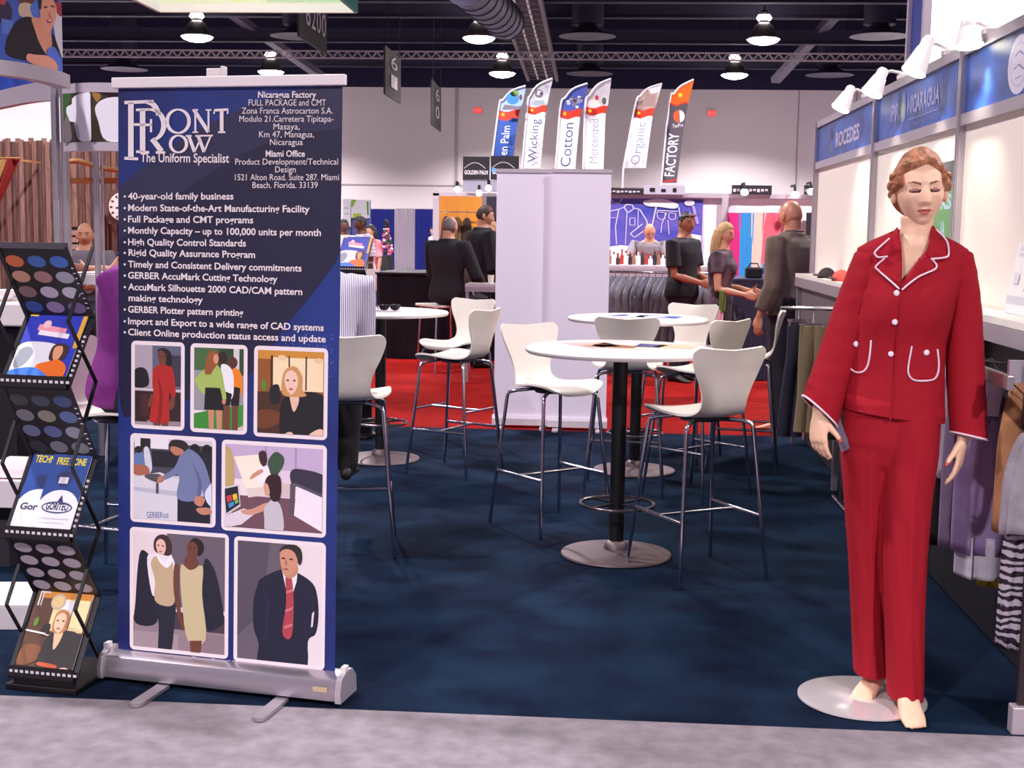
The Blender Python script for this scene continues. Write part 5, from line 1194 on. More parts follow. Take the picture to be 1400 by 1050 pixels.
HM = Matrix.Translation(HC) @ Matrix.Rotation(-.02, 4, 'Z') @ Matrix.Rotation(math.radians(-3), 4, 'Y') @ Matrix.Rotation(math.radians(2), 4, 'X')
HS = 1.02
add_head(body, HM, HS, 150, 130, True)
HMi = HM.inverted()
for i, f in enumerate(body.f):
    c = sum((body.v[v] for v in f), Vector()) / len(f); p = (HMi @ c) / HS
    if p.length < .2 and p.y < -.035:
        ax = abs(p.x); u = (ax - .031) / .0165
        if abs(p.x) < .0205:
            up = -.0568 + .0046 * (1 - (p.x / .0235) ** 2) - .002 * gz(p.x, 0, .004); lo = -.0690 - .0040 * (1 - (p.x / .0225) ** 2) + .010 * (p.x / .0215) ** 2
            if lo < p.z < up: body.m[i] = 2
        if abs(u) < 1:
            zl = .0035 - .0035 * (1 - u * u); 
            if abs(p.z - zl) < .0028 * (1 - .35 * u): body.m[i] = 4
            elif zl < p.z < zl + .0105 * (1 - u * u * .6): body.m[i] = 3
            elif zl - .0042 < p.z <= zl: body.m[i] = 3 if u * u < .7 else body.m[i]
        zb = .0225 + .007 * (1 - ((ax - .036) / .024) ** 2) + .05 * (ax - .03) * .4
        if .012 < ax < .052 and abs(p.z - zb) < .0026 * 1.45 * (1.15 - (ax - .012) / .05): body.m[i] = 1
    for th in (thL, thR):
        if (c - th).length < .011 and c.y < th.y + .002: body.m[i] = 5
bo = body.build('body', [MSKIN, MBROW, MLIP, MLID, mat((60, 38, 36), .4), NAIL], mq, 70)
# swept-up hair
HAIRM = mat((134, 78, 50), .5, c2=(190, 126, 90), vscale=60, stretch=(1, .3, 1), bump=.5, bscale=110)
def hfn(d):
    p = head_point(d, HS, True); z = p.z / HS; f = -p.y / .097 / HS; ax = abs(p.x) / HS
    line = .073 - .030 * (ax / .07) ** 2 + .008 * gz(p.x / HS, .012, .02)
    edge = -.075 + (line + .075) * max(0, min(1, (f + .32) / .62))
    if f > .0 and ax > .058: edge = min(edge, -.006 + .04 * f)
    on = max(0, min(1, (z - edge) / .010)); side = gz(z, .01, .05)
    puff = 1.11 + .085 * max(0, d.z) * (1 - .3 * max(0, f)) + .16 * side * (ax / .08) ** 2 + .05 * max(0, d.y)
    ang = math.atan2(d.x - .18, d.z + .25); lock = .032 * math.sin(ang * 9 + 7 * d.y + 2 * math.sin(3 * d.y)) + .012 * math.sin(ang * 21 + 9 * d.y + 1.3)
    part = -.04 * gz(p.x / HS + .012, 0, .010) * max(0, f) * max(0, d.z)
    return p * (.95 + (puff - .95 + lock + part) * on)
hm = MB(); hm.M = HM; hm.sphere((0, 0, 0), 1, 140, 110, 0, fn=hfn)
# rolled waves at the side
for (x, y, z, r, s_) in ((-.082, -.006, .046, .013, -1), (-.087, .006, .020, .013, -1), (-.084, .012, -.006, .012, -1), (.084, .0, .040, .014, 1), (.088, .012, .010, .013, 1)):
    c = Vector((x, y, z)) * HS; pts = [c + Vector((.3 * r * math.sin(t * 1.1) * s_, -1.3 * r + t * r * .9, .8 * r * math.cos(t * 1.0))) for t in [k * .5 for k in range(7)]]
    hm.tube(pts, [r * .4, r * .7, r * .85, r * .85, r * .8, r * .65, r * .3], 8, round_ends=True)
hm.build('hair', HAIRM, bo, 70)
# clear tag on the cuff
tg = MB(); O = Vector((*MX(1131, 572), 0)); O = Vector((MX(1131, 572)[0], -.05, MX(1131, 572)[1])); U = Vector((MX(1142, 566)[0], -.052, MX(1142, 566)[1])) - O; V = Vector((MX(1147, 615)[0], -.05, MX(1147, 615)[1])) - O
tg.prism([(0, 0), (1, 0), (1, 1), (0, 1)], O, U * 1.1, V, .002); tg.build('tag', mat((120, 112, 136), .15, alpha=.5), mq)
# stand
bp = P(1178, 956) - MQ
MB().lathe([(0, 0), (.205, 0), (.214, .004), (.213, .009), (.2, .0125), (0, .014)], 72, 0, bp).build('base_plate', mat((246, 238, 240), .14, .55), mq, 40)
MB().tube([Vector((AL.x + .02, AL.y + .02, .01)), Vector((AL.x + .012, AL.y + .015, .35))], .007, 10).build('support_rod', CHROME, mq, 60)
# ================================================================ clothes hanging under the right-hand counter
hr = thing('garment_rail', 'flat grey clothes rail under the counter shelf at the right edge', 'clothes rail', (1.265, 4.2, 1.11))
MB().box((0, .85, 0), (.022, 1.75, .045)).build('bar', mat((150, 138, 142), .35, .5), hr, bevel=.003)
for y in (.0, 1.7): MB().box((.028, y, .035), (.06, .02, .07)).build('bracket', ALU, hr)
def garment(name, label, cat, px0, px1, py0, py1, Y, m, depth=.05, taper=.55, folds=5, amp=.012, hem=0, parts=(), hook=True, group=None, railx=None, zr=1.135):
    a, b = PY(px0, py1, Y), PY(px1, py1, Y); zt, zb = PY((px0 + px1) / 2, py0, Y).z, PY((px0 + px1) / 2, py1, Y).z; xc = (a.x + b.x) / 2; w = (b.x - a.x) / 2
    o = Vector((xc, Y, zb)); t = thing(name, label, cat, o, 0, group); H_ = zt - zb; ph = rnd.random() * 6
    def body(z0, z1, nm, mm, k0=1.0):
        rings = []; n = 40; N = 12
        for i in range(N + 1):
            z = z0 + (z1 - z0) * i / N; u = 1 - z / H_; ww = w * (taper + (1 - taper) * min(1, u * 2.2) ** .7) * k0; ring = []
            if u < .12: ww *= .55 + .45 * math.sqrt(max(0, u / .12))
            for k in range(n):
                t_ = 2 * PI * k / n; f = amp * u * math.sin(folds * t_ + ph + u) + amp * .4 * math.sin(9 * t_ + 3 * u)
                ring.append(Vector((ww * math.cos(t_) + f * .5, (depth * (.5 + .5 * u) + f) * math.sin(t_), z + hem * math.sin(2 * t_ + ph) * (1 - i / N) ** 3)))
            rings.append(ring)
        mb = MB(); mb.loft(rings, 0, (False, True)); ob = mb.build(nm, mm, t, 60); s = ob.modifiers.new('cloth', 'SOLIDIFY'); s.thickness = .003; return ob
    if parts:
        for nm, f0, f1, mm, k0 in parts: body(H_ * f0, H_ * f1, nm, mm, k0)
    else: body(0, H_, 'cloth', m)
    if hook:
        rx = 0 if railx is None else railx - xc
        hg = MB(); hz = zr + .024 - zb
        hg.tube([(-w * taper * .8, 0, H_ - .045), (rx * .3, 0, H_ + .005), (w * taper * .8, 0, H_ - .045)], .006, 8)
        hg.tube([(rx * .3, 0, H_)] + [(rx * .3 + .0, 0, H_ + (hz - H_) * .5)] + [(rx + .012 * math.cos(q), 0, hz + .012 * math.sin(q) - .006) for q in (-.6, .3, 1.2, 2.1, 3.0)], .0025, 6)
        hg.build('hanger', mat((60, 54, 60), .4), t, 60)
    return t
LAV = mat((136, 112, 158), .75, c2=(156, 130, 176), vscale=14); LAVP = mat((206, 186, 214), .75, c2=(222, 204, 226), vscale=16); SHEER = mat((206, 198, 212), .5, c2=(176, 168, 184), vscale=20)
RX = 1.265
garment('black_trousers', 'black trousers hanging behind the mannequin hip, farthest right rail garment', 'clothing', 1262, 1306, 530, 742, 4.98, BLACK, .05, .8, 4, .008, railx=RX)
garment('white_blouse', 'white blouse hanging between the mannequin jacket and its left sleeve', 'clothing', 1275, 1336, 470, 650, 4.88, mat((232, 220, 232), .7), .05, .6, 5, .012, .01, railx=RX)
garment('yellow_top', 'yellow garment of which only the hem shows below the lavender dress', 'clothing', 1338, 1378, 560, 800, 4.93, mat((196, 164, 30), .7), .04, .7, railx=RX)
garment('mauve_skirt', 'greyish mauve skirt hanging just right of the red trouser leg', 'clothing', 1282, 1316, 545, 748, 4.78, mat((120, 100, 130), .75, c2=(136, 114, 146), vscale=14), .05, .8, 5, .012, .006, railx=RX)
garment('lavender_dress', 'lavender dress with pale bodice and sheer white hem on the right rail', 'clothing', 1297, 1386, 512, 785, 4.68, LAV, .06, .62, 6, .014, .01, railx=RX,
        parts=(('sheer_hem', 0, .2, SHEER, .86), ('skirt', .12, .79, LAV, 1.0), ('waistband', .775, .80, mat((84, 72, 110), .7), .98), ('bodice', .79, 1.0, LAVP, 1.0)))
garment('dark_jacket', 'black jacket collar showing between lavender dress and brown jacket', 'clothing', 1362, 1412, 508, 640, 4.59, mat((24, 20, 30), .7), .05, .6, railx=RX)
garment('brown_jacket', 'tan brown jacket hanging at the right edge beside the lavender dress', 'clothing', 1358, 1440, 506, 724, 4.51, mat((150, 98, 62), .7, c2=(176, 122, 84), vscale=12), .07, .6, 4, .012, .012, railx=RX)
garment('silver_tunic', 'silvery sheer tunic at the right edge above the zebra trousers', 'clothing', 1368, 1450, 585, 730, 4.40, mat((176, 168, 182), .45, c2=(206, 198, 210), vscale=18), .06, .5, 6, .012, .008, railx=RX)
ZEB = bpy.data.materials.new('zebra_cloth'); ZEB.use_nodes = True; nt = ZEB.node_tree; bs = nt.nodes['Principled BSDF']; tc = nt.nodes.new('ShaderNodeTexCoord'); wv = nt.nodes.new('ShaderNodeTexWave'); wv.bands_direction = 'Z'
wv.inputs['Scale'].default_value = 11; wv.inputs['Distortion'].default_value = 7; wv.inputs['Detail Scale'].default_value = 1.4; rp = nt.nodes.new('ShaderNodeValToRGB'); rp.color_ramp.elements[0].position = .42; rp.color_ramp.elements[1].position = .56; rp.color_ramp.elements[0].color = lin((52, 40, 54)); rp.color_ramp.elements[1].color = lin((222, 210, 226))
nt.links.new(tc.outputs['Object'], wv.inputs['Vector']); nt.links.new(wv.outputs[0], rp.inputs[0]); nt.links.new(rp.outputs[0], bs.inputs['Base Color'])
garment('zebra_trousers', 'zebra striped trousers hanging lowest at the right edge', 'clothing', 1361, 1404, 716, 884, 4.43, ZEB, .045, .85, 3, .006, 0, hook=False)
# clip rail with trousers between the farther stools and the mannequin
Yr = 7.6; ra, rb = PY(1072, 433, Yr), PY(1150, 430, Yr)
fr = thing('garment_stand', 'chrome floor stand with clip hangers left of the mannequin', 'clothes rail', (rb.x - .02, Yr, 0)); zr_ = ra.z + .05
MB().tube([(ra.x - rb.x, 0, zr_), (.0, 0, zr_), (.06, 0, zr_ - .02), (.06, 0, .03)], .012, 8).build('rail', CHROME, fr, 60)
MB().tube([(.06, -.22, .015), (.06, .22, .015)], .014, 8).build('foot', CHROME, fr, 60)
def trousers_hung(label, px, w0, w1, py0, py1, Y, m):
    c0 = PY(px, py0, Y); cb_ = PY(px - 8, py1, Y); t = thing('hanging_trousers', label, 'clothing', (c0.x, Y, cb_.z)); H_ = c0.z - cb_.z
    for s in (-1, 1):
        pts = [Vector((s * w0 * .35, 0, H_)), Vector((s * w0 * .42, .0, H_ * .7)), Vector((s * w1 * .4 - .02, .01, H_ * .35)), Vector((s * w1 * .45 - .03, 0, 0))]
        MB().loft([sellipse(p, w, d, 20, 2.2) for p, w, d in zip(pts, (w0 * .55, w0 * .5, w1 * .5, w1 * .55), (.03, .05, .045, .04))]).build('trouser_leg', m, t, 60)
    MB().box((0, 0, H_ + .01), (w0 * 1.9, .012, .014)).tube([(0, 0, H_ + .01), (0, 0, H_ + .07), (.012, 0, H_ + .085)], .003, 6).build('clip_hanger', CHROME, t)
    for s in (-1, 1): MB().box((s * w0 * .7, -.01, H_ - .008), (.02, .03, .035)).build('clip', mat((214, 200, 190), .2, .9), t)
trousers_hung('olive trousers on a clip hanger left of the mannequin sleeve', 1112, .085, .06, 446, 590, Yr - .05, mat((118, 102, 78), .8))
trousers_hung('dark navy trousers on a clip hanger beside the olive pair', 1092, .07, .075, 440, 596, Yr + .14, mat((20, 18, 40), .8))
trousers_hung('black trousers on a clip hanger half behind the red sleeve', 1138, .09, .08, 446, 600, Yr + .1, mat((18, 15, 22), .8))
# ================================================================ things in the middle and far distance
def rect(px0, py0, px1, py1, Y):
    a, b = PY(px0, py0, Y), PY(px1, py1, Y); return a.x, b.x, a.z, b.z
def slab_px(name, label, cat, px0, py0, px1, py1, Y, d, m, part='panel', floor=False, group=None):
    x0, x1, z1, z0 = rect(px0, py0, px1, py1, Y)
    if floor: z0 = 0
    t = thing(name, label, cat, ((x0 + x1) / 2, Y, z0), 0, group); MB().box((0, d / 2, (z1 - z0) / 2), (x1 - x0, d, z1 - z0)).build(part, m, t); return t, x1 - x0, z1 - z0
# two blank roll-ups seen from behind
for px0, px1, Y, lab in ((679.5, 751.5, 10.42, 'blank white back of a roll-up banner, left one of the pair'), (756, 828, 10.36, 'blank white back of a roll-up banner, right one of the pair')):
    x0, x1, z1, z0 = rect(px0, 234, px1, 585, Y); t = thing('blank_rollup_banner', lab, 'banner', ((x0 + x1) / 2, Y, 0), 0, 'blank roll-up banners'); w = x1 - x0
    MB().box((0, .0, (z1 + .06) / 2), (w, .003, z1 - .06)).build('cloth', mat((238, 226, 244), .5), t); MB().box((0, 0, z1 + .005), (w + .01, .022, .028)).build('top_rail', ALU_PALE, t)
    MB().tube([(.0, .035, .05), (.0, .014, z1)], .0125, 10).build('support_pole', ALU_PALE, t, 60)
    MB().loft([[Vector((x, y, z)) for y, z in ((-.06, .02), (-.055, .07), (-.02, .095), (.04, .09), (.06, .06), (.06, .02))] for x in (-w / 2 - .01, w / 2 + .01)]).build('base', mat((226, 216, 226), .4, .3), t, 40)
    for x in (-.17, .17): MB().box((x, -.1, .006), (.045, .2, .012)).build('foot', ALU_PALE, t)
# black draped counter across the red aisle
x0, x1, z1, _ = rect(515, 372, 700, 487, 15.7); bc = thing('draped_counter', 'long black draped counter on the red carpet behind the left table', 'counter', ((x0 + x1) / 2, 15.7, 0)); w = (x1 - x0)
MB().sheet(lambda a, b: ((a - .5) * w, -.02 * math.sin(a * 70) * (1 - b) - .01 * math.sin(a * 31), .004 + b * (z1 - .02)), 120, 4, .006).build('drape', mat((20, 16, 30), .9), bc, 60)
MB().box((0, .42, z1 - .012), (w + .03, .9, .024)).build('counter_top', mat((26, 22, 38), .7), bc); MB().box((0, .45, z1 / 2 - .02), (w - .06, .8, z1 - .05)).build('carcass', BLACK, bc)
# small metal table with a cup
x0, x1, z1, _ = rect(636, 390, 700, 400, 13.4); mt = thing('side_table', 'small metal framed table left of the white roll-ups', 'table', (x0, 13.4, 0)); w = x1 - x0
MB().box((w / 2, .2, z1), (w, .42, .03)).build('table_top', mat((206, 194, 200), .3, .3), mt); MB().box((w / 2, 0, z1 - .04), (w, .02, .05)).build('apron', ALU, mt)
for lx in (.02, w - .1, w / 2 + .1):
    MB().box((lx, .02 if lx != w / 2 + .1 else .38, z1 / 2 - .01), (.03, .03, z1 - .02)).build('leg', ALU, mt)
p = PY(671, 388, 13.5); cu = thing('cup', 'small pale cup on the metal framed side table', 'cup', (p.x, 13.5, z1 + .015))
MB().lathe([(.026, 0), (.034, .09), (.031, .09), (.024, .006)], 18).build('body', mat((226, 220, 200), .4), cu, 50); MB().lathe([(0, .075), (.03, .075)], 18).build('drink', mat((180, 190, 120), .3), cu)
# golden palm booth
Yp = 22.0
gp = thing('orange_booth', 'booth with orange back wall, black sign boards and metal frame left of the white roll-ups', 'booth', (PY(594, 300, Yp).x, Yp, 0)); O = Vector((PY(594, 300, Yp).x, Yp, 0))
def gq(px, py, dy=0): return PY(px, py, Yp + dy) - O
def gbox(name, a, b, m, d=.06, dy=0, floor=False):
    p, q = gq(a[0], a[1], dy), gq(b[0], b[1], dy); z0 = 0 if floor else q.z
    return MB().box(((p.x + q.x) / 2, dy + d / 2, (p.z + z0) / 2), (q.x - p.x, d, p.z - z0)).build(name, m, gp)
gbox('post', (592, 264), (599, 400), ALU_PALE, .1, 0, True); gbox('post', (659, 264), (663, 400), ALU_PALE, .08, .1, True); gbox('beam', (592, 263), (712, 269), ALU_PALE, .08)
gbox('orange_wall', (599, 268), (661, 400), mat((206, 128, 34), .6, c2=(226, 152, 50), vscale=1.2), .04, .9, True); gbox('dark_wall', (662, 268), (712, 400), mat((44, 36, 52), .6), .04, .9, True)
gbox('rail', (602, 289), (660, 291), CHROME, .02, .7)
SIGN = mat((34, 30, 38), .5)
for a, b, c0 in (((633, 214), (669, 246), 0), ((671, 213), (709, 246), 1)):
    s = gbox('sign_board', a, b, SIGN, .04, -.2); m = MB(); ms = []; p, q = gq(a[0], a[1], -.2), gq(b[0], b[1], -.2)
    art(m, ms, Vector((p.x, -.2, p.z)), (q.x - p.x, 0, 0), (0, 0, q.z - p.z), [('l', (190, 186, 196), [(.05 + .08 * k, .62 - .36 * math.sin(PI * (.1 + .08 * k))) for k in range(11)], .03), ('t', (226, 222, 230), (.06, .76, .94, .76), 'GOLDEN PALM', .09, .003)] + ([('e', (120, 170, 230), (.12, .6, .09, .1))] if c0 else []))
    m.build('sign_lettering', ms, s)
gbox('lower_sign', (633, 246), (709, 263), mat((150, 146, 166), .5), .04, -.18)
for k, (px, py) in enumerate(((625, 259), (655, 264), (668, 257))):
    p = PY(px, py, Yp - .4); t = thing('globe_bulb', 'glowing globe bulb with black stem over the orange booth, %s of the three' % ('leftmost', 'middle', 'rightmost')[k], 'lamp', p, 0, 'globe bulbs')
    MB().sphere((0, 0, 0), .052, 16, 12).build('globe', mat((255, 250, 244), .4, emit=6), t, 180); MB().tube([(0, 0, .05), (0, 0, .13)], .024, 10).build('stem', BLACK, t); MB().tube([(0, 0, .12), (.0, .42, .09)], .008, 6).build('arm', BLACK, t)
def hung(label, px0, px1, py0, py1, Y, m, group): 
    return garment('hanging_garment', label, 'clothing', px0, px1, py0, py1, Y, m, .12, .6, 4, .02, group=group, zr=PY(px0, 290, Y).z)
PLAID = mat((40, 24, 44), .8, c2=(84, 70, 90), vscale=9, detail=0); g_ = 'garments in the orange booth'
hung('dark plaid garment hanging at the left of the orange wall', 602, 618, 296, 360, Yp + .7, PLAID, g_); hung('olive brown garment in the middle of the orange wall', 617, 632, 297, 345, Yp + .7, mat((104, 80, 50), .8), g_); hung('dark brown garment right on the orange wall', 631, 645, 298, 345, Yp + .7, mat((62, 44, 40), .8), g_)
# pipe and drape far back
for (a, b, col, lab) in ((505, 539, (54, 66, 176), 'blue curtain at the left of the far drape line'), (540, 567, (236, 224, 238), 'white curtain between the two blue ones in the far drape line'), (567.5, 600, (54, 66, 176), 'blue curtain at the right of the far drape line, behind the white post')):
    x0, x1, z1, _ = rect(a, 286, b, 400, 50); t = thing('curtain', lab, 'curtain', ((x0 + x1) / 2, 50, 0), 0, 'pipe and drape curtains'); w = x1 - x0
    MB().sheet(lambda u, v: ((u - .5) * w, .022 * math.sin(u * 62), .02 + v * (z1 - .02)), 90, 2, .01).build('cloth', mat(col, .8), t, 60); MB().tube([(-w / 2, .1, z1), (w / 2, .1, z1)], .03, 8).build('pipe', ALU_PALE, t)
# far signs at left of the curtains
for a, b, c, d, m1, lab in ((481, 273, 505, 298, (226, 224, 226), 'white and green sign board on a far stand left of the blue curtain'), (470, 272, 480, 310, (236, 236, 240), 'narrow white sign board at the banner right edge')):
    t, w, h = slab_px('sign_stand', lab, 'sign', a, b, c, 400, 36, .2, mat((86, 92, 150), .7), 'stand', True); z0 = PY(a, d, 36).z
    m = MB().box((0, -.05, (h + z0) / 2), (w, .08, h - z0)); ms = [mat(m1, .5)]
    art(m, ms, (-w / 2, -.092, h), (w, 0, 0), (0, 0, z0 - h), [('p', (140, 186, 60), [(0, 0), (.3, 0), (.1, .4), (0, .4)]), ('p', (90, 150, 60), [(.86, .1), (1, .1), (1, .9), (.9, .8)]), ('p', (170, 200, 40), [(.1, .75), (.6, .75), (.5, 1), (.1, 1)])] if a > 480 else [('r', (200, 204, 216), (.2, .3, .8, .36)), ('r', (200, 204, 216), (.2, .5, .8, .56))])
    m.build('board', ms, t)
# flower tower on a black pedestal
p = PY(528, 400, 27); x0, x1, z1, _ = rect(518, 349, 537, 400, 27)
fl = thing('pedestal', 'black draped pedestal under the pink flowers', 'pedestal', (p.x, 27, 0)); w = x1 - x0
MB().lathe([(w * .55, 0), (w * .5, z1 * .6), (w * .44, z1 - .03), (w * .40, z1), (0, z1)], 28).build('drape', mat((36, 30, 34), .8), fl, 50)
ft = thing('flower_tower', 'tall pink flower arrangement in front of the blue curtain', 'flowers', (p.x, 27, z1)); m1, m2 = MB(), MB(); zt = PY(528, 300, 27).z - z1
for k in range(90):
    u = rnd.random(); z = .03 + u * zt * .72; r = .15 * (1 - u * .72) * math.sqrt(rnd.random()); a = rnd.random() * 6.3
    (m1 if rnd.random() < .8 else m2).sphere((r * math.cos(a), r * math.sin(a), z), (.035, .035, .028), 8, 6, rnd.choice((0, 1, 2)) if 1 else 0)
b_ = m1.build('blossoms', [mat((236, 130, 160), .7), mat((246, 190, 206), .7), mat((190, 60, 90), .7)], ft, 60); b_['kind'] = 'stuff'
l_ = m2.build('leaves', [mat((52, 74, 50), .7)] * 3, ft, 60); l_['kind'] = 'stuff'
m = MB()
for k in range(14): m.sphere((.03 * math.sin(k * 2.4), .03 * math.cos(k * 2.4), zt * (.74 + .018 * k)), (.028, .028, .03), 8, 6)
d_ = m.build('dark_buds', mat((40, 34, 44), .7), ft, 60); d_['kind'] = 'stuff'
# feather flags
YF = 28.0
FLAGS = [
 ('blue feather flag with a globe picture, leftmost of the flags', [(719, 117), (700, 124), (688, 137), (683, 146)], (671, 245), [(715, 138), (708, 165), (698, 245)], 151, 163, (40, 78, 158), 'Golden Palm', (240, 240, 248), 238, 172, 13.5, .12, 'globe'),
 ('white feather flag reading Wicking', [(756, 107), (736, 116), (726, 130), (722, 143)], (715, 230), [(749, 138), (745, 165), (739, 230)], 145, 155, (246, 238, 246), 'Wicking', (70, 80, 120), 222, 163, 14, .02, 'grey'),
 ('white feather flag reading Cotton', [(804, 114), (785, 121), (774, 133), (767, 147)], (760, 238), [(798, 146), (793, 162), (786, 238)], 150, 161, (246, 238, 246), 'Cotton', (70, 80, 130), 228, 168, 17, .02, 'cotton'),
 ('white feather flag reading Mercerized', [(836, 108), (818, 116), (807, 130), (801, 144)], (798, 236), [(831, 145), (828, 158), (825, 236)], 146, 156, (246, 238, 246), 'Mercerized', (150, 150, 170), 223, 163, 14, 0, 'fabric'),
 ('white feather flag reading Organic', [(906, 114), (886, 121), (876, 131), (870, 142)], (853, 230), [(897, 145), (892, 162), (883, 230)], 149, 160, (250, 244, 250), 'Organic', (150, 156, 180), 225, 167, 15, 0, 'sand'),
 ('grey feather flag reading FACTORY with orange top, rightmost of the flags', [(949, 109), (931, 118), (922, 128), (916, 140)], (905, 250), [(941, 142), (935, 178), (925, 250)], 141, 143, (92, 84, 92), 'FACTORY', (246, 240, 246), 241, 182, 16, .5, 'orange')]
for lab, curve, lb, right, by0, by1, col, word, ink, ty0, ty1, tsz, bold, art_ in FLAGS:
    base = PY(lb[0] - 3, 300, YF); base.z = 0; t = thing('feather_flag', lab, 'flag', base, 0, 'feather flags')
    Q = lambda px, py, lift=0: PY(px, py, YF - lift) - base
    def wav(p): return Vector((p.x, p.y + .06 * math.sin(p.z * 2.1 + lb[0]), p.z))
    Lp = catmull([(p[0], p[1]) for p in curve] + [lb], 8, False); Rp = catmull([(curve[0][0], curve[0][1])] + right, 8, False)
    ys = sorted(set([curve[0][1] + 1 + (lb[1] - curve[0][1] - 1) * k / 48 for k in range(49)] + [by0, by1]))
    def edge(P_, y):
        best = P_[-1]
        for a, b in zip(P_, P_[1:]):
            if (a.y - y) * (b.y - y) <= 0 and a.y != b.y: k = (y - a.y) / (b.y - a.y); return a.x + (b.x - a.x) * k
        return best.x
    m = MB(); cols = [mat(col, .6), mat((216, 52, 28), .6), {'globe': mat((150, 176, 226), .6), 'grey': mat((150, 146, 156), .6, c2=(206, 210, 216), vscale=6), 'cotton': mat((70, 88, 170), .6), 'fabric': mat((196, 192, 200), .6, c2=(222, 216, 222), vscale=5), 'sand': mat((160, 130, 124), .6, c2=(196, 176, 172), vscale=5), 'orange': mat((236, 104, 24), .6)}[art_]]
    rows = []
    for y in ys:
        l, r = edge(Lp, y), edge(Rp, y); sag = 3 if y > by0 - 1 else 0
        rows.append([wav(Q(l + (r - l) * u, y + 2.0 * math.sin(u * 6.28 - .6) * (1 if by0 - 3 < y < lb[1] - 4 else 0))) for u in (0, .2, .4, .6, .8, 1)])
    vs = [p for r in rows for p in r]; back = [p + Vector((0, .012, 0)) for p in vs]; n = len(vs)
    for j in range(len(rows) - 1):
        yc = (ys[j] + ys[j + 1]) / 2; mi = 2 if yc < by0 else (1 if yc < by1 else 0)
        for k in range(5):
            a = j * 6 + k; m.add([vs[a], vs[a + 6], vs[a + 7], vs[a + 1]], [(0, 1, 2, 3)], mi); m.add([back[a], back[a + 1], back[a + 7], back[a + 6]], [(0, 1, 2, 3)], mi)
    cl_ = m.build('cloth', cols, t, 60)
    pl = [wav(Q(p.x - .8, p.y)) for p in Lp]; MB().tube(pl + [Vector((pl[-1].x - .06, 0, 0))], .02, 8).build('pole', mat((240, 232, 240), .4), t, 60)
    MB().box((-.1, 0, .02), (.5, .5, .04)).build('foot', mat((70, 66, 72), .6), t)
    m = MB(); ms = [mat(ink, .6)]; ym = (ty0 + ty1) / 2; xa, xb = (edge(Lp, ty0) + edge(Rp, ty0)) / 2 + tsz * .33, (edge(Lp, ty1) + edge(Rp, ty1)) / 2 + tsz * .33
    A, B_ = Q(xa, ty0, .09), Q(xb, ty1, .09); u = B_ - A; L_ = u.length; u.normalize(); sz = tsz / 1800 * YF * 1.15
    put_text(m, word, A, u, Vector((-1, 0, 0)) * 1.0 + Vector((0, 0, 0)), sz, 0, width=L_, bold=bold * sz * .04)
    m.build('lettering', ms, cl_); m = MB(); ms = [mat(ink, .6)]
    if art_ != 'orange':
        c = Q(edge(Lp, by0 + 5) + 6, by0 + 5.5, .09); ms.append(mat((250, 190, 40), .6)); m.add([c + Vector((.05 * math.cos(2 * PI * k / 10) * (1 if k % 2 else .45), 0, .05 * math.sin(2 * PI * k / 10) * (1 if k % 2 else .45))) for k in range(10)], [tuple(range(9, -1, -1))], 1)
    def blob(pts, c): 
        mm = mat(c, .6)
        if mm not in ms: ms.append(mm)
        q = [Q(x, y, .085) for x, y in pts]; m.add(q, [tuple(range(len(q)))], ms.index(mm))
    def circ(cx, cy, rx, ry, a0=0, a1=360, n=18): return [(cx + rx * math.cos(math.radians(a0 + (a1 - a0) * k / n)), cy + ry * math.sin(math.radians(a0 + (a1 - a0) * k / n))) for k in range(n)][::-1]
    if art_ == 'globe': blob(circ(701, 134, 9, 9), (60, 130, 200)); blob(circ(704, 128, 6, 4), (120, 150, 60)); blob(circ(712, 133, 2, 4), (120, 60, 50)); blob([(686, 150), (710, 150), (712, 146), (690, 143)][::-1], (120, 112, 124))
    if art_ == 'cotton':
        for k in range(22): blob(circ(776 + rnd.random() * 20, 132 + rnd.random() * 16, 1.6 + rnd.random() * 1.4, 1.4 + rnd.random()), rnd.choice(((240, 236, 246), (96, 84, 104), (150, 140, 160))))
    if art_ == 'fabric': blob(circ(816, 134, 2.6, 4), (186, 50, 60)); blob(circ(826, 138, 3, 5), (80, 96, 80)); blob([(806, 145), (822, 145), (816, 136), (808, 138)][::-1], (226, 214, 206))
    if art_ == 'grey': blob(circ(737, 128, 6, 6), (110, 104, 116)); blob(circ(737, 127, 4.5, 3), (210, 206, 214)); blob([(729, 143), (745, 143), (744, 137), (731, 137)][::-1], (150, 170, 176))
    if art_ == 'sand': blob([(876, 146), (894, 146), (897, 130), (884, 128)][::-1], (170, 140, 132)); blob([(886, 122), (905, 116), (901, 126), (890, 128)][::-1], (226, 220, 232))
    if art_ == 'orange':
        blob(circ(928, 159, 7.5, 8.5, 90, 280), (226, 92, 40)); blob(circ(928.5, 159, 7.5, 8.5, -88, 92), (244, 236, 240)); blob(circ(930, 130, 3, 3), (250, 190, 50)); blob([(905, 249.5), (924.5, 247.5), (925, 244.5), (906, 247.5)], (216, 60, 60))
        A, B_ = Q(919, 175, .09), Q(934, 173, .09); put_text(m, 'TeePro', A, (B_ - A).normalized(), (0, 0, 1), .11, 0, width=(B_ - A).length); A, B_ = Q(918, 144, .09), Q(939, 142.5, .09); put_text(m, 'Golden Bear', A, (B_ - A).normalized(), (0, 0, 1), .05, 0, width=(B_ - A).length) if 0 else None
    m.build('printed_picture', ms, cl_)
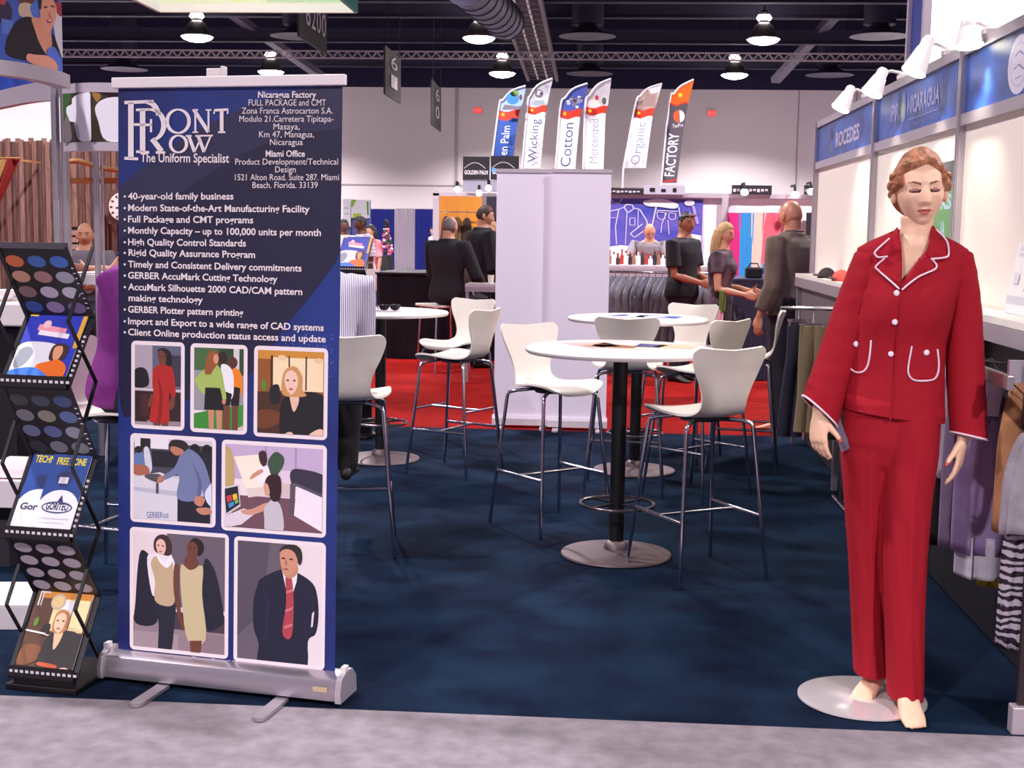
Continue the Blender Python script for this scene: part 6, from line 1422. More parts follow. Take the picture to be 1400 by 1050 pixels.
# white-walled booth with blue garment graphic and fabric lengths
Yb = 21.0; bw, w, h = slab_px('booth_back_wall', 'white back wall of a far booth with blue garment drawing and fabric lengths', 'booth', 800, 268, 1160, 420, Yb, .08, mat((240, 230, 238), .6), 'wall', True); O = Vector(bw.location)
MB().box((0, -.03, h + .03), (w, .12, .07)).build('beam', ALU_PALE, bw)
for px in (795, 990, 1158): MB().box((PY(px, 300, Yb).x - O.x, -.06, h / 2), (.1, .1, h)).build('post', ALU_PALE, bw)
x0, x1, z1, z0 = rect(822, 271, 958, 372, Yb); m = MB(); ms = [mat((56, 66, 168), .5, c2=(110, 96, 190), vscale=2.2, stretch=(.5, 1, 2))]; Lw = (216, 206, 236)
m.box(((x0 + x1) / 2 - O.x, -.012, (z0 + z1) / 2), (x1 - x0, .02, z1 - z0))
def n2(*pts): return [((x - 822) / 136, (y - 271) / 101) for x, y in pts]
art(m, ms, (x0 - O.x, -.023, z1), (x1 - x0, 0, 0), (0, 0, z0 - z1), [('l', Lw, n2((846, 286), (826, 291), (818, 330)), .012), ('l', Lw, n2((853, 283), (846, 286), (842, 310), (844, 335)), .01), ('l', Lw, n2((853, 283), (856, 279), (864, 280), (866, 285), (858, 291), (853, 283)), .012), ('l', Lw, n2((857, 291), (856, 335)), .008), ('l', Lw, n2((866, 284), (874, 286), (884, 302), (885, 312), (868, 325), (862, 320), (878, 306)), .012), ('l', Lw, n2((861, 298), (868, 298), (868, 308), (861, 308), (861, 298)), .008),
    ('l', Lw, n2((835, 271), (838, 277), (846, 278), (850, 271)), .01), ('l', Lw, n2((872, 287), (872, 310)), .008), ('l', Lw, n2((826, 298), (842, 298)), .008), ('l', Lw, n2((896, 281), (889, 320)), .014), ('l', Lw, n2((897, 287), (925, 288)), .012), ('l', Lw, n2((897, 289), (908, 290), (908, 298), (903, 300), (898, 297), (897, 289)), .008), ('l', Lw, n2((913, 290), (922, 291), (922, 298), (917, 300), (913, 297), (913, 290)), .008), ('l', Lw, n2((910, 290), (904, 305), (903, 318)), .009), ('l', Lw, n2((912, 300), (914, 320)), .009), ('l', Lw, n2((926, 282), (932, 318)), .012),
    ('s', (236, 226, 240), n2((878, 275), (888, 272), (905, 271), (925, 278), (920, 284), (900, 282), (884, 281))), ('e', (226, 216, 238), ((940 - 822) / 136, (276 - 271) / 101, .05, .04)), ('l', (170, 150, 220), n2((945, 280), (952, 305)), .03), ('p', (240, 232, 242), n2((823, 343), (836, 338), (850, 336), (862, 337), (876, 334), (890, 331), (906, 331), (925, 330), (936, 324), (945, 319), (957, 321), (957, 371), (823, 371))), ('l', (170, 140, 200), n2((826, 305), (832, 334)), .02)], base=.002, lift=.0008)
m.build('garment_graphic', ms, bw)
for (a, b, c, lab, pale) in ((825, 880, 0, 'black sign board above the far blue garment graphic', 0), (880, 936, 1, 'pale sign board above the far blue garment graphic', 1), (1001, 1055, 2, 'black lettered sign board above the fabric lengths', 0), (1100, 1122, 3, 'short black sign board at the left end of the fascia', 0)):
    t, w2, h2 = slab_px('header_board', lab, 'sign', a, 253 if c != 0 else 257, b, 266, Yb - .15, .05, mat((190, 184, 200) if pale else (40, 34, 42), .5), 'board'); m = MB(); ms = []
    art(m, ms, (-w2 / 2, -.003, h2), (w2, 0, 0), (0, 0, -h2), [('r', (30, 26, 34), (.15 + .28 * k, .3 + .1 * (k % 2), .28 + .26 * k, .75)) for k in range(3)] if pale else [('r', (206, 200, 210), (.03 + .1 * k, .4, .1 + .1 * k, .75 - .06 * (k % 3))) for k in range(9)]); m.build('marks', ms, t)
for k, (px, py, lab) in enumerate(((1018, 263, 'small glowing spot bulb above the magenta fabric'), (1087, 266, 'small glowing spot bulb above the olive shirt mannequin'), (1109, 262, 'small glowing spot bulb beside the fascia end'))):
    p = PY(px, py, Yb - .5); t = thing('spot_bulb', lab, 'lamp', p, 0, 'far spot bulbs'); MB().sphere((0, 0, 0), (.06, .06, .05), 14, 10).build('bulb', mat((255, 252, 246), .4, emit=6), t, 180); MB().tube([(0, 0, .04), (0, .1, .14), (0, .44, .14)], .02, 8).build('arm', BLACK, t)
for (a, b, a2, b2, y1, col, lab) in ((994, 1010, 994, 1009, 400, (206, 30, 120), 'magenta fabric length left of the blue one'), (1010, 1027, 1010, 1026, 400, (40, 140, 206), 'bright blue fabric length on the far white wall'), (1027, 1043, 1026, 1036, 400, (232, 196, 180), 'pale peach fabric length on the far white wall'), (1043, 1066, 1037, 1058, 400, (238, 96, 116), 'coral pink fabric length on the far white wall'), (1074, 1088, 1076, 1088, 340, (196, 36, 110), 'magenta fabric length behind the olive shirt mannequin'), (1102, 1114, 1101, 1114, 345, (30, 26, 32), 'black fabric length beside the fascia end')):
    x0, x1, z1, z0 = rect(a, 291, b, y1, Yb - .1); c0 = PY(a2, y1, Yb - .1).x; c1 = PY(b2, y1, Yb - .1).x; t = thing('fabric_length', lab, 'fabric', (x0, Yb - .13, z0), 0, 'fabric lengths on the far wall')
    MB().sheet(lambda u, v: ((x0 + (x1 - x0) * u) * v + (c0 + (c1 - c0) * u) * (1 - v) - x0, -.004 * math.sin(u * 22), v * (z1 - z0)), 30, 6, .005).build('cloth', mat(col, .7), t, 60); MB().tube([(0, .02, z1 - z0), (x1 - x0, .02, z1 - z0)], .012, 6).build('rod', ALU_PALE, t)
# garments in clear plastic on a long rail
Yg = 14.6; xg0, xg1 = PY(815, 400, Yg).x, PY(1005, 400, Yg).x
gr = thing('garment_rail', 'long chrome rail of plastic wrapped garments behind the farther table', 'clothes rail', ((xg0 + xg1) / 2, Yg, 0)); w = xg1 - xg0; zr2 = PY(860, 372, Yg).z
MB().tube([(-w / 2, 0, .02), (-w / 2, 0, zr2), (w / 2, 0, zr2), (w / 2, 0, .02)], .018, 8).build('frame', CHROME, gr, 60); MB().box((-w / 2, 0, .015), (.05, .6, .03)).box((w / 2, 0, .015), (.05, .6, .03)).build('feet', CHROME, gr)
for k in range(20):
    x = xg0 + .06 + (xg1 - xg0 - .12) * k / 19; t = thing('wrapped_garment', 'dark garment in glossy clear plastic on the long chrome rail', 'clothing', (x, Yg, .35), -.6 + rnd.uniform(-.06, .06), 'plastic wrapped garments'); H_ = zr2 - .40
    c = rnd.choice(((30, 26, 40), (40, 36, 50), (22, 20, 30), (50, 46, 56), (36, 38, 66), (60, 52, 56))); rings = []
    for j in range(11):
        z = H_ * j / 10; u = 1 - j / 10; rings.append([Vector(((.035 + .006 * math.sin(5 * q + j)) * math.cos(q) * (1.2 - .5 * (j / 10) ** 4), (.24 * (1 - .62 * max(0, (j / 10 - .72) / .28) ** 1.6) + .012 * math.sin(7 * q + 2 * j + k)) * math.sin(q), z)) for q in [2 * PI * i / 28 for i in range(28)]])
    MB().loft(rings).build('cloth', mat(c, .8, c2=tuple(min(255, v + 36) for v in c), vscale=8), t, 60)
    MB().loft([[Vector((v.x * 1.25, v.y * 1.05 + .008 * math.sin(v.z * 23 + v.x * 300), v.z)) for v in r] for r in rings]).build('plastic', mat((226, 222, 236), .12, alpha=.22, spec=.9, bump=.8, bscale=16), t, 60)
    MB().tube([(0, 0, H_), (0, 0, H_ + .05), (0, .012, H_ + .062)], .004, 6).build('hook', CHROME, t)
# counter with small bottles behind the rail
x0, x1, z1, _ = rect(812, 362, 985, 430, 17.6); ctr = thing('display_table', 'grey clothed display table with rows of bottles before the blue graphic', 'table', ((x0 + x1) / 2, 17.6, 0)); w = x1 - x0
MB().box((0, .35, z1 - .02), (w, .8, .04)).build('table_top', mat((214, 204, 214), .5), ctr); MB().sheet(lambda a, b: ((a - .5) * w, -.05 + .02 * math.sin(a * 60) * (1 - b), .01 + b * (z1 - .04)), 100, 3, .01).build('cloth', mat((186, 176, 188), .7), ctr, 60)
BC = ((226, 220, 230), (176, 60, 50), (60, 44, 44), (238, 232, 238), (150, 100, 80), (40, 36, 46))
for k in range(16):
    px = 822 + k * 5.6; y = 17.72 + .18 * (k % 3); p = PY(px, 362, y); c = BC[(k * 5) % 6]; cn = ('white', 'red', 'dark brown', 'clear white', 'tan', 'black')[(k * 5) % 6]
    t = thing('bottle', '%s small bottle on the far display table, %s of the row' % (cn, ('first', 'second', 'third', 'fourth', 'fifth', 'sixth', 'seventh', 'eighth', 'ninth', 'tenth', 'eleventh', 'twelfth', 'thirteenth', 'fourteenth', 'fifteenth', 'last')[k]), 'bottle', (p.x, y, z1), 0, 'bottles on the far display table'); hh = .13 + .05 * ((k * 7) % 4) / 3
    MB().lathe([(.028, 0), (.03, .01), (.03, hh * .6), (.012, hh * .75), (.012, hh), (0, hh)], 14).build('body', mat(c, .25), t, 50); MB().lathe([(.015, hh), (.015, hh + .025), (0, hh + .025)], 12).build('cap', mat(BC[(k * 3 + 1) % 6], .3), t)
# dark clothed table near the woman
x0, x1, z1, _ = rect(1004, 381, 1062, 470, 14.2); dt = thing('draped_table', 'dark navy draped table between the woman and the olive shirt mannequin', 'table', ((x0 + x1) / 2, 14.2, 0)); w = x1 - x0
MB().sheet(lambda a, b: ((a - .5) * w, .02 * math.sin(a * 40) * (1 - b), .004 + b * (z1 - .01)), 80, 3, .01).build('cloth', mat((52, 52, 78), .8), dt, 60); MB().box((0, .4, z1 - .012), (w, .82, .024)).build('table_top', mat((60, 60, 88), .8), dt); MB().box((0, .42, z1 / 2 - .02), (w - .03, .76, z1 - .05)).build('carcass', mat((44, 44, 66), .9), dt)
p = PY(1030, 381, 14.4); t = thing('camera_bag', 'black bag on the dark draped table in front of the woman', 'bag', (p.x, 14.4, z1)); MB().box((0, 0, .06), (.18, .12, .12)).build('body', BLACK, t, bevel=.02); MB().tube([(-.06, 0, .11), (-.04, 0, .16), (.04, 0, .16), (.06, 0, .11)], .008, 8).build('handle', BLACK, t, 60)
p = PY(1044, 381, 14.5); t = thing('tumbler', 'blue and white paper tumbler on the dark draped table', 'cup', (p.x, 14.5, z1)); MB().lathe([(.032, 0), (.042, .16), (.039, .16), (.029, .006)], 18).build('body', mat((196, 206, 236), .4), t, 50); MB().lathe([(.038, .05), (.0405, .11)], 18).build('sleeve', mat((70, 110, 190), .5), t)
# hanging aisle signs
DARKS = mat((58, 50, 54), .7)
for (q, Y, lab, txt) in (([(409, 20), (447, 5), (447, 75), (409, 50)], 44, 'dark hanging aisle number sign at top left', '6200'), ([(527, 62), (548, 62), (548, 142), (527, 128)], 46, 'dark hanging aisle sign under the middle lamp', '61'), ([(591, 108), (604, 116), (603, 180), (590, 170)], 52, 'small dark hanging aisle sign before the back wall', '60')):
    Yn = Y * (.905 if Y == 44 else .93); A = PY(*q[0], Yn); d = PY(*q[2], Y); Bz = PY(*q[1], Y); dl = PY(*q[3], Yn); zt_, zb_ = min(A.z, Bz.z) if Y != 44 else Bz.z, (dl.z + d.z) / 2
    t = thing('aisle_sign', lab, 'sign', (A.x, A.y, zb_), 0, 'hanging aisle signs'); U = Vector((d.x - A.x, d.y - A.y, 0)); hh = zt_ - zb_
    MB().prism([(0, 0), (1, 0), (1, 1), (0, 1)], (0, 0, 0), U, (0, 0, hh), .06).build('panel', DARKS, t)
    for k in (.1, .9): MB().tube([U * k + Vector((0, 0, hh)), U * k + Vector((0, 0, 11.18 - zb_))], .015, 6).build('cable', STEEL, t)
    m = MB(); n_ = U.normalized().cross(Vector((0, 0, 1))) * .03
    for i, ch in enumerate(txt if Y == 44 else txt): 
        if Y == 44: put_text(m, ch, U * (.2 + .19 * i) + n_ + Vector((0, 0, hh * .30)), U.normalized(), (0, 0, 1), hh * .62, 0, width=U.length * .15)
        else: put_text(m, ch, U * .3 + n_ + Vector((0, 0, hh * (.62 - .4 * i))), U.normalized(), (0, 0, 1), hh * .4, 0, width=U.length * .4)
    m.build('digits', mat((226, 218, 228), .6), t)
# square hanging fabric sign at the top left
C = PY(487, 17.5, 17.0); D = PY(217, 16.5, 17.0); zb_ = (C.z + D.z) / 2; nr = PX(455, 0, C.x).y; 
hs = thing('hanging_sign', 'square green and white fabric sign hanging above the banner at the top left', 'sign', (D.x, 17.0, zb_)); wS, dS, hS = C.x - D.x, max(1.0, 17.0 - nr) * 1.9, 1.1
m = MB().box((wS / 2, .03, hS / 2), (wS, .06, hS)); ms = [mat((150, 158, 132), .6)]
art(m, ms, (0, -.001, hS), (wS, 0, 0), (0, 0, -hS), [('r', (160, 156, 148), (0, .9, 1, 1)), ('r', (148, 156, 126), (0, 0, 1, .9)), ('s', (176, 160, 70), [(.34, .6), (.5, .6), (.46, .84), (.36, .84)]), ('r', (124, 146, 116), (.55, 0, 1, .88))], base=.002); m.build('far_panel', ms, hs)
MB().box((wS, -dS / 2, hS / 2), (.05, dS, hS)).build('side_panel', mat((40, 146, 130), .6), hs); MB().box((0, -dS / 2, hS / 2), (.05, dS, hS)).build('side_panel', mat((150, 150, 140), .6), hs); MB().box((wS / 2, -dS, hS / 2), (wS, .06, hS)).build('near_panel', mat((206, 214, 190), .6), hs)
for x in (0, wS):
    for y in (0, -dS): MB().tube([(x, y, hS), (x, y, 11.18 - zb_)], .01, 6).build('cable', STEEL, hs)

# ================================================================ left background
Yw = 19.5; pl = thing('plank_wall', 'weathered brown plank wall of a far booth at the left edge', 'wall panel', (PY(-60, 300, Yw).x, Yw, 0)); x0, x1, z1, _ = rect(-60, 190, 172, 400, Yw); w = x1 - x0
m = MB(); n = 38
for k in range(n):
    hgt = z1 + .03 * math.sin(k * 2.3); m.box((w * (k + .5) / n, .02 * (k % 3), hgt / 2), (w / n * .96, .04, hgt), (k * 7 + k // 3) % 4)
m.build('planks', [mat(c, .85, c2=c2, vscale=7, stretch=(6, 1, .35), detail=6) for c, c2 in (((98, 66, 58), (136, 100, 90)), ((80, 54, 50), (120, 86, 78)), ((112, 80, 72), (150, 116, 108)), ((70, 46, 44), (104, 74, 68)))], pl)
whp, w, h = slab_px('white_partition', 'white partition wall showing above the plank wall at the left edge', 'wall panel', -70, 132, 330, 400, 20.6, .06, mat((240, 230, 230), .6), 'panel', True)
Yt = 17.5; O = PY(92, 300, Yt); tf = thing('timber_frame', 'light brown timber frame with a bamboo pole before the plank wall', 'frame', (O.x, Yt, 0)); WOOD = mat((150, 98, 52), .7, c2=(176, 122, 70), vscale=8, stretch=(1, 1, .2))
def tq(px, py, dy=0): v = PY(px, py, Yt + dy); return Vector((v.x - O.x, dy, v.z))
a = tq(94, 220); MB().box((a.x, 0, a.z / 2), (.05, .06, a.z)).build('post', WOOD, tf); a = tq(96, 247); b = tq(330, 247); MB().bar(a, b, .06, .075).build('beam', WOOD, tf); a = tq(330, 240); MB().box((a.x, 0, a.z / 2), (.05, .06, a.z)).build('post', WOOD, tf)
MB().tube([tq(92, 221, -.08), tq(108, 220, -.08), tq(140, 230, -.08), tq(200, 238, -.08), tq(320, 246, -.08)], .035, 10).build('bamboo_pole', mat((190, 140, 84), .5), tf, 60)
bb = thing('clock_board', 'brown wooden board behind the round white clock', 'board', PY(166, 283, 19.2)); MB().box((0, .06, 0), (.42, .05, .5)).build('board', mat((94, 58, 46), .7), bb)
ck = thing('wall_clock', 'round white clock half hidden by the banner left edge', 'clock', PY(168, 283, 19.2)); MB().lathe([(0, -.02), (.205, -.02), (.215, 0), (.205, .02), (0, .02)], 32).build('face', mat((222, 210, 206), .5), ck, 40); kk = kids(ck)[0]; kk.rotation_euler = (PI / 2, 0, 0)
m = MB()
for k in range(12): a = k * PI / 6; m.bar((.15 * math.sin(a), -.024, .15 * math.cos(a)), (.19 * math.sin(a), -.024, .19 * math.cos(a)), .02, .004, 0, (0, 1, 0))
for a, L_ in ((2.3, .14), (4.6, .1)): m.bar((0, -.026, 0), (L_ * math.sin(a), -.026, L_ * math.cos(a)), .016, .004, 0, (0, 1, 0))
m.build('dial_marks', mat((54, 42, 46), .6), ck)
p0 = PY(-20, 216, 18.2); p1 = PY(28, 219, 18.2); pb_ = PY(-20, 290, 18.2)
rd = thing('red_drape', 'red and gold cloth draped over the plank wall corner', 'drape', (p0.x, 18.2, pb_.z)); w = p1.x - p0.x; h = p0.z - pb_.z
MB().sheet(lambda a, b: (a * w * (.25 + .75 * b), .03 * math.sin(a * 16), h * b), 30, 12, .01).build('red_cloth', mat((130, 26, 26), .8), rd, 60); MB().sheet(lambda a, b: (a * w * .62 * (.4 + .6 * b), -.03 + .02 * math.sin(a * 14), h * (.35 + .62 * b)), 20, 8, .01).build('gold_cloth', mat((176, 140, 84), .7), rd, 60)
MB().tube([(-.05, .0, h), (w, 0, h)], .015, 6).build('rod', WOOD, rd); MB().box((w * .5, .6, h), (.03, 1.25, .03)).build('bracket', WOOD, rd)
x0, x1, z1, z0 = rect(98, 310, 109, 345, 15.5); bh = thing('brochure_holder', 'black brochure stand with white leaflets behind the man in grey', 'brochure stand', ((x0 + x1) / 2, 15.5, 0)); w = x1 - x0
MB().box((0, .03, z1 / 2), (w, .05, z1)).build('back_panel', BLACK, bh)
for k in range(4): MB().box((-.01, -.005 - .0, z1 - .07 - k * .085), (w * .8, .02, .06)).build('leaflet_stack', mat((232, 214, 206), .6), bh)
MB().box((0, .03, .015), (w + .15, .35, .03)).build('foot', BLACK, bh)
# white bar counter of the round booth, with papers
x0, x1, z1, _ = rect(112, 376, 330, 392, 8.75); bc2 = thing('bar_counter', 'white bar counter behind the slim post left of the banner', 'counter', (x0, 8.75, 0)); w = x1 - x0
MB().box((w / 2, .25, z1 - .03), (w, .55, .075)).build('counter_top', mat((240, 232, 234), .35), bc2, bevel=.006); MB().box((w / 2 + .1, .3, z1 / 2 - .04), (w - .25, .4, z1 - .08)).build('front_panel', mat((42, 46, 84), .6), bc2)
p = PY(150, 377, 8.9); t = thing('paper_sheets', 'pale blue and white leaflets lying on the white bar counter', 'paper', (p.x, 8.95, z1 + .008))
for k, (dx, dy, r, c) in enumerate(((0, 0, .3, (150, 196, 226)), (-.12, .03, -.2, (240, 238, 240)), (.15, .05, .5, (238, 236, 240)))): MB().box((dx, dy, .002 + .003 * k), (.21, .297, .002), 0, Matrix.Rotation(r, 3, 'Z')).build('leaflet', mat(c, .5), t)
# second white counter at the far left
x0, x1, z1, _ = rect(-90, 412, 47, 450, 7.7); wc = thing('reception_counter', 'white counter at the left edge behind the front rack', 'counter', (x0, 7.7, 0)); w = x1 - x0
MB().box((w / 2, .3, z1 - .07), (w, .7, .14)).build('counter_top', mat((238, 228, 230), .4), wc, bevel=.01); MB().box((w / 2 - .05, .32, z1 / 2 - .08), (w - .2, .55, z1 - .16)).build('front_panel', mat((24, 20, 26), .6), wc)
p = PY(3, 410, 7.85); t = thing('bowl', 'white bowl on the counter at the left edge', 'bowl', (p.x, 7.85, z1)); MB().lathe([(.05, 0), (.08, .03), (.095, .07), (.088, .07), (.07, .03), (0, .015)], 24).build('body', WHITE, t, 60); MB().lathe([(.045, 0), (.04, .004), (0, .004)], 16).build('foot', WHITE, t)
p = PY(26, 412, 7.95); t = thing('booklet_stack', 'low stack of booklets on the counter at the left edge', 'booklet', (p.x, 7.95, z1))
for k, c in enumerate(((226, 216, 190), (240, 232, 236), (190, 176, 196))): MB().box((.005 * k, 0, .006 + .012 * k), (.3, .22, .011)).build('booklet', mat(c, .5), t)
# low white box with pink sheets, and white carton on the floor
x0, x1, z1, _ = rect(-70, 655, 42, 700, 5.6); lb = thing('low_table', 'low white table behind the middle of the front rack', 'table', (x0, 5.6, 0)); w = x1 - x0
MB().box((w / 2, .3, z1 - .06), (w, .62, .12)).build('table_top', mat((226, 214, 220), .5), lb); MB().box((w / 2 - .05, .3, z1 / 2 - .06), (w - .2, .4, z1 - .12)).build('base', mat((40, 36, 46), .7), lb)
t = thing('pink_sheets', 'pink printed sheets spread on the low white table', 'paper', (x0 + w * .6, 5.9, z1))
for k, (dx, dy, r) in enumerate(((-.1, 0, .2), (.08, .05, -.15), (.0, -.12, .05))): MB().box((dx, dy, .002 + .003 * k), (.22, .3, .0025), 0, Matrix.Rotation(r, 3, 'Z')).build('sheet', mat((240, 200, 206) if k != 1 else (238, 226, 230), .6), t)
x0, x1, z1, _ = rect(-60, 830, 38, 890, 4.75); t = thing('white_carton', 'white carton on the carpet at the left edge behind the rack base', 'box', ((x0 + x1) / 2, 4.95, 0), .12); w = x1 - x0
MB().box((0, 0, z1 / 2), (w, .34, z1)).build('body', mat((236, 226, 230), .6), t, bevel=.004); MB().box((0, -.09, z1 + .002), (w - .01, .16, .004)).box((0, .085, z1 + .002), (w - .01, .165, .004)).build('lid_flap', mat((240, 232, 234), .6), t)

# ================================================================ papers on the bar tables
def mag(label, T_, dx, dy, r, ops, w=.21, h=.28, z=0.0, name='magazine'):
    t = thing(name, label, 'magazine', (T_.location.x + dx, T_.location.y + dy, 1.013 + z), r, 'papers on the bar tables'); MB().box((0, 0, .003), (w, h, .005)).build('pages', WHITE, t); m = MB(); ms = []
    art(m, ms, (-w / 2, h / 2, .0056), (w, 0, 0), (0, -h, 0), ops, lift=.0002); m.build('cover', ms, t); return t
mag('open magazine with brown photo lying on the nearest table', T1, .03, .03, 1.2, [('r', (226, 206, 190), (0, 0, 1, 1)), ('s', (150, 100, 70), [(.1, .1), (.6, .1), (.5, .6), (.1, .7)]), ('r', (70, 76, 130), (.5, .6, .95, .9))], .3, .32)
mag('pink and tan leaflet on the nearest table, under the open magazine edge', T1, -.12, .05, .5, [('r', (216, 170, 160), (0, 0, 1, 1)), ('r', (170, 130, 110), (.1, .5, .9, .9))])
mag('tan leaflet at the right of the open magazine', T1, .22, .06, 1.4, [('r', (206, 180, 150), (0, 0, 1, 1)), ('r', (120, 90, 80), (.2, .1, .8, .3))])
mag('white and blue brochure on the farther table', T2, -.06, .02, .9, [('r', (236, 232, 244), (0, 0, 1, 1)), ('s', (70, 80, 160), [(.1, .2), (.9, .1), (.7, .4), (.2, .5)])])
mag('blue patterned brochure on the farther table beside the white one', T2, .13, -.02, 1.3, [('r', (60, 80, 160), (0, 0, 1, 1)), ('s', (210, 216, 240), [(.2, .2), (.8, .3), (.6, .7), (.2, .6)])])
mag('grey leaflet on the left table under the sunglasses case', T3, .0, -.16, 1.4, [('r', (150, 136, 150), (0, 0, 1, 1)), ('r', (110, 100, 124), (.1, .2, .9, .6))])
mag('white leaflet on the left table beside the striped shirt man', T3, -.25, -.05, .6, [('r', (236, 228, 232), (0, 0, 1, 1)), ('r', (170, 160, 176), (.1, .2, .9, .3))])
sgc = thing('sunglasses', 'black wraparound sunglasses on the left bar table', 'sunglasses', (T3.location.x + .08, T3.location.y - .12, 1.021), .3)
for s in (-1, 1):
    MB().sphere((s * .036, -.012 + .006, .024), 1, 16, 10, fn=lambda d: Vector((d.x * .034, d.y * .012 + .01 * abs(d.x), d.z * .023))).build('lens', mat((10, 9, 12), .08), sgc, 60)
    MB().tube([(s * .066, .0, .03), (s * .074, .03, .03), (s * .07, .1, .022), (s * .06, .13, .006)], .0045, 8).build('temple', BLACK, sgc, 60)
MB().tube([(-.066, .0, .034), (-.03, -.014, .036), (0, -.016, .034), (.03, -.014, .036), (.066, .0, .034)], .005, 8).build('brow_bar', BLACK, sgc, 60)
# ================================================================ people
SK1 = mat((214, 156, 124), .55); SK2 = mat((176, 112, 84), .55); SK3 = mat((236, 186, 160), .55); SKD = mat((96, 60, 48), .55)
FACE = [mat((112, 72, 58), .5), mat((180, 104, 92), .5)]
DARKHAIR = mat((34, 26, 26), .6); GREYHAIR = mat((120, 110, 108), .7); BLOND = mat((176, 132, 84), .6, c2=(206, 164, 112), vscale=40, stretch=(3, 3, .3)); BROWNH = mat((70, 48, 36), .6)
SHOE = mat((22, 18, 22), .5)
def on_floor(px, Y): 
    p = PY(px, 500, Y); return (p.x, Y, 0)
# man in black T-shirt with sunglasses on his head
h = 1.81; t = person('man in black T-shirt with sunglasses on his head, looking at a phone', on_floor(930, 14.0), 1.05)
f = Fig(h, turn=(.05, 0, -.35), wide=1.30, arms={-1: (Vector((-.24, -.02, 1.12)), Vector((-.12, -.26, 1.05))), 1: (Vector((.26, -.04, 1.12)), Vector((.05, -.30, 1.06)))})
f.body(t, SK2, .010, (44, 34), FACE); f.hair(t, DARKHAIR, .058, -.05, 1.045, 0, 0); f.top(t, mat((30, 26, 34), .8), .47, .016, .75, 't_shirt', bell=.022); f.trousers(t, mat((34, 30, 44), .8), .016); f.shoes(t, SHOE)
k = h * .131 / .232; sg = MB(); sg.M = f.Hm
for s in (-1, 1): sg.sphere((s * .034 * k, -.078 * k, .088 * k), (.03 * k, .012, .018 * k), 12, 8)
sg.tube([(-.075 * k, .02, .07 * k), (-.07 * k, -.06 * k, .085 * k), (0, -.09 * k, .09 * k), (.07 * k, -.06 * k, .085 * k), (.075 * k, .02, .07 * k)], .005, 6); sg.build('sunglasses', mat((200, 196, 206), .1, .6), t, 60)
ph = thing('phone', 'dark phone in the hand of the man in the black T-shirt', 'phone', Matrix.Translation(t.location) @ Matrix.Rotation(1.05, 4, 'Z') @ Vector((-.02, -.385, 1.045)), 1.05); MB().box((0, 0, 0), (.065, .12, .012)).build('body', BLACK, ph, bevel=.003); MB().box((0, 0, .0065), (.056, .1, .001)).build('screen', mat((120, 130, 150), .2), ph)
# blonde woman
h = 1.69; t = person('woman with long fair hair in black dress, standing beside the man in black', on_floor(982, 12.7), 1.25)
f = Fig(h, turn=(.1, 0, -.15), fem=True, arms={-1: (Vector((-.20, -.02, 1.04)), Vector((-.10, -.25, .99))), 1: (Vector((.2, -.03, 1.05)), Vector((.06, -.28, 1.02)))})
f.body(t, mat((216, 150, 118), .5), .010, (44, 34), FACE); f.hair(t, BLOND, .055, -.05, 1.10, 0, .20); f.top(t, mat((36, 26, 34), .8, c2=(120, 92, 104), vscale=7, detail=1), .5, .014, .55, 'blouse', bell=.01)
mb = MB(); rings = []
for z, rx, ry in ((.44, .122, .094), (.46, .118, .088), (.49, .112, .080), (.53, .106, .074), (.58, .095, .066), (.62, .085, .058)): rings.append(sellipse((0, .004, z * h), rx * h, ry * h, 24, 2.2))
mb.loft(rings).build('skirt', mat((34, 26, 32), .85), t, 60); f.shoes(t, SHOE)
cl = thing('clutch_bag', 'green folder held in front by the fair haired woman', 'folder', Vector(t.location) + Vector((-.1, -.14, .93)), 1.25); MB().box((0, -.12, 0), (.24, .03, .2)).build('body', mat((86, 110, 40), .6), cl, bevel=.005); MB().box((0, -.1, -.16), (.26, .05, .16)).build('pink_folder', mat((226, 170, 186), .6), cl)
# bald shop mannequin in olive shirt
h = 1.86; t = person('bald male mannequin in olive army shirt and dark trousers, back half turned', on_floor(1077, 10.62), -2.35, None, 'mannequin', 'shop_mannequin')
f = Fig(h, turn=(.02, 0, -.25), wide=1.14, arms={-1: (Vector((-.27, .05, 1.14)), Vector((-.25, -.10, .92)), Vector((.02, -.12, -1))), 1: (Vector((.28, .03, 1.15)), Vector((.28, -.08, .92)), Vector((0, -.15, -1)))})
f.body(t, mat((222, 150, 118), .4), .010, (56, 44), FACE, True, .3); f.top(t, mat((132, 112, 98), .8, c2=(106, 90, 78), vscale=6), .485, .022, 1.75, 'army_shirt', bell=.012, zt=.85); f.trousers(t, mat((34, 28, 40), .8), .022, flare=.012)
mb = MB(); mb.tube([f.T @ Vector((.058 * math.cos(a) * h / 1.75, .008 + .052 * math.sin(a), .848 * h)) for a in [-1.1 + 5.3 * k / 16 for k in range(17)]], .016, 8, flat=1.6).build('collar', mat((124, 104, 90), .8), t, 60)
MB().lathe([(0, 0), (.17, 0), (.175, .006), (0, .012)], 36).build('base_plate', CHROME, t, 40)
# bald man leaning over the display table
h = 1.79; t = person('bald man in grey shirt leaning over the bottle table before the blue graphic', on_floor(884, 18.95), -.1)
f = Fig(h, lean=.30, turn=(.35, 0, .3), pelvis=(0, .1, -.03), wide=1.12, arms={-1: (Vector((-.30, -.22, 1.16)), Vector((-.20, -.42, 1.10))), 1: (Vector((.28, -.22, 1.16)), Vector((.12, -.44, 1.10)))})
f.body(t, SK1, .011, (40, 30), FACE); f.hair(t, DARKHAIR, .03, -.05, 1.03, 1, 0); f.top(t, mat((150, 140, 148), .8), .47, .014, .8, 'polo_shirt'); f.trousers(t, mat((40, 38, 52), .8)); f.shoes(t, SHOE)
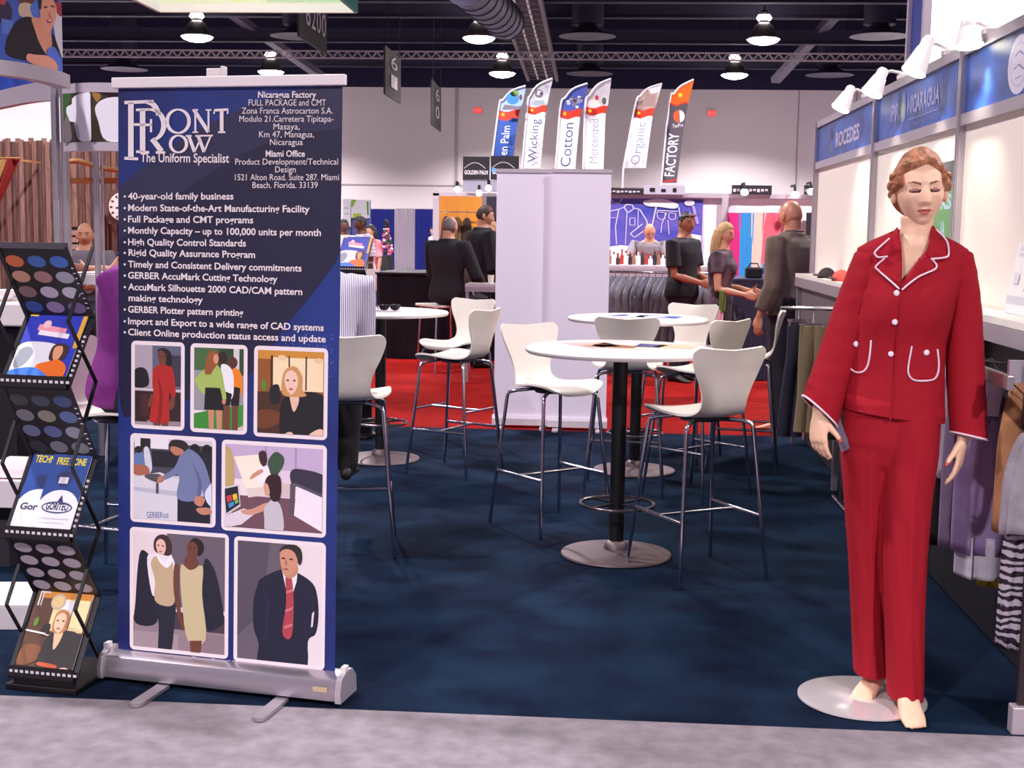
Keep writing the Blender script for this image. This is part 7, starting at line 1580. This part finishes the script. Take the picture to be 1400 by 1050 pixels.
# big man in dark jacket by the orange booth
h = 1.87; t = person('bearded man in black jacket seen from behind, left of the white roll-ups', on_floor(653, 14.95), 2.0)
f = Fig(h, lean=.06, turn=(.12, 0, -.35), wide=1.28, arms={-1: (Vector((-.33, -.06, 1.15)), Vector((-.22, -.30, 1.08))), 1: (Vector((.33, -.06, 1.15)), Vector((.16, -.32, 1.1)))})
f.body(t, SK1, .012, (44, 34), FACE); f.hair(t, BROWNH, .055, -.075, 1.075); f.top(t, mat((26, 22, 34), .85), .455, .03, 1.9, 'jacket', bell=.02, zt=.85); f.trousers(t, mat((24, 20, 30), .85), .02); f.shoes(t, SHOE)
# seated older man
white_ch = thing('white_chair', 'white shell chair under the grey haired man', 'chair', on_floor(606, 14.25), -1.0)
MB().sheet(lambda a, b: ((b - .5) * .52, .24 - .05 * math.cos((b - .5) * 3), .74 + .46 * a), 10, 10, .014).build('backrest', SHELL, white_ch, 60); MB().box((0, 0, .74), (.5, .46, .03)).build('seat', SHELL, white_ch, bevel=.01)
for sx in (-1, 1):
    for sy in (-1, 1): MB().tube([(sx * .2, sy * .18, .73), (sx * .23, sy * .21, .008)], .011, 8).build('leg', CHROME, white_ch)
SEATLEG = lambda h: {-1: (Vector((-.14, -.42, .80)), Vector((-.12, -.36, .36)), -.1), 1: (Vector((.14, -.42, .80)), Vector((.12, -.36, .36)), .1)}
h = 1.77; t = person('grey haired balding man in black jacket seated with his back turned', on_floor(613, 14.1), 2.6)
f = Fig(h, turn=(.1, 0, .1), pelvis=(0, .02, -.04), wide=1.15, legs=SEATLEG(h), arms={-1: (Vector((-.3, -.08, 1.08)), Vector((-.16, -.34, .98))), 1: (Vector((.3, -.08, 1.08)), Vector((.16, -.34, .98)))})
f.body(t, SK1, .012, (40, 30), FACE); f.hair(t, GREYHAIR, .05, -.07, 1.06, 1); f.top(t, mat((28, 26, 34), .85), .46, .025, 1.9, 'jacket', bell=.012, zt=.85); f.trousers(t, mat((24, 22, 32), .85)); f.shoes(t, SHOE)
# person facing him across the counter
h = 1.73; t = person('person in white top facing the bearded man, mostly hidden by him', on_floor(676, 17.2), -.6)
f = Fig(h, lean=.12, turn=(.1, 0, 0)); f.body(t, SK3, .012, (40, 30), FACE); f.hair(t, mat((190, 150, 110), .6), .055, -.06, 1.07); f.top(t, mat((228, 218, 230), .8), .47, .015, 1.7); f.trousers(t, mat((60, 56, 74), .8)); f.shoes(t, SHOE)
# woman in white by the curtain
h = 1.65; t = person('dark haired woman in white blouse standing at the far blue curtain', on_floor(592, 33), -.9)
f = Fig(h, fem=True); f.body(t, SK1, .013, (32, 24)); f.hair(t, DARKHAIR, .05, -.06, 1.1); f.top(t, mat((232, 222, 220), .8), .45, .02, 1.7, 'blouse', bell=.02); f.trousers(t, mat((34, 32, 50), .8)); f.shoes(t, SHOE)
# walking man with white bag
h = 1.77; t = person('man in white striped shirt walking past with a white carrier bag', on_floor(500, 19.0), -1.1)
f = Fig(h, lean=.08, turn=(.1, 0, 0), wide=1.1, legs={-1: (Vector((-.09, -.2, .48)), Vector((-.1, -.18, .08)), -.1), 1: (Vector((.09, .0, .48)), Vector((.1, .28, .12)), .1)}); f.body(t, SKD, .012, (40, 30), FACE); f.hair(t, DARKHAIR, .055, -.06, 1.05); f.top(t, stripes((206, 186, 206), (240, 230, 240), 6, 'Z'), .45, .022, .9, 'shirt', bell=.02); f.trousers(t, mat((214, 204, 210), .8)); f.shoes(t, SHOE)
p = PY(506, 385, 18.7); b = thing('carrier_bag', 'white carrier bag hanging from the walking man hand', 'bag', (p.x, 18.7, p.z - .15), .3)
MB().loft([[Vector((x * w_, y * d_, z)) for x, y in ((-1, -1), (1, -1), (1, 1), (-1, 1))] for z, w_, d_ in ((0, .15, .05), (.03, .16, .07), (.2, .155, .06), (.33, .14, .02))]).build('body', mat((232, 224, 226), .5), b); MB().tube([(-.06, 0, .33), (-.04, 0, .42), (.04, 0, .42), (.06, 0, .33)], .006, 6).build('handle', WHITE, b, 60)
# man at the banner edge and woman in red
h = 1.73; t = person('man in white shirt beside the sign stand at the banner right edge', on_floor(470, 21), .4)
f = Fig(h); f.body(t, SKD, .013, (32, 24)); f.hair(t, DARKHAIR, .055, -.06, 1.06); f.top(t, mat((228, 222, 230), .8), .46, .015, .9); f.trousers(t, mat((50, 48, 66), .8)); f.shoes(t, SHOE)
h = 1.65; t = person('dark haired woman in pink and red top behind the walking man', on_floor(508, 22.5), -.8)
f = Fig(h, fem=True); f.body(t, SK1, .013, (32, 24)); f.hair(t, DARKHAIR, .05, -.06, 1.1, 0, .08); f.top(t, mat((206, 70, 84), .8, c2=(226, 170, 186), vscale=5, detail=0), .5, .015, .9); f.trousers(t, mat((60, 66, 130), .8)); f.shoes(t, SHOE)
# man in grey polo with lanyard, left
h = 1.77; t = person('bald man in grey polo shirt with white lanyard behind the bar counter', on_floor(121, 12.6), .12)
f = Fig(h, pelvis=(0, 0, -.17), turn=(.06, 0, .1), wide=1.12, legs={-1: (Vector((-.14, -.42, .68)), Vector((-.12, -.36, .3)), -.1), 1: (Vector((.14, -.42, .68)), Vector((.12, -.36, .3)), .1)}, arms={-1: (Vector((-.29, -.06, .98)), Vector((.02, -.25, 1.0)), Vector((1, -.1, .05))), 1: (Vector((.29, -.06, .98)), Vector((.0, -.24, .94)), Vector((-1, -.1, .0)))})
f.body(t, mat((206, 146, 116), .55), .010, (44, 34), FACE); f.hair(t, DARKHAIR, .02, -.05, 1.025, 1); f.top(t, mat((120, 112, 124), .85), .47, .016, .75, 'polo_shirt', bell=.014); f.trousers(t, mat((36, 34, 50), .8)); f.shoes(t, SHOE)
la = MB(); la.tube([f.T @ Vector((s * .07, -.06 - .055 * math.sin(q * 2.6), (1.45 - .3 * q))) * 1.0 for s, q in ((-1, 0),) ] + [f.T @ Vector((-.045, -.115, 1.32)), f.T @ Vector((0, -.145, 1.16)), f.T @ Vector((.045, -.115, 1.32)), f.T @ Vector((.07, -.06, 1.45))], .007, 6); la.build('lanyard', mat((240, 236, 244), .6), t, 60)
st = thing('counter_stool', 'dark counter stool under the man in grey polo', 'stool', on_floor(121, 12.6), .12); MB().lathe([(0, .58), (.18, .58), (.19, .61), (.17, .635), (0, .64)], 24).build('seat', BLACK, st, 40); MB().tube([(0, 0, .02), (0, 0, .58)], .03, 10).build('column', CHROME, st, 60); MB().lathe([(0, 0), (.2, 0), (.2, .012), (.03, .03), (0, .03)], 24).build('base', CHROME, st, 40)
# visitor in dark blue reaching across
h = 1.73; t = person('visitor in dark blue top behind the banner with one arm reaching left', on_floor(190, 11.6), -1.3)
f = Fig(h, wide=1.05, arms={1: (Vector((.2, -.2, 1.16)), Vector((.12, -.42, 1.17))), -1: None}); f.body(t, mat((214, 150, 124), .55), .011, (32, 24)); f.hair(t, BROWNH, .055, -.06, 1.07); f.top(t, mat((36, 40, 92), .8), .47, .016, .6); f.trousers(t, mat((30, 30, 44), .8)); f.shoes(t, SHOE)
# seated visitors on the bar stools
def seated(label, stool, skin, shirt, legsm, hair, ang, h=1.74, wide=1.1, sleeve=1.8, hm=DARKHAIR, arms=None, lean=.12, off=(0, 0)):
    s = stools[stool]; t = person(label, (s.location.x + off[0], s.location.y + off[1], 0), ang)
    f = Fig(h, lean=lean, pelvis=(0, .03, -.005), wide=wide, legs={-1: (Vector((-.13, -.38, .82)), Vector((-.12, -.31, .355)), -.1), 1: (Vector((.13, -.38, .82)), Vector((.12, -.31, .355)), .1)}, arms=arms)
    f.body(t, skin, .011, (40, 30), FACE); f.hair(t, hm, .055, -.06, 1.07); f.top(t, shirt, .465, .022, sleeve, 'shirt', bell=.012); f.trousers(t, legsm, .016); f.shoes(t, SHOE); return t
fwdarms = {-1: (Vector((-.27, -.18, 1.12)), Vector((-.16, -.42, 1.10)), Vector((.3, -1, 0))), 1: (Vector((.27, -.18, 1.12)), Vector((.16, -.42, 1.10)), Vector((-.3, -1, 0)))}
fwd2 = {-1: (Vector((-.2, -.2, 1.0)), Vector((-.12, -.42, 1.09)), Vector((.3, -1, 0))), 1: (Vector((.2, -.2, 1.0)), Vector((.12, -.42, 1.09)), Vector((-.3, -1, 0)))}
seated('seated man in white and purple striped shirt, mostly behind the banner right edge', 8, SK1, stripes((84, 76, 120), (234, 226, 244), 36, 'X'), mat((20, 16, 22), .8), None, stools[8].rotation_euler.z, arms=fwd2, h=1.64, lean=.34, wide=1.1, off=(-.13, .0))
seated('seated person in purple top at the banner left edge', 9, SK3, mat((120, 36, 122), .8, c2=(138, 46, 140), vscale=8), mat((30, 26, 40), .8), None, stools[9].rotation_euler.z, h=1.68, wide=1.16, hm=BROWNH, arms=fwd2, lean=.16, off=(.075, .02))
